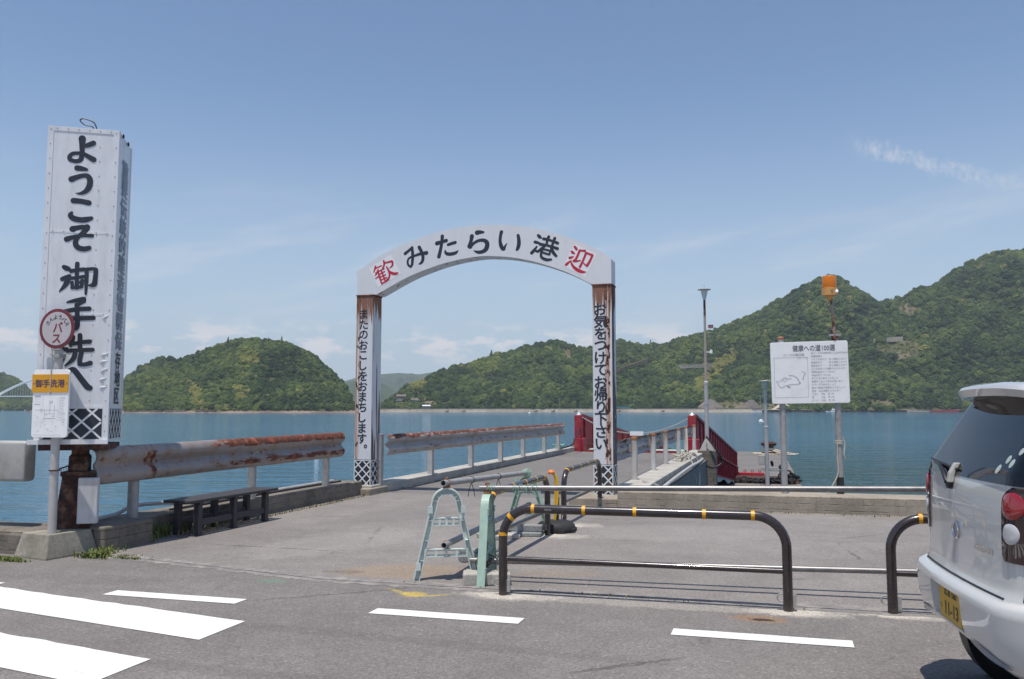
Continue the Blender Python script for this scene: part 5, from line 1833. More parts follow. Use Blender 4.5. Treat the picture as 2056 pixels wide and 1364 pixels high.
def barrier(loc, rotz, L, label, bands, r=0.037, h=0.715):
    t = thing('pipe_barrier', label, 'pipe barrier', loc, rotz, 'dark brown pipe barriers')
    R = 0.24
    pts = [(0, 0, 0.0), (0, 0, h - R)] + [(R - R * math.cos(rad(k * 9)), 0, h - R + R * math.sin(rad(k * 9))) for k in range(1, 11)] + [(L - R, 0, h)] + \
          [(L - R + R * math.sin(rad(k * 9)), 0, h - R + R * math.cos(rad(k * 9))) for k in range(1, 11)] + [(L, 0, 0.0)]
    MB().tube(pts, r, 20).build('frame', M['brown'], t, smooth=True)
    MB().tube([(r * 0.8, 0, 0.30), (L - r * 0.8, 0, 0.30)], 0.0215, 14).build('lower_rail', M['brown'], t, smooth=True)
    P3 = [Vector(p) for p in pts]
    for kind, s in bands:
        if kind == 'post':
            seg = [(0, 0, s), (0, 0, s + 0.028)]
        elif kind == 'bend':
            c = [(R - R * math.cos(rad(s + q)), 0, h - R + R * math.sin(rad(s + q))) for q in (-3.5, 0, 3.5)]
            seg = c
        else:
            seg = [(s, 0, h), (s + 0.028, 0, h)]
        MB().tube(seg, r + 0.0022, 20).build('reflective_band', M['band'], t, smooth=True)
    for x in (0, L):
        mb = MB()
        mb.torus((x - r - 0.012, 0, 0.10), 0.03, 0.006, Matrix.Rotation(rad(90), 4, 'X'), 14, 6)
        mb.box(x + r - 0.002, x + r + 0.024, -0.012, 0.012, 0.03, 0.13)
        mb.build('locking_lug', M['galv_dull'], t)
    mb = MB()
    mb.box(0.36, 0.42, -r - 0.0012, -r + 0.004, h - 0.006, h + 0.008)
    mb.build('maker_plate', M['galv'], t)
    return t


QR = rad(-14.2)
barrier(P(-2.21, 6.68), QR, 2.26, 'nearest dark brown pipe barrier with yellow bands, between the trestles and the white car', [('post', 0.49), ('bend', 45), ('top', 0.245), ('top', 0.67), ('top', 1.085), ('top', 1.63), ('top', 2.0)])
barrier(P(0.80, 6.985), QR, 2.26, 'dark brown pipe barrier half hidden by the rear of the white car', [('top', 0.2), ('top', 0.7), ('top', 1.2), ('top', 1.7)])
barrier(P(-2.72, 7.76), ROT + rad(90), 2.2, 'dark brown pipe barrier running away behind the green trestles', [('bend', 60), ('top', 0.3), ('top', 0.75), ('top', 1.2), ('top', 1.62), ('top', 1.95)])
barrier(P(-2.74, 10.86), ROT + rad(90), 2.36, 'farthest dark brown pipe barrier, ending at the rusty right post of the arch', [('bend', 70), ('top', 0.4), ('top', 0.9), ('top', 1.4), ('top', 1.9)])

# ------------------------------------------------------------------ plastic A-frame trestles and their pipes


def sweep2(mb, path, o1, o2, d1, d2):
    """rectangular bar along a path in the x-z plane: o = offset across the path, d = depth in y"""
    rings = []
    n = len(path)
    for i, p in enumerate(path):
        a, b = path[max(i - 1, 0)], path[min(i + 1, n - 1)]
        tx, tz = b[0] - a[0], b[1] - a[1]
        L = math.hypot(tx, tz)
        nx, nz = -tz / L, tx / L
        rings.append([Vector((p[0] + nx * o, d, p[1] + nz * o)) for o, d in ((o1, d1), (o2, d1), (o2, d2), (o1, d2))])
    mb.loft(rings)


def trestle(loc, rotz, label, mat, h=0.80, half=0.30):
    t = thing('trestle', label, 'trestle', loc, rotz, 'plastic A-frame trestles of the pipe fence')
    R = 0.115
    ang = math.atan2(half - R * 1.0, h - R)
    left = [(-half, 0.0)]
    path = [(-half + (half - R * math.cos(ang)) * k / 8, (h - R + R * math.sin(ang)) * k / 8) for k in range(9)]
    ar_ = [(R * math.cos(math.pi - ang - (math.pi - 2 * ang) * k / 14), h - R + R * math.sin(math.pi - ang - (math.pi - 2 * ang) * k / 14)) for k in range(1, 14)]
    path = path + ar_ + [(-p[0], p[1]) for p in reversed(path)]
    mb = MB()
    sweep2(mb, path, 0.012, 0.024, -0.036, 0.036)      # outer flange
    sweep2(mb, path, -0.036, -0.026, -0.030, 0.030)    # inner flange
    sweep2(mb, path, -0.026, 0.012, -0.005, 0.005)     # web
    for i in range(1, len(path) - 1):
        if i % 2:
            continue
        a, b = path[i - 1], path[i + 1]
        L = math.hypot(b[0] - a[0], b[1] - a[1])
        tx, tz = (b[0] - a[0]) / L, (b[1] - a[1]) / L
        nx, nz = -tz, tx
        q = path[i]
        vs = []
        for d_ in (-0.029, 0.029):
            for s, e in ((-0.003, -0.026), (0.003, -0.026), (0.003, 0.012), (-0.003, 0.012)):
                vs.append((q[0] + tx * s + nx * e, d_, q[1] + tz * s + nz * e))
        mb.add(vs, [(3, 2, 1, 0), (4, 5, 6, 7), (0, 1, 5, 4), (1, 2, 6, 5), (2, 3, 7, 6), (3, 0, 4, 7)])
    mb.build('frame', mat, t)
    for z in (0.24, 0.52):
        wv = half - (half - R) * z / (h - R) - 0.022
        cb = MB()
        cb.box(-wv, wv, -0.028, 0.028, z - 0.036, z - 0.028).box(-wv, wv, -0.028, 0.028, z + 0.028, z + 0.036)
        cb.box(-wv, wv, -0.004, 0.004, z - 0.028, z - 0.014).box(-wv, wv, -0.004, 0.004, z + 0.014, z + 0.028)
        for k in range(5):
            x = -wv * 0.96 + 2 * wv * 0.96 * k / 4
            cb.box(x - 0.012, x + 0.012, -0.0265, 0.0265, z - 0.028, z + 0.028)
        cb.build('cross_bar', mat, t)
    for s in (-1, 1):
        q = MB().box(s * half * 0.92 - 0.022, s * half * 0.92 + 0.022, -0.04, -0.031, 0.09, 0.16)
        q.box(s * 0.150 - 0.022, s * 0.150 + 0.022, -0.042, -0.031, 0.60, 0.66)
        q.build('reflector_block', mat, t)
    # saddle that holds the pipe
    sd = MB()
    sd.box(-0.036, 0.036, -0.032, 0.032, h + 0.022, h + 0.036)
    sd.torus((0, 0, h + 0.066), 0.031, 0.006, Matrix.Rotation(rad(90), 4, 'X'), 18, 6)
    sd.box(-0.012, 0.012, -0.02, 0.02, h + 0.096, h + 0.118)
    sd.torus((0.0, 0.0, 0.315), 0.031, 0.006, Matrix.Rotation(rad(90), 4, 'X'), 18, 6)
    sd.build('pipe_clamp', M['rust_cap'], t)
    return t


TA_, TB_, TC_ = P(-2.90, 7.12), P(-2.53, 7.19), P(-3.06, 10.25)
trestle(TA_, rad(7), 'palest mint A-frame trestle, open frame standing nearest the road', M['mint_pale'], 0.80, 0.275)
trestle(TB_, rad(81), 'mint green trestle seen edge-on, under the near end of the long silver pipe', M['mint'], 0.755, 0.29)
trestle(TC_, ROT - rad(8), 'green trestle farther back under the far end of the short grey pipe', M['mint'], 0.66, 0.29)
trestle(P(2.95, 7.75), QR + rad(90), 'mint green trestle hidden beyond the car under the long silver pipe', M['mint'], 0.86, 0.29)


def pipe(pts, r, label, mat, name='steel_pipe', end=True):
    a, b = Vector(pts[0]), Vector(pts[1])
    dv = (b - a).normalized()
    o = MB()
    n = 18
    up = Vector((0, 0, 1))
    x = dv.cross(up).normalized()
    y = dv.cross(x)
    ring = lambda p, rr: [p + (x * math.cos(6.2832 * k / n) + y * math.sin(6.2832 * k / n)) * rr for k in range(n)]
    o.loft([ring(a + dv * 0.10, r * 0.9 - 0.002), ring(a, r * 0.9 - 0.002), ring(a, r), ring(a.lerp(b, 0.33), r), ring(a.lerp(b, 0.66), r), ring(b, r), ring(b, r * 0.9 - 0.002), ring(b - dv * 0.10, r * 0.9 - 0.002)], True, True, True)
    ob = o.build(name, mat, smooth=True)
    return tag(ob, label, 'pipe', 'steel pipes of the trestle fence')


pa, pb = Vector(P(-2.60, 7.18, 0.825)), Vector(P(3.25, 7.72, 0.93))
ppu = pipe((pa, pb), 0.0245, 'long silver steel pipe lying across the trestles in front of the concrete wall', M['galv'])
pa2, pb2 = Vector(P(-2.68, 7.16, 0.178)), Vector(P(3.25, 7.66, 0.268))
pipe((pa2, pb2), 0.0245, 'long silver pipe just behind the lower rail of the nearest barrier', M['galv'])
qa, qb = Vector(TA_) + Vector((0, 0, 0.868)), Vector(TC_) + Vector((0, 0, 0.728))
dq = (qb - qa).normalized()
pipe((qa - dq * 0.10, qb + dq * 0.10), 0.0285, 'upper short grey pipe from the leftmost trestle to the green one behind', M['galv_dull'])
qa, qb = Vector(TA_) + Vector((0.01, 0, 0.318)), Vector(TC_) + Vector((0, 0, 0.318))
dq = (qb - qa).normalized()
pipe((qa - dq * 0.10, qb + dq * 0.10), 0.0285, 'lower short grey pipe from the leftmost trestle to the green one behind', M['galv_dull'])
# wire wound round the pipes
mb = MB()
dv = (pb - pa).normalized()
Rm = Matrix.Rotation(math.atan2(dv.y, dv.x), 4, 'Z') @ Matrix.Rotation(rad(90), 4, 'Y')
rng = random.Random(4)
for i in range(9):
    s = 0.32 + i * 0.026 + rng.uniform(-.008, .008)
    mb.torus(pa + dv * s + Vector((0, 0, -0.010)), 0.036 + rng.uniform(0, 0.012), 0.0025, Rm @ Matrix.Rotation(rng.uniform(-.5, .5), 4, 'X'), 16, 4)
for i in range(5):
    mb.torus(pa + dv * (0.085 + i * 0.012), 0.032, 0.0025, Rm @ Matrix.Rotation(rng.uniform(-.4, .4), 4, 'X'), 14, 4)
tag(mb.build('wire_coil', M['wire']), 'loose coils of pale green wire wound round the long silver pipe', 'wire')
mb = MB()
e = qb + Vector((0, 0, 0.41))
for i in range(7):
    mb.torus(Vector(TC_) + Vector((0, 0, 0.728)) - dq * (0.02 + i * 0.03), 0.04 + rng.uniform(0, 0.015), 0.003, Matrix.Rotation(rad(72), 4, 'Z') @ Matrix.Rotation(rad(90) + rng.uniform(-.4, .4), 4, 'Y'), 14, 4)
tag(mb.build('wire_coil', M['wire']), 'green wire bundle at the far end of the upper short pipe', 'wire')
mb = MB()
u0 = Vector(TA_) + Vector((0, 0, 0.868))
for s in (0.75, 1.75):
    c = u0 + (Vector(TC_) + Vector((0, 0, 0.728)) - u0).normalized() * s
    mb.torus(c, 0.031, 0.004, Matrix.Rotation(rad(72), 4, 'Z') @ Matrix.Rotation(rad(90), 4, 'Y'), 14, 5)
    for k in (-1, 1):
        mb.tube(bez([c + Vector((0, 0, -0.03)), c + Vector((0.02 * k, 0, -0.09)), c + Vector((0.035 * k, 0.01, -0.17))], 4), 0.0035, 5)
tag(mb.build('tie_cord', M['cable']), 'black cords knotted round the upper short grey pipe', 'cord')
mb = MB()
c = Vector(TB_)
for k in range(6):
    mb.tube(bez([c + Vector((-0.03, -0.06, 0.26)), c + Vector((-0.10 + 0.02 * k, -0.08 - 0.02 * k, 0.18)), c + Vector((-0.06 + 0.03 * k, -0.10, 0.10 + 0.02 * k)), c + Vector((0.0, -0.05, 0.25))], 5), 0.004, 5)
mb.tube(bez([c + Vector((0.03, -0.05, 0.24)), c + Vector((0.14, -0.10, 0.17)), c + Vector((0.19, -0.14, 0.10)), c + Vector((0.185, -0.15, 0.01))], 6), 0.005, 6)
tag(mb.build('tie_cord', M['cable']), 'tangle of black cord at the foot of the edge-on mint trestle', 'cord')
# concrete weights
w1 = MB().box(-0.21, 0.21, -0.10, 0.10, 0.0, 0.105).box(-0.19, 0.02, 0.12, 0.26, 0.0, 0.09).build('concrete_weight', M['conc_pale'], None, c + Vector((0.0, -0.14, 0)), rad(2), bevel=0.012)
tag(w1, 'pale concrete block under the foot of the edge-on mint trestle', 'weight', 'concrete weights')
w2 = MB().box(-0.2, 0.2, -0.09, 0.09, 0, 0.08).box(-0.2, 0.2, -0.05, 0.05, 0.08, 0.12).build('concrete_weight', M['conc_grey'], None, P(-2.94, 8.1, 0), rad(15), bevel=0.012)
tag(w2, 'grey stepped concrete weight beneath the lower short pipe, nearer the camera', 'weight', 'concrete weights')
w3 = MB().box(-0.23, 0.23, -0.13, 0.13, 0, 0.05).box(-0.23, 0.23, -0.06, 0.06, 0.05, 0.13).build('concrete_weight', M['conc_grey'], None, P(-2.99, 9.85, 0), rad(-12), bevel=0.012)
tag(w3, 'larger grey concrete weight at the foot of the farther green trestle', 'weight', 'concrete weights')
w4 = MB().box(-0.22, 0.22, -0.16, 0.16, 0, 0.05).build('concrete_weight', M['conc_pale'], None, P(-3.22, 9.55, 0), rad(24), bevel=0.01)
tag(w4, 'flat pale concrete slab beside the larger grey weight', 'weight', 'concrete weights')

# collapsed cone on a rubber foot
dl = thing('folding_cone', 'yellow and orange folding cone leaning on a barrier above a black rubber foot', 'traffic cone', P(-2.70, 10.30), 0.2)
MB().loft([[Vector((x, y, z)) for x, y in arc(0, 0, q, 0, 348, 15)] for q, z in ((0.24, 0.0), (0.25, 0.03), (0.235, 0.09), (0.19, 0.125), (0.08, 0.14))]).build('rubber_foot', M['rubber'], dl, smooth=True, bevel=0.008)
fm = MB()
for k in range(8):
    A_ = 2 * math.pi * k / 8
    fm.box(-0.045, 0.045, -0.262, -0.19, 0.0, 0.05, M=Matrix.Rotation(A_, 4, 'Z'))
fm.build('foot_lugs', M['rubber'], dl, bevel=0.006)
cl = MB()
for k, (dx, wv) in enumerate(((-0.014, 0.011), (0.008, 0.010), (0.022, 0.010))):
    cl.tube(bez([(dx * 0.4 - 0.02, 0, 0.13), (dx - 0.0, 0, 0.4), (dx * 0.7, 0, 0.65), (-0.05 + dx * 0.3, 0, 0.735)], 6), wv, 8)
cl.build('folded_slats', M['yellow'], dl, smooth=True)
MB().lathe([(0.04, 0.72), (0.048, 0.74), (0.03, 0.765), (0.004, 0.77)], 14, (-0.06, 0, 0)).build('top_cap', M['orange'], dl, smooth=True)
MB().tube([(0.02, 0.02, 0.13), (0.03, 0.02, 0.42)], 0.02, 8).build('grip', M['rubber'], dl)
# ------------------------------------------------------------------ course map board and beacon
MR = ROT + rad(14)
mp = thing('map_board', 'white walking course map board on two grey pipe posts behind the low concrete wall', 'sign board', P(0.495, 13.55), MR)
W2, Z0b, Z1b = 0.585, 1.625, 2.575
poly = []
mpf = lambda u, z, d_: (u, -0.045 - d_, z)
bd = MB()
sl = 0.028
ol = rrect(-W2, W2, Z0b, Z1b, 0.03, 4)
ol = [(x + 0.012 * (z - Z0b) * -1, z + sl * x * (1.0 if z > 2.1 else 0.55)) for x, z in ol]
bd.prism(ol, 'y', -0.045, -0.020)
bd.build('board', M['board_white'], mp, bevel=0.004)
mpw = MB()
mpf2 = lambda u, z, d_: (u, -0.0462 - d_, z + sl * u * 0.8)
write(mpw, '健康への道100選', mpf2, 0.06, 2.475, 0.105, 0.001, 0.018, 0.82)
mpw.build('heading', plain('grey_heading_print', (0.17, 0.16, 0.19), 0.5), mp)
sm = MB()
write(sm, 'コースの案内図', mpf2, -0.245, 2.375, 0.047, 0.001, 0.006)
lines = ['各コースを所要時間とした歩行のめやす', '　所要時間は', '　ブラブラ歩きで　約１時間３０分で', '　普通歩きで　　　約１時間１５分で', '　速足歩きで　　　約１時間００分で', '　コースを歩いて消費するエネルギー', '　体重50kgの人で 120 kcal', '　　　 60kgの人で 150 kcal',
         '歩くときに気をつけること', '　無理をしないで自分の体にあっ', '　たペースで歩きましょう', '　途中で脈拍の時間をとりましょう', '　参考　ほぼ消費のエネルギー', '　　ごはん　170g　 約 145', '　　酒　　　 0.2g　 約 145', '　　ビール　 250g　 約 100']
for i, s in enumerate(lines):
    write(sm, s, mpf2, 0.015, 2.395 - i * 0.0485, 0.0345, 0.001 + i * 1e-5, 0.004, 0.98, centre=False)
sm.build('small_print', plain('grey_small_print', (0.33, 0.32, 0.36), 0.6), mp)
fr_ = MB()
fx0, fx1, fz0, fz1 = -0.545, -0.035, 1.72, 2.335
fr_.add([mpf2(*q, 0.0012) for q in ((fx0, fz0), (fx1, fz0), (fx1, fz0 + 0.004), (fx0, fz0 + 0.004))], [(0, 1, 2, 3)])
fr_.add([mpf2(*q, 0.0012) for q in ((fx0, fz1 - 0.004), (fx1, fz1 - 0.004), (fx1, fz1), (fx0, fz1))], [(0, 1, 2, 3)])
fr_.add([mpf2(*q, 0.0013) for q in ((fx0, fz0), (fx0 + 0.004, fz0), (fx0 + 0.004, fz1), (fx0, fz1))], [(0, 1, 2, 3)])
fr_.add([mpf2(*q, 0.0013) for q in ((fx1 - 0.004, fz0), (fx1, fz0), (fx1, fz1), (fx1 - 0.004, fz1))], [(0, 1, 2, 3)])
tfm = lambda x, y: (-W2 + (x - 68) / 1405 * 2 * W2, Z1b - (y - 185) / 1090 * (Z1b - Z0b))
routes = [[(150, 870, 6), (190, 940, 6), (240, 990, 8), (320, 955, 8), (450, 935, 9), (560, 930, 9), (585, 905, 12)], [(150, 870, 5), (200, 880, 5), (260, 840, 7), (310, 815, 9), (360, 840, 9), (400, 825, 7), (430, 840, 6)], [(380, 775, 9), (450, 780, 9), (520, 815, 9), (555, 870, 10), (570, 915, 9)],
          [(600, 700, 5), (640, 720, 6), (680, 740, 8), (650, 790, 7), (630, 840, 8), (650, 860, 6)], [(260, 850, 6), (300, 880, 6), (340, 850, 6)], [(345, 965, 14), (375, 975, 18), (400, 985, 12)], [(560, 460, 10), (600, 465, 10)], [(660, 465, 6), (740, 465, 6)]]
for i, rt in enumerate(routes):
    brush(fr_, [rt], tfm, mpf2, 0.0015 + i * 3e-4, 4)
fr_.build('map_drawing', plain('grey_map_ink', (0.30, 0.30, 0.34), 0.6), mp)
for x in (-0.415, 0.42):
    po = MB().tube([(x, 0.03, 0.2), (x, 0.03, 2.645 if x < 0 else 2.63)], 0.047, 18).build('post', M['galv_dull'], mp, smooth=True)
    MB().lathe([(0.05, 2.61), (0.05, 2.64), (0.03, 2.66), (0.003, 2.664)], 16, (x, 0.03, 0.0)).build('cap', M['rust_cap'], po, smooth=True)
MB().lathe([(0.054, 0.2), (0.054, 0.50)], 16, (0.42, 0.03, 0)).build('base_sleeve', M['rubber'], mp)
mb = MB()
for k in range(3):
    mb.torus((0.42, 0.03, 1.05 - k * 0.02), 0.053, 0.008, None, 16, 6)
mb.tube(bez([(0.46, -0.02, 1.10), (0.49, -0.02, 1.0), (0.47, -0.03, 0.86), (0.49, -0.02, 0.78)], 5), 0.010, 6)
mb.tube(bez([(0.38, -0.02, 1.03), (0.375, -0.02, 0.8), (0.37, -0.03, 0.55), (0.25, -0.02, 0.32), (0.2, 0, 0.24)], 6), 0.010, 6)
tag(mb.build('rope', M['rope'], None, P(0.495, 13.55), MR), 'grey rope tied round the map board\'s right post', 'rope')

bcn = thing('warning_beacon', 'amber rotating beacon on a thin rusty pole rising behind the map board', 'beacon', P(0.825, 13.615, 0), MR)
MB().tube([(0.03, 0, 2.15), (0.03, 0, 2.75)], 0.026, 12).build('lower_pole', M['rusty_iron'], bcn, smooth=True)
MB().box(-0.03, 0.14, -0.04, 0.04, 2.66, 2.69).build('bracket', M['galv_dull'], bcn)
MB().tube([(0.045, -0.02, 2.62), (0.03, -0.02, 3.02), (0.012, 0, 3.3)], [0.024, 0.022, 0.019], 10).build('upper_pole', weathered('rusty_thin_pole', (0.30, 0.27, 0.26), amount=0.5, scale=4, stretch=(1, 1, 1.4)), bcn, smooth=True)
MB().lathe([(0.02, 3.22), (0.055, 3.27), (0.06, 3.285), (0.117, 3.29), (0.117, 3.405), (0.10, 3.41)], 24).build('beacon_base', plain('amber_beacon_body', (0.62, 0.32, 0.10), 0.4, dirt=0.2), bcn, smooth=True)


def amber():
    m, t, b = newmat('amber_lens')
    b.inputs['Base Color'].default_value = (0.85, 0.24, 0.012, 1)
    b.inputs['Roughness'].default_value = 0.18
    b.inputs['Transmission Weight'].default_value = 0.25
    b.inputs['Subsurface Weight'].default_value = 0.0
    v = obco(t)
    wv = t.math('SINE', t.math('MULTIPLY', t.sep(v)[2], 300.0))
    t.put(b.inputs['Normal'], t.bump(wv, 0.25, 0.003))
    return m


MB().lathe([(0.105, 3.408), (0.108, 3.42), (0.104, 3.57), (0.095, 3.592), (0.06, 3.602), (0.003, 3.604)], 28).build('amber_lens', amber(), bcn, smooth=True)
MB().lathe([(0.03, 0), (0.028, 0.01), (0.003, 0.012)], 14, M=Matrix.Translation((0.075, -0.09, 3.35)) @ Matrix.Rotation(rad(70), 4, 'X')).build('base_reflector', M['board_white'], bcn)
MB().box(-0.012, 0.012, -0.122, -0.114, 3.33, 3.37).build('base_badge', M['galv'], bcn)


# ------------------------------------------------------------------ lamps of the pier
def pier_lamp(loc, rotz, label, H, rl, rt, split, cap, neck, rusty=True):
    t = thing('lamp_post', label, 'lamp post', loc, rotz, 'lamp posts of the pier')
    MB().tube([(0, 0, 0), (0, 0, split)], rl, 14).build('lower_pole', M['post_grey'], t, smooth=True)
    MB().tube([(0, 0, split), (0, 0, H - neck - 0.02)], [rl * 0.72, rt], 12).build('upper_pole', M['post_grey'] if not rusty else weathered('upper_lamp_pole', (0.40, 0.34, 0.30), (0.15, 0.06, 0.05), 0.3, 3, (1, 1, 0.5), mask=lambda tt, xyz, v: tt.math('MULTIPLY', tt.smooth(xyz[2], H - neck - 0.9, H - neck - 0.2), 0.4)), t, smooth=True)
    MB().lathe([(rt * 1.2, H - neck - 0.04), (rt * 1.5, H - neck), (cap * 0.30, H - neck + 0.03), (cap * 0.54, H - 0.06), (cap * 0.54, H - 0.04)], 20).build('glass', M['lamp_glass'] if rusty else M['lamp_cap'], t, smooth=True)
    MB().lathe([(cap * 0.5, H - 0.045), (cap, H - 0.03), (cap, H - 0.01), (cap * 0.3, H + 0.03), (0.02, H + 0.045), (0.012, H + 0.11)], 24).build('cap', M['lamp_cap'], t, smooth=True)
    MB().lathe([(rl * 1.12, split - 0.05), (rl * 1.12, split + 0.02), (rl * 0.7, split + 0.05)], 14).build('collar', M['post_grey'], t)
    return t


L1 = P(-2.05, 26.0, 0.0)
t = pier_lamp((L1.x, L1.y, 0.55), ROT, 'tall slim lamp post with flat round cap on the concrete block of the pier', 4.68, 0.062, 0.034, 1.78, 0.20, 0.30)
MB().tube([(0, 0, 2.72), (0.14, 0, 2.72)], 0.012, 6).box(0.14, 0.21, -0.03, 0.03, 2.68, 2.79).build('sensor_box', M['board_white'], t)
MB().torus((0, 0, 1.12), 0.064, 0.008).build('band', M['galv_dull'], t)
L2 = P(-0.66, 54.0, -3.2)
t = pier_lamp((L2.x, L2.y, -3.2), ROT, 'thinner lamp post with rusty flat cap standing on the pontoon', 6.45, 0.125, 0.105, 3.6, 0.46, 0.42, False)
MB().box(-0.50, -0.13, -0.12, 0.12, 1.25, 1.85).build('switch_box', M['conc_pale'], t, bevel=0.02)
MB().tube([(-0.12, 0, 3.9), (-0.3, 0, 3.9)], 0.03, 6).lathe([(0.10, -0.12), (0.13, 0), (0.10, 0.12), (0.01, 0.15)], 10, (-0.3, 0, 3.92)).build('loudspeaker', M['board_white'], t)
# concrete block with a steel pyramid foot under the first lamp
mb = MB()
mb.box(-0.27, 0.27, -0.27, 0.27, -0.75, 0.28).box(-0.30, 0.27, -0.30, 0.3, -5.0, -0.75)
plinth = tag(mb.build('lamp_plinth', M['conc_old'], None, P(-2.05, 26.0, 0), ROT, bevel=0.02), 'stained concrete block carrying the tall lamp post beside the pier', 'plinth')
mb = MB().loft([[Vector((x, y, z)) for x, y in ((-q, -q), (q, -q), (q, q), (-q, q))] for q, z in ((0.21, 0.28), (0.06, 0.62))])
mb.box(-0.006, 0.006, -0.24, -0.12, 0.28, 0.5)
mb.build('steel_foot', plain('dull_steel_foot', (0.27, 0.26, 0.25), 0.6), plinth)
mb = MB()
mb.tube([P(a, b, z) for a, b, z in bez([(-2.1, 15.0, 0.02), (-2.08, 17.5, 0.08), (-2.08, 21, 0.10), (-2.1, 23.5, 0.06), (-2.15, 25.5, 0.04)], 8)], 0.04, 10)
mb.tube([P(a, b, z) for a, b, z in bez([(-2.35, 15.2, 0.215), (-2.1, 15.5, 0.1), (-2.05, 15.6, -0.15), (-2.03, 15.7, -0.5)], 6)], 0.03, 8)
tag(mb.build('conduit', M['post_grey'], smooth=True), 'grey conduit running along the outside of the pier kerb towards the lamp post', 'conduit')
mb = MB()
mb.tube([P(a, b, z) for a, b, z in bez([(-2.05, 25.7, 0.70), (-1.75, 25.6, 0.3), (-1.6, 25.7, -0.05), (-1.9, 25.5, -0.22), (-2.3, 25.3, 0.05), (-2.6, 25.0, 0.3)], 8)], 0.028, 8)
tag(mb.build('cable', M['cable'], smooth=True), 'black cable looping around the concrete block of the lamp', 'cable')
mb = MB()
mb.tube([P(a, b, z) for a, b, z in bez([(-2.35, 24.6, 0.24), (-2.2, 23.9, 0.22), (-2.08, 23.4, -0.1), (-2.05, 23.0, -0.6)], 6)], 0.03, 8)
tag(mb.build('hose', M['galv'], smooth=True), 'pale hose end hanging down the pier side near the lamp', 'hose')
rng = random.Random(6)
mb = MB()
for k in range(6):
    pts = [(-2.45 + rng.uniform(-.2, .25), 21.6 + q * 0.55 + rng.uniform(-.3, .3), 0.225 + rng.uniform(0, 0.14)) for q in range(5)]
    mb.tube([P(*p) for p in bez(pts, 5)], 0.018, 6)
mb.tube([P(*p) for p in bez([(-2.3, 22.3, 0.24), (-2.15, 22.2, 0.15), (-2.06, 22.1, -0.2), (-2.06, 22.4, -0.45)], 6)], 0.018, 6)
mb.tube([P(*p) for p in bez([(-2.55, 24.9, 0.95), (-2.52, 24.7, 0.6), (-2.5, 24.5, 0.25)], 6)], 0.018, 6)
tag(mb.build('rope', M['rope'], smooth=True), 'tangle of pale rope on the pier\'s right kerb among the posts', 'rope')
mb = MB()
for k in range(5):
    mb.tube([P(*p) for p in bez([(-7.1 + rng.uniform(-.2, .2), 27.6 + rng.uniform(-.4, .4), 0.2 + rng.uniform(0, .12)) for q in range(4)], 5)], 0.02, 6)
tag(mb.build('rope', M['wire'], smooth=True), 'small heap of pale green rope at the end of the left guard rail', 'rope')
mb = MB()
mb.tube([P(*p) for p in bez([(-7.0, 27.4, 0.2), (-6.7, 27.8, 0.32), (-6.7, 28.6, 0.7), (-6.8, 29.5, 0.85)], 8)], 0.025, 8)
tag(mb.build('hose', M['cable'], smooth=True), 'black hose climbing from the left kerb to the red gate post', 'hose')

# ------------------------------------------------------------------ red loading ramp between pier and pontoon
RL = Vector(P(-4.85, 29.8, 0.0))
rp = thing('loading_ramp', 'red steel loading ramp with tall side girders sloping from the pier to the pontoon', 'ramp', RL, ROT)
S_ = -2.92 / 31.0


def girder(x, nm):
    mb = MB()
    L = 31.0
    ht, hf, hb = 1.30, 0.32, -0.62
    f = lambda y, z: z + S_ * y
    mb.add([(x - 0.012, 0, f(0, hb)), (x - 0.012, L, f(L, hb + 0.02)), (x - 0.012, L, f(L, ht)), (x - 0.012, 0, f(0, ht)), (x + 0.012, 0, f(0, hb)), (x + 0.012, L, f(L, hb + 0.02)), (x + 0.012, L, f(L, ht)), (x + 0.012, 0, f(0, ht))],
           [(0, 3, 2, 1), (4, 5, 6, 7), (0, 1, 5, 4), (3, 7, 6, 2), (0, 4, 7, 3), (1, 2, 6, 5)])
    for z0, z1, w_ in ((ht - 0.05, ht + 0.02, 0.10), (hf - 0.03, hf + 0.03, 0.15), (hb - 0.04, hb + 0.02, 0.15)):
        mb.add([(x - w_, -0.02, f(0, z0)), (x + w_, -0.02, f(0, z0)), (x + w_, L, f(L, z0)), (x - w_, L, f(L, z0)), (x - w_, -0.02, f(0, z1)), (x + w_, -0.02, f(0, z1)), (x + w_, L, f(L, z1)), (x - w_, L, f(L, z1))],
               [(0, 1, 2, 3), (4, 7, 6, 5), (0, 4, 5, 1), (1, 5, 6, 2), (2, 6, 7, 3), (3, 7, 4, 0)])
    return mb.build(nm, M['shipred'], rp)


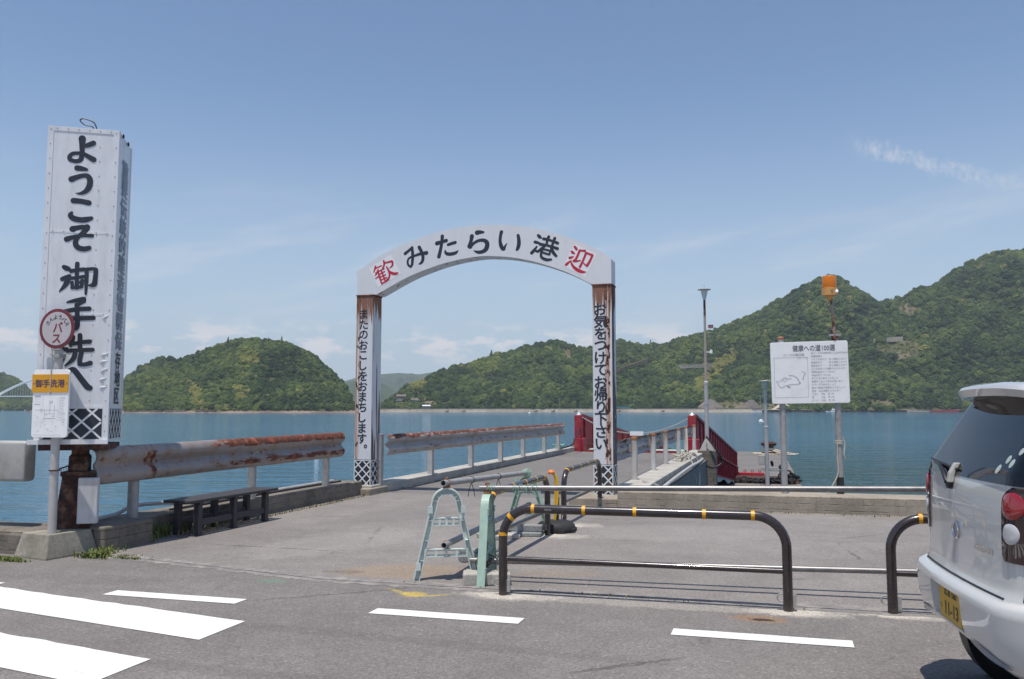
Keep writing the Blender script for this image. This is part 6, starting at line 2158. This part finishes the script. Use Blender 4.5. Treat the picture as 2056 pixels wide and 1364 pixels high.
for x in (-2.0, 2.05):
    g = girder(x, 'side_girder')
    for k in range(20):
        y = 0.4 + k * 1.6
        z = S_ * y
        st = MB().box(x - 0.075, x + 0.075, y - 0.03, y + 0.03, z + 0.36, z + 1.25).box(x - 0.12, x + 0.12, y - 0.03, y + 0.03, z - 0.58, z + 0.28)
        st.build('stiffener', M['shipred'], g)
    cp = MB()
    cp.add([(x - 0.102, -0.03, 1.323), (x + 0.102, -0.03, 1.323), (x + 0.102, 31, 1.323 + S_ * 31), (x - 0.102, 31, 1.323 + S_ * 31), (x - 0.102, -0.03, 1.345), (x + 0.102, -0.03, 1.345), (x + 0.102, 31, 1.345 + S_ * 31), (x - 0.102, 31, 1.345 + S_ * 31)],
           [(0, 1, 2, 3), (4, 7, 6, 5), (0, 4, 5, 1), (1, 5, 6, 2), (2, 6, 7, 3), (3, 7, 4, 0)])
    cp.build('top_flange', plain('worn_top_flange', (0.34, 0.26, 0.26), 0.6, dirt=0.4), g)
    MB().box(x - 0.2, x + 0.2, -0.45, 0.0, -0.02, 0.48).build('hinge_box', M['shipred'], rp, bevel=0.02)
    MB().box(x - 0.17, x + 0.10, -0.36, -0.12, 0.48, 1.30).build('end_post', M['shipred'], rp, bevel=0.015)
    MB().lathe([(0.09, 1.31), (0.05, 1.36), (0.02, 1.42)], 10, (x - 0.03, -0.24, 0)).build('post_cap', M['lamp_glass'], rp)
dk = MB()
f = lambda y, z: z + S_ * y
dk.add([(-1.86, 0.2, f(0, -0.06)), (1.9, 0.2, f(0, -0.06)), (1.9, 31, f(31, -0.06)), (-1.86, 31, f(31, -0.06)), (-1.86, 0.2, f(0, -0.2)), (1.9, 0.2, f(0, -0.2)), (1.9, 31, f(31, -0.2)), (-1.86, 31, f(31, -0.2))],
       [(0, 1, 2, 3), (4, 7, 6, 5), (0, 4, 5, 1), (1, 5, 6, 2), (2, 6, 7, 3), (3, 7, 4, 0)])
dk.build('deck', M['deckmint'], rp)
MB().prism([(-0.5, 0.006), (0.5, 0.055), (0.5, 0.075), (-0.5, 0.02)], 'x', -1.75, 1.8).build('hinge_flap', M['deckmint'], rp)
MB().box(-1.75, 1.8, -0.53, -0.505, 0.002, 0.075).build('flap_edge', M['shipred'], rp)
fl = MB()
fl.prism([(31.0, -2.98), (31.0, -3.16), (32.9, -3.19), (32.9, -3.17), (31.1, -2.93)], 'x', -1.9, 3.9)
for k in range(3):
    fl.torus((2.6 + k * 0.5, 31.3, -2.85), 0.08, 0.025, Matrix.Rotation(rad(90), 4, 'X'), 10, 5)
fl.build('landing_flap', M['shipred'], rp)
mb = MB()
rb = []
for i in range(14):
    y = 9 + i * 1.6
    rb.append([Vector((2.16, y, S_ * y - 0.66)), Vector((2.16, y, S_ * y - 0.82 - 0.1 * math.sin(i * 1.3))), Vector((2.13, y, S_ * y - 0.82 - 0.1 * math.sin(i * 1.3))), Vector((2.13, y, S_ * y - 0.66))])
mb.loft(rb)
mb.build('rubber_skirt', M['galv_dull'], rp)
# chain with a white plate across the ramp
ch = thing('chain', 'sagging chain across the ramp entrance with a white plate hanging from it', 'chain', RL, ROT)
mb = MB()
n = 74
for i in range(n):
    s = (i + 0.5) / n
    x = -1.98 + 4.0 * s
    z = 1.28 - 0.62 * 4 * s * (1 - s)
    sl_ = -0.62 * 4 * (1 - 2 * s) / 4.0
    Rm = Matrix.Rotation(-math.atan(sl_), 4, 'Y') @ Matrix.Rotation(rad(45 if i % 2 else -45), 4, 'X')
    mb.torus((x, -0.25, z), 0.022, 0.008, Rm, 8, 4, 1.7)
mb.build('links', plain('white_chain', (0.55, 0.54, 0.53), 0.5), ch)
MB().box(-0.16, 0.32, -0.285, -0.265, 0.58, 0.73).build('plate', M['board_white'], ch)

# ------------------------------------------------------------------ on the pontoon
bo = thing('mooring_bollard', 'rusty mushroom bollard with pale rope at the far edge of the pontoon', 'bollard', P(-0.9, 91.0, -3.2), ROT)
MB().lathe([(0.8, 0), (0.75, 0.15), (0.48, 0.2), (0.42, 0.75), (0.75, 0.9), (0.8, 1.1), (0.6, 1.25), (0.02, 1.3)], 18).build('body', M['rusty_iron'], bo, smooth=True)
MB().box(-1.6, 1.8, -1.3, 1.3, 0.0, 0.08).build('base_plate', M['palesand'], bo)
mb = MB()
for k in range(4):
    mb.torus((0, 0, 0.28 + k * 0.11), 0.56, 0.07, Matrix.Rotation(rng.uniform(-.15, .15), 4, 'X'), 20, 6)
mb.tube(bez([(0.5, -0.3, 0.5), (1.3, -0.8, 0.3), (2.3, -1.4, 0.12), (2.9, -1.5, 0.1)], 6), 0.09, 6)
mb.tube(bez([(0.4, -0.4, 0.4), (0.9, -1.3, 0.25), (1.8, -2.4, 0.1), (2.6, -2.9, 0.1)], 6), 0.09, 6)
tag(mb.build('mooring_rope', M['rope'], None, P(-0.9, 91.0, -3.2), ROT, smooth=True), 'pale mooring rope wound round the rusty bollard', 'rope')
mb = MB()
rng = random.Random(9)
x, y = -3.1, 55.2
i = 0
while x < 0.9:
    i += 1
    Rm = Matrix.Rotation(rng.uniform(-0.5, 0.5), 4, 'Z') @ Matrix.Rotation(rad(70 if i % 2 else 10), 4, 'X')
    c = P(x, y, -3.2 + 0.16 + rng.uniform(0, 0.12))
    mb.torus(c, 0.13, 0.05, Rm, 10, 5, 1.6)
    x += 0.17
    y += rng.uniform(-0.12, 0.14)
tag(mb.build('mooring_chain', M['rubber']), 'heavy rusty chain laid across the near end of the pontoon', 'chain')
mb = MB()
for k in range(26):
    Rm = Matrix.Rotation(rng.uniform(0, 3), 4, 'Z') @ Matrix.Rotation(rng.uniform(0, 1.5), 4, 'X')
    mb.torus(P(0.55 + rng.gauss(0, 0.4), 56.2 + rng.gauss(0, 0.7), -3.2 + abs(rng.gauss(0.2, 0.3)) + 0.1), 0.15, 0.055, Rm, 10, 5, 1.6)
tag(mb.build('chain_heap', M['rubber']), 'heap of dark chain at the pontoon corner behind the map board post', 'chain')
mb = MB().loft([[Vector((x * q, y * q * 0.6, z)) for x, y in rrect(-2.3, 2.3, -2.0, 2.0, 0.5, 3)] for q, z in ((1, 0), (0.94, 0.22), (0.75, 0.3))])
tag(mb.build('rubber_mat', M['rusty_iron'], None, P(-1.0, 56.6, -3.19), ROT), 'dark rusty steel plate on the pontoon beside the red flap', 'plate')
tag(MB().box(-1.0, 1.0, -0.05, 0.3, 0, 0.12).box(-1.2, 0.8, 1.4, 1.7, 0, 0.12).build('timber', M['conc_grey'], None, P(-0.1, 66.5, -3.2), ROT), 'two short grey timbers lying on the pontoon deck', 'timber')
# buoys
p = far(637, 866, 120)
tag(MB().lathe([(0.02, -0.4), (0.32, -0.2), (0.38, 0.1), (0.28, 0.38), (0.02, 0.5)], 16).build('buoy', M['board_white'], None, (p.x, 120, SEA + 0.1), smooth=True), 'small white buoy floating beyond the guard rail by the bench', 'buoy', 'white buoys')
p = far(1063, 829, 900)
tag(MB().lathe([(0.02, -0.4), (0.9, -0.2), (1.0, 0.4), (0.5, 1.2), (0.02, 1.4)], 12).build('buoy', M['board_white'], None, (p.x, 900, SEA + 0.1), smooth=True), 'tiny white buoy near the far shore, seen through the arch', 'buoy', 'white buoys')
p = far(1531, 850, 140)
# ------------------------------------------------------------------ white car
CARP = 0.19
fw = Vector((math.cos(math.asin(CARP)), -CARP, 0))
car = thing('parked_car', 'white compact car with a yellow number plate, only its tail in view', 'car', (2.200, 4.325, 0.0), math.atan2(fw.y, fw.x))


def paint():
    m, t, b = newmat('white_pearl_paint')
    v = obco(t)
    b.inputs['Base Color'].default_value = (0.56, 0.555, 0.535, 1)
    b.inputs['Roughness'].default_value = 0.28
    b.inputs['Metallic'].default_value = 0.0
    b.inputs['Coat Weight'].default_value = 1.0
    b.inputs['Coat Roughness'].default_value = 0.03
    b.inputs['Specular IOR Level'].default_value = 0.5
    return m


def glassy(name, col, rough=0.03, spec=0.6):
    m, t, b = newmat(name)
    b.inputs['Base Color'].default_value = (*col, 1)
    b.inputs['Roughness'].default_value = rough
    b.inputs['Specular IOR Level'].default_value = spec
    b.inputs['Coat Weight'].default_value = 1.0
    b.inputs['Coat Roughness'].default_value = 0.02
    return m


M['carpaint'] = paint()
M['carglass'] = glassy('dark_car_glass', (0.004, 0.005, 0.007), 0.02, 0.45)
M['carglass'].node_tree.nodes['Principled BSDF'].inputs['Coat Weight'].default_value = 0.0
M['lamp_red'] = glassy('red_lamp_lens', (0.30, 0.004, 0.010), 0.08)
M['lamp_dark'] = glassy('smoked_lamp_lens', (0.022, 0.004, 0.007), 0.05)
M['lamp_clear'] = glassy('clear_lamp_lens', (0.52, 0.52, 0.52), 0.1)
M['chrome'] = plain('chrome', (0.72, 0.72, 0.74), 0.10, 1.0, 0.02)
M['blacktrim'] = plain('black_trim', (0.012, 0.012, 0.014), 0.45)
M['tyre'] = plain('tyre_rubber', (0.018, 0.018, 0.019), 0.8, bump=0.2)
M['plateyellow'] = plain('yellow_number_plate', (0.62, 0.36, 0.02), 0.45, var=0.05)
ZK = [0.36, 0.42, 0.50, 0.60, 0.69, 0.72, 0.80, 0.95, 1.10, 1.20, 1.22, 1.35, 1.48, 1.58, 1.63, 1.665, 1.685]
XR = [0.10, 0.07, 0.055, 0.05, 0.055, 0.075, 0.085, 0.085, 0.09, 0.10, 0.112, 0.192, 0.272, 0.334, 0.37, 0.50, 0.75]
XF = [3.25, 3.30, 3.34, 3.34, 3.33, 3.32, 3.28, 3.16, 2.95, 2.82, 2.79, 2.60, 2.42, 2.28, 2.18, 2.02, 1.75]
HW = [0.70, 0.725, 0.735, 0.737, 0.737, 0.732, 0.735, 0.735, 0.73, 0.722, 0.715, 0.69, 0.662, 0.635, 0.61, 0.57, 0.45]
CR = [0.20, 0.20, 0.20, 0.20, 0.20, 0.19, 0.19, 0.18, 0.17, 0.165, 0.16, 0.16, 0.16, 0.16, 0.17, 0.2, 0.22]


def cs(z):
    i = lambda a: float(np.interp(z, ZK, a))
    return i(XR), i(XF), i(HW), i(CR)


def rear(q, z, out=0.0):
    """point on the car's skin: q = distance round the body from the middle of the tail (+ = left side)"""
    xr, xf, hw, r = cs(z)
    s = 1 if q >= 0 else -1
    a = abs(q)
    bow = 0.05 if z < 1.19 else 0.05 - 0.032 * min(1, (z - 1.19) / 0.06)
    flat = hw - r
    if a <= flat:
        y, x = a, xr + bow * (a / hw) ** 2
        n = Vector((-1, 2 * bow * a / hw ** 2, 0)).normalized()
    elif a <= flat + r * math.pi / 2:
        th = (a - flat) / r
        x0 = xr + bow * (flat / hw) ** 2
        y, x = flat + r * math.sin(th), x0 + r * (1 - math.cos(th)) + bow * 0.25 * th
        n = Vector((-math.cos(th), math.sin(th), 0))
    else:
        e = a - flat - r * math.pi / 2
        x = xr + bow * (flat / hw) ** 2 + r + bow * 0.25 * math.pi / 2 + e
        y, n = hw, Vector((0, 1, 0))
    n = n + Vector((0, 0, 0))
    return Vector((x + n.x * out, s * (y + n.y * out), z))


def section(z):
    xr, xf, hw, r = cs(z)
    pts = [rear(q, z) for q in np.concatenate([np.linspace(-(hw - r), hw - r, 13), np.linspace(hw - r, hw - r + r * math.pi / 2, 8)[1:]])]
    last = pts[-1]
    for k in range(1, 16):
        x = last.x + (xf - 0.32 - last.x) * k / 16
        pts.append(Vector((x, hw, z)))
    for k in range(0, 9):
        th = math.pi / 2 * k / 8
        pts.append(Vector((xf - 0.32 + 0.32 * math.sin(th), (hw - 0.36) + 0.36 * math.cos(th), z)))
    full = pts[6:]
    mir = [Vector((p.x, -p.y, p.z)) for p in reversed(full)]
    return full + mir[:-1] if abs(full[0].y) < 1e-6 else full + mir


zs = [0.45, 0.48, 0.52, 0.60, 0.66, 0.69, 0.72, 0.76, 0.80, 0.88, 0.96, 1.04, 1.12, 1.19, 1.22, 1.28, 1.35, 1.42, 1.48, 1.53, 1.58, 1.61, 1.635, 1.655, 1.67, 1.68, 1.685]
mb = MB()
mb.loft([section(z) for z in zs], True, True, True)
body = mb.build('body', M['carpaint'], car, smooth=True)


def patch(lf, rf, z0, z1, out, nz=14, nq=24, mb=None, thick=0.006):
    """skin patch between two side curves lf(z), rf(z), standing proud of the body"""
    mb = mb or MB()
    vs, fs = [], []
    for k in range(nz + 1):
        z = z0 + (z1 - z0) * k / nz
        a, b = lf(z), rf(z)
        for i in range(nq + 1):
            vs.append(rear(a + (b - a) * i / nq, z, out))
    for k in range(nz):
        for i in range(nq):
            o = k * (nq + 1) + i
            fs.append((o, o + 1, o + nq + 2, o + nq + 1))
    mb.add(vs, fs)
    # rim down to the skin
    edge = [i for i in range(nq + 1)] + [(k + 1) * (nq + 1) - 1 for k in range(1, nz + 1)] + [nz * (nq + 1) + i for i in range(nq - 1, -1, -1)] + [k * (nq + 1) for k in range(nz - 1, 0, -1)]
    base = []
    for e in edge:
        k, i = divmod(e, nq + 1)
        z = z0 + (z1 - z0) * k / nz
        base.append(rear(lf(z) + (rf(z) - lf(z)) * i / nq, z, out - thick))
    n = len(edge)
    mb.add([vs[e] for e in edge] + base, [(i, (i + 1) % n, n + (i + 1) % n, n + i) for i in range(n)])
    return mb


# tailgate glass
wl = lambda z: -(0.635 - 0.10 * (z - 1.2) / 0.4) + 0.0
patch(lambda z: wl(z) - 0.035, lambda z: -wl(z) + 0.035, 1.205, 1.628, 0.004, 18, 40).build('rear_window', M['carglass'], car, smooth=True)
# bumper shell
zb_ = lambda out: out
mb = MB()
vs, fs = [], []
prof = [(0.36, -0.01), (0.37, 0.012), (0.40, 0.028), (0.438, 0.034), (0.446, 0.035), (0.50, 0.038), (0.56, 0.042), (0.634, 0.047), (0.642, 0.048), (0.668, 0.046), (0.686, 0.034), (0.694, 0.015), (0.695, 0.0)]
qs = np.sort(np.concatenate([np.linspace(-1.18, 1.18, 66), (-0.226, -0.218, 0.218, 0.226)]))
for z, o_ in prof:
    for q in qs:
        dip = 0.0
        if abs(q) < 0.222 and 0.44 < z < 0.64:      # recess that takes the number plate
            dip = o_ - 0.003
        up = 0.075 * max(0.0, 1 - (abs(q) / 0.60) ** 2) * max(0.0, (0.50 - z) / 0.14)     # the lower edge is raised in the middle
        vs.append(rear(q, z + up + (0.06 * max(0, abs(q) - 0.55) if z > 0.65 else 0), o_ - dip))
nq = len(qs)
for k in range(len(prof) - 1):
    for i in range(nq - 1):
        fs.append((k * nq + i, k * nq + i + 1, (k + 1) * nq + i + 1, (k + 1) * nq + i))
mb.add(vs, fs)
bump = mb.build('bumper', M['carpaint'], car, smooth=True)
patch(lambda z: -0.56, lambda z: 0.56, 0.700, 0.708, 0.0015, 2, 40, thick=0.002).build('tailgate_gap', M['blacktrim'], car)
for s in (-1, 1):
    patch(lambda z: s * 0.66 - 0.002, lambda z: s * 0.66 + 0.002, 0.71, 1.19, 0.0012, 8, 1, thick=0.002).build('tailgate_gap', M['blacktrim'], car)
# lower reflectors in the bumper
for s in (-1, 1):
    mb = MB()
    ring = []
    for k in range(28):
        th = 2 * math.pi * k / 28
        u = math.cos(th) * 0.19
        ring.append(rear(s * 0.46 + u * 0.85, 0.438 + math.sin(th) * 0.017 - 0.10 * u * s, 0.041))
    mb.add(ring, [tuple(range(28))])
    mb.build('bumper_reflector', plain('grey_reflector', (0.22, 0.23, 0.25), 0.2), bump)


def disc(q, z, rq, rz, out, name, mat, parent, dome=0.012, n=28):
    mb = MB()
    rings = []
    for f_, o_ in ((1.0, 0.0), (0.98, dome * 0.35), (0.85, dome * 0.7), (0.55, dome * 0.93), (0.04, dome)):
        rings.append([rear(q + rq * f_ * math.cos(2 * math.pi * k / n), z + rz * f_ * math.sin(2 * math.pi * k / n), out + o_) for k in range(n)])
    mb.loft(rings, True, False, True)
    return mb.build(name, mat, parent, smooth=True)


for s in (-1, 1):
    def lo_(z):
        t = (z - 0.87) / 0.33
        return 0.535 + 0.075 * max(0, (t - 0.80) / 0.20) ** 2 + 0.015 * max(0, (0.12 - t) / 0.12) ** 2

    def hi_(z):
        t = (z - 0.87) / 0.33
        return 0.80 - 0.14 * max(0, (0.25 - t) / 0.25) ** 2 - 0.04 * max(0, (t - 0.75) / 0.25) ** 2
    if s > 0:
        tl = patch(lo_, hi_, 0.87, 1.20, 0.008, 18, 16, thick=0.01)
    else:
        tl = patch(lambda z: -hi_(z), lambda z: -lo_(z), 0.87, 1.20, 0.008, 18, 16, thick=0.01)
    tlo = tl.build('tail_light', M['lamp_dark'], car, smooth=True)
    disc(s * 0.610, 1.118, 0.064, 0.060, 0.009, 'red_lens', M['lamp_red'], tlo, 0.010)
    disc(s * 0.604, 0.995, 0.047, 0.046, 0.009, 'clear_lens', M['lamp_clear'], tlo, 0.009)
# number plate
pn = MB()
xr = rear(0, 0.53, 0.012).x
xr += 0.001
pn.box(xr - 0.006, xr, -0.165, 0.165, 0.462, 0.627)
plate = pn.build('number_plate', M['plateyellow'], bump, bevel=0.002)
cf = lambda u, z, d_: (xr - 0.0062 - d_, -u, z)
mb = MB()
write(mb, '広島 580', cf, 0.01, 0.604, 0.038, 0.001, 0.02, 1.3)
write(mb, 'つ', cf, -0.138, 0.522, 0.035, 0.0012, 0.02)
write(mb, '11-13', cf, 0.025, 0.525, 0.095, 0.0014, 0.02, 1.0)
mb.build('plate_lettering', M['ink'], plate)
# emblem and badge
mb = MB()
c = rear(0, 0.93, 0.004)
for sg in (0,):
    mb.torus((c.x - 0.004, 0, 0.93), 0.040, 0.006, Matrix.Rotation(rad(90), 4, 'Y'), 28, 6)
mb.box(c.x - 0.010, c.x, -0.004, 0.004, 0.905, 0.955)
mb.build('emblem', M['chrome'], car, smooth=True)
mb = MB()
write(mb, 'CUSTOM', lambda u, z, d_: tuple(rear(-0.33 - u, z, 0.002 + d_)), 0.0, 0.885, 0.040, 0.001, 0.03, 1.25)
mb.build('badge', M['chrome'], car)
# wiper
wp = MB()
a_ = rear(0.13, 1.16, 0.0)
wp.lathe([(0.028, 0), (0.024, 0.02), (0.004, 0.024)], 16, M=Matrix.Translation(rear(0.09, 1.155, 0.004)) @ Matrix.Rotation(rad(-90), 4, 'Y'))
wp.tube([rear(0.09, 1.165, 0.022), rear(0.13, 1.21, 0.035), rear(0.30, 1.245, 0.03), rear(0.42, 1.25, 0.022)], [0.016, 0.014, 0.01, 0.007], 8)
wp.tube([rear(0.02, 1.235, 0.014), rear(0.55, 1.26, 0.012)], 0.006, 6)
wp.build('wiper', M['blacktrim'], car, smooth=True)
wc = MB().loft([[rear(q_ + e_, z_, o_) for q_, o_ in ((0.045, 0.004), (0.045, 0.030), (0.085, 0.030), (0.085, 0.004))] for z_, e_ in ((1.165, 0), (1.215, 0.004), (1.265, 0.012))])
wc.build('wiper_cover', plain('grey_wiper_cover', (0.42, 0.41, 0.38), 0.4), car, bevel=0.004)
# roof spoiler
sp = MB()
rings = []
ny = 22
for i in range(ny + 1):
    y = -0.535 + 1.07 * i / ny
    e = abs(y) / 0.535
    xt = 0.215 + 0.075 * e ** 3.5
    zt = 1.668 - 0.028 * e ** 3
    rings.append([Vector((xt, y, zt - 0.018)), Vector((xt + 0.01, y, zt - 0.002)), Vector((xt + 0.05, y, zt + 0.012)), Vector((0.50, y, 1.682 - 0.03 * e ** 2)), Vector((0.62, y, 1.66 - 0.02 * e ** 2)), Vector((0.50, y, 1.600)), Vector((0.40, y, 1.592)), Vector((0.31, y, 1.604 - 0.006 * e)), Vector((xt + 0.022, y, zt - 0.055))])
sp.loft(rings)
spo = sp.build('roof_spoiler', M['carpaint'], car, smooth=True)
mb = MB()
for s in (1, -1):
    vs = [Vector((0.226 + 0.075 * (abs(y) / 0.56) ** 3.5 - 0.006, s * y, z)) for y, z in ((0.30, 1.640), (0.44, 1.634), (0.50, 1.632), (0.50, 1.648), (0.44, 1.652), (0.30, 1.658))]
    mb.add(vs, [tuple(range(6))])
# side windows, wheels, arches
for s in (1, -1):
    f = (lambda q: q) if s > 0 else (lambda q: -q)
    a1, b1 = (lambda z: 0.98 + (z - 1.1) * 0.30), (lambda z: 1.70)
    a2, b2 = (lambda z: 1.78), (lambda z: 3.0 - (z - 1.1) * 1.1)
    for a, b in ((a1, b1), (a2, b2)):
        if s > 0:
            pt = patch(a, b, 1.13, 1.55, 0.003, 8, 10, thick=0.004)
        else:
            pt = patch(lambda z: -b(z), lambda z: -a(z), 1.13, 1.55, 0.003, 8, 10, thick=0.004)
        pt.build('side_window', M['carglass'], car, smooth=True)
    for xw in (0.62, 2.95):
        Rm = Matrix.Translation((xw, s * 0.655, 0.28)) @ Matrix.Rotation(rad(90), 4, 'X')
        wh = MB().lathe([(0.17, -0.075), (0.255, -0.075), (0.278, -0.05), (0.28, 0.0), (0.278, 0.05), (0.255, 0.075), (0.17, 0.075)], 36, M=Rm).build('wheel', M['tyre'], car, smooth=True)
        MB().lathe([(0.172, -0.06), (0.172, 0.06)], 28, M=Rm).build('rim', M['galv'], wh)
        MB().lathe([(0.30, -0.088), (0.325, -0.088), (0.325, 0.05), (0.30, 0.05)], 36, M=Rm).build('wheel_arch', M['blacktrim'], car)
    MB().box(2.35, 2.47, s * 0.83 - 0.09, s * 0.83 + 0.09, 1.12, 1.24).build('side_mirror', M['carpaint'], car, bevel=0.03)
MB().box(0.55, 3.0, -0.60, 0.60, 0.22, 0.46).box(0.9, 2.65, -0.70, 0.70, 0.30, 0.455).build('underbody', M['blacktrim'], car)
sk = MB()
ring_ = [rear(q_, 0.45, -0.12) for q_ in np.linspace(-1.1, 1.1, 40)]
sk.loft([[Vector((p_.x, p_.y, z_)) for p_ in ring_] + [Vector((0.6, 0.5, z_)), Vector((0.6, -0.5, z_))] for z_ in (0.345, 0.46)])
sk.build('underside_shade', M['blacktrim'], car)  # black skirt added to stand for the shade under the bumper
patch(lambda z: -0.30, lambda z: 0.30, 1.622, 1.640, 0.10, 2, 10, thick=0.02)
for dd, (q, z, r) in enumerate(((-0.47, 1.315, 0.019), (-0.425, 1.268, 0.021), (-0.525, 1.30, 0.020), (-0.545, 1.355, 0.017))):
    disc(q, z, r, r, 0.0045, 'round_sticker', plain('pale_sticker', (0.36, 0.42, 0.40), 0.5), car, 0.0012, 20)
mb = MB()
mb.add([rear(-0.455 + 0.02 * math.cos(k), 1.262 + 0.008 * math.sin(k), 0.0062) for k in np.linspace(0, 6.283, 16, endpoint=False)], [tuple(range(16))])

# ------------------------------------------------------------------ weeds at the kerbs
M['weed'] = plain('weed_leaves', (0.13, 0.16, 0.035), 0.7, var=0.5, scale=30)
M['dryweed'] = plain('dry_weed', (0.20, 0.17, 0.08), 0.8, var=0.4, scale=30)


def weeds(name, spots, mat, seed):
    rng = random.Random(seed)
    mb = MB()
    for a, b, ra, rb, n, h, z0 in spots:
        for _ in range(n):
            q = P(a + rng.gauss(0, ra), b + rng.gauss(0, rb), z0)
            az_, ln_ = rng.uniform(0, 6.28), h * rng.uniform(0.4, 1.2)
            lean = rng.uniform(0.1, 0.9)
            dx, dy = math.cos(az_), math.sin(az_)
            wv = rng.uniform(0.003, 0.008)
            m_ = q + Vector((dx * lean * ln_ * 0.4, dy * lean * ln_ * 0.4, ln_ * 0.62))
            e = q + Vector((dx * lean * ln_, dy * lean * ln_, ln_ * (1.0 - 0.35 * lean)))
            sx, sy = -dy * wv, dx * wv
            mb.add([(q.x + sx, q.y + sy, q.z), (q.x - sx, q.y - sy, q.z), (m_.x - sx * 1.3, m_.y - sy * 1.3, m_.z), (m_.x + sx * 1.3, m_.y + sy * 1.3, m_.z), tuple(e)], [(0, 1, 2, 3), (3, 2, 4)])
    return struct(mb.build(name, mat), 'stuff')


sp_ = [(-6.80, 7.02, 0.09, 0.05, 170, 0.075, 0), (-6.86, 7.22, 0.05, 0.10, 90, 0.09, 0), (-6.40, 7.06, 0.09, 0.025, 90, 0.035, 0), (-7.44, 6.60, 0.09, 0.03, 190, 0.045, 0), (-7.68, 6.72, 0.10, 0.02, 120, 0.025, 0),
       (-7.12, 8.2, 0.04, 0.25, 110, 0.20, 0), (-7.14, 8.7, 0.03, 0.2, 60, 0.16, 0), (-7.05, 13.45, 0.06, 0.04, 70, 0.06, 0), (-1.2, 12.95, 0.6, 0.02, 40, 0.03, 0)]
weeds('weeds', sp_, M['weed'], 1)
sp_ = [(-6.98, 10.5 + k * 0.6, 0.03, 0.25, 60, 0.035, 0) for k in range(5)] + [(-1.5 + k * 0.9, 12.93 + k * 0.055, 0.3, 0.03, 40, 0.03, 0) for k in range(7)] + [(-6.92, 15 + k * 1.4, 0.02, 0.6, 40, 0.035, 0) for k in range(9)] + \
      [(-6.95, 8.9, 0.05, 0.4, 40, 0.15, 0), (-6.6, 7.18, 0.14, 0.03, 60, 0.03, 0), (-1.4, 6.86, 0.7, 0.02, 40, 0.018, 0.01)]
weeds('dry_weeds', sp_, M['dryweed'], 2)
# pebbles and crumbs of pale stone on the apron
rng = random.Random(17)
mb = MB()
for i in range(120):
    a, b = rng.uniform(-7, 3), rng.uniform(4.6, 12.8)
    r = rng.uniform(0.002, 0.007)
    c = P(a, b, 0.004 + r * 0.4)
    mb.lathe([(0.01 * r, -r * 0.6), (r * rng.uniform(.8, 1.2), -r * 0.2), (r * 0.7, r * 0.4), (0.01 * r, r * 0.6)], 6, tuple(c))
struct(mb.build('loose_grit', M['conc_pale']), 'stuff')

# ------------------------------------------------------------------ haze in the air
hz = bpy.data.materials.new('haze')
hz.use_nodes = True
t = NT(hz.node_tree)
t.n.clear()
pv = t.node('ShaderNodeVolumePrincipled')
pv.inputs['Color'].default_value = (0.80, 0.89, 1.0, 1)
pv.inputs['Density'].default_value = HAZE
pv.inputs['Anisotropy'].default_value = 0.0
ou = t.node('ShaderNodeOutputMaterial')
t.put(ou.inputs['Volume'], pv.outputs[0])
if HAZE > 0:
    struct(MB().box(-4200, 4200, -650, 6400, SEA - 8.5, 420).build('haze', hz), 'stuff')
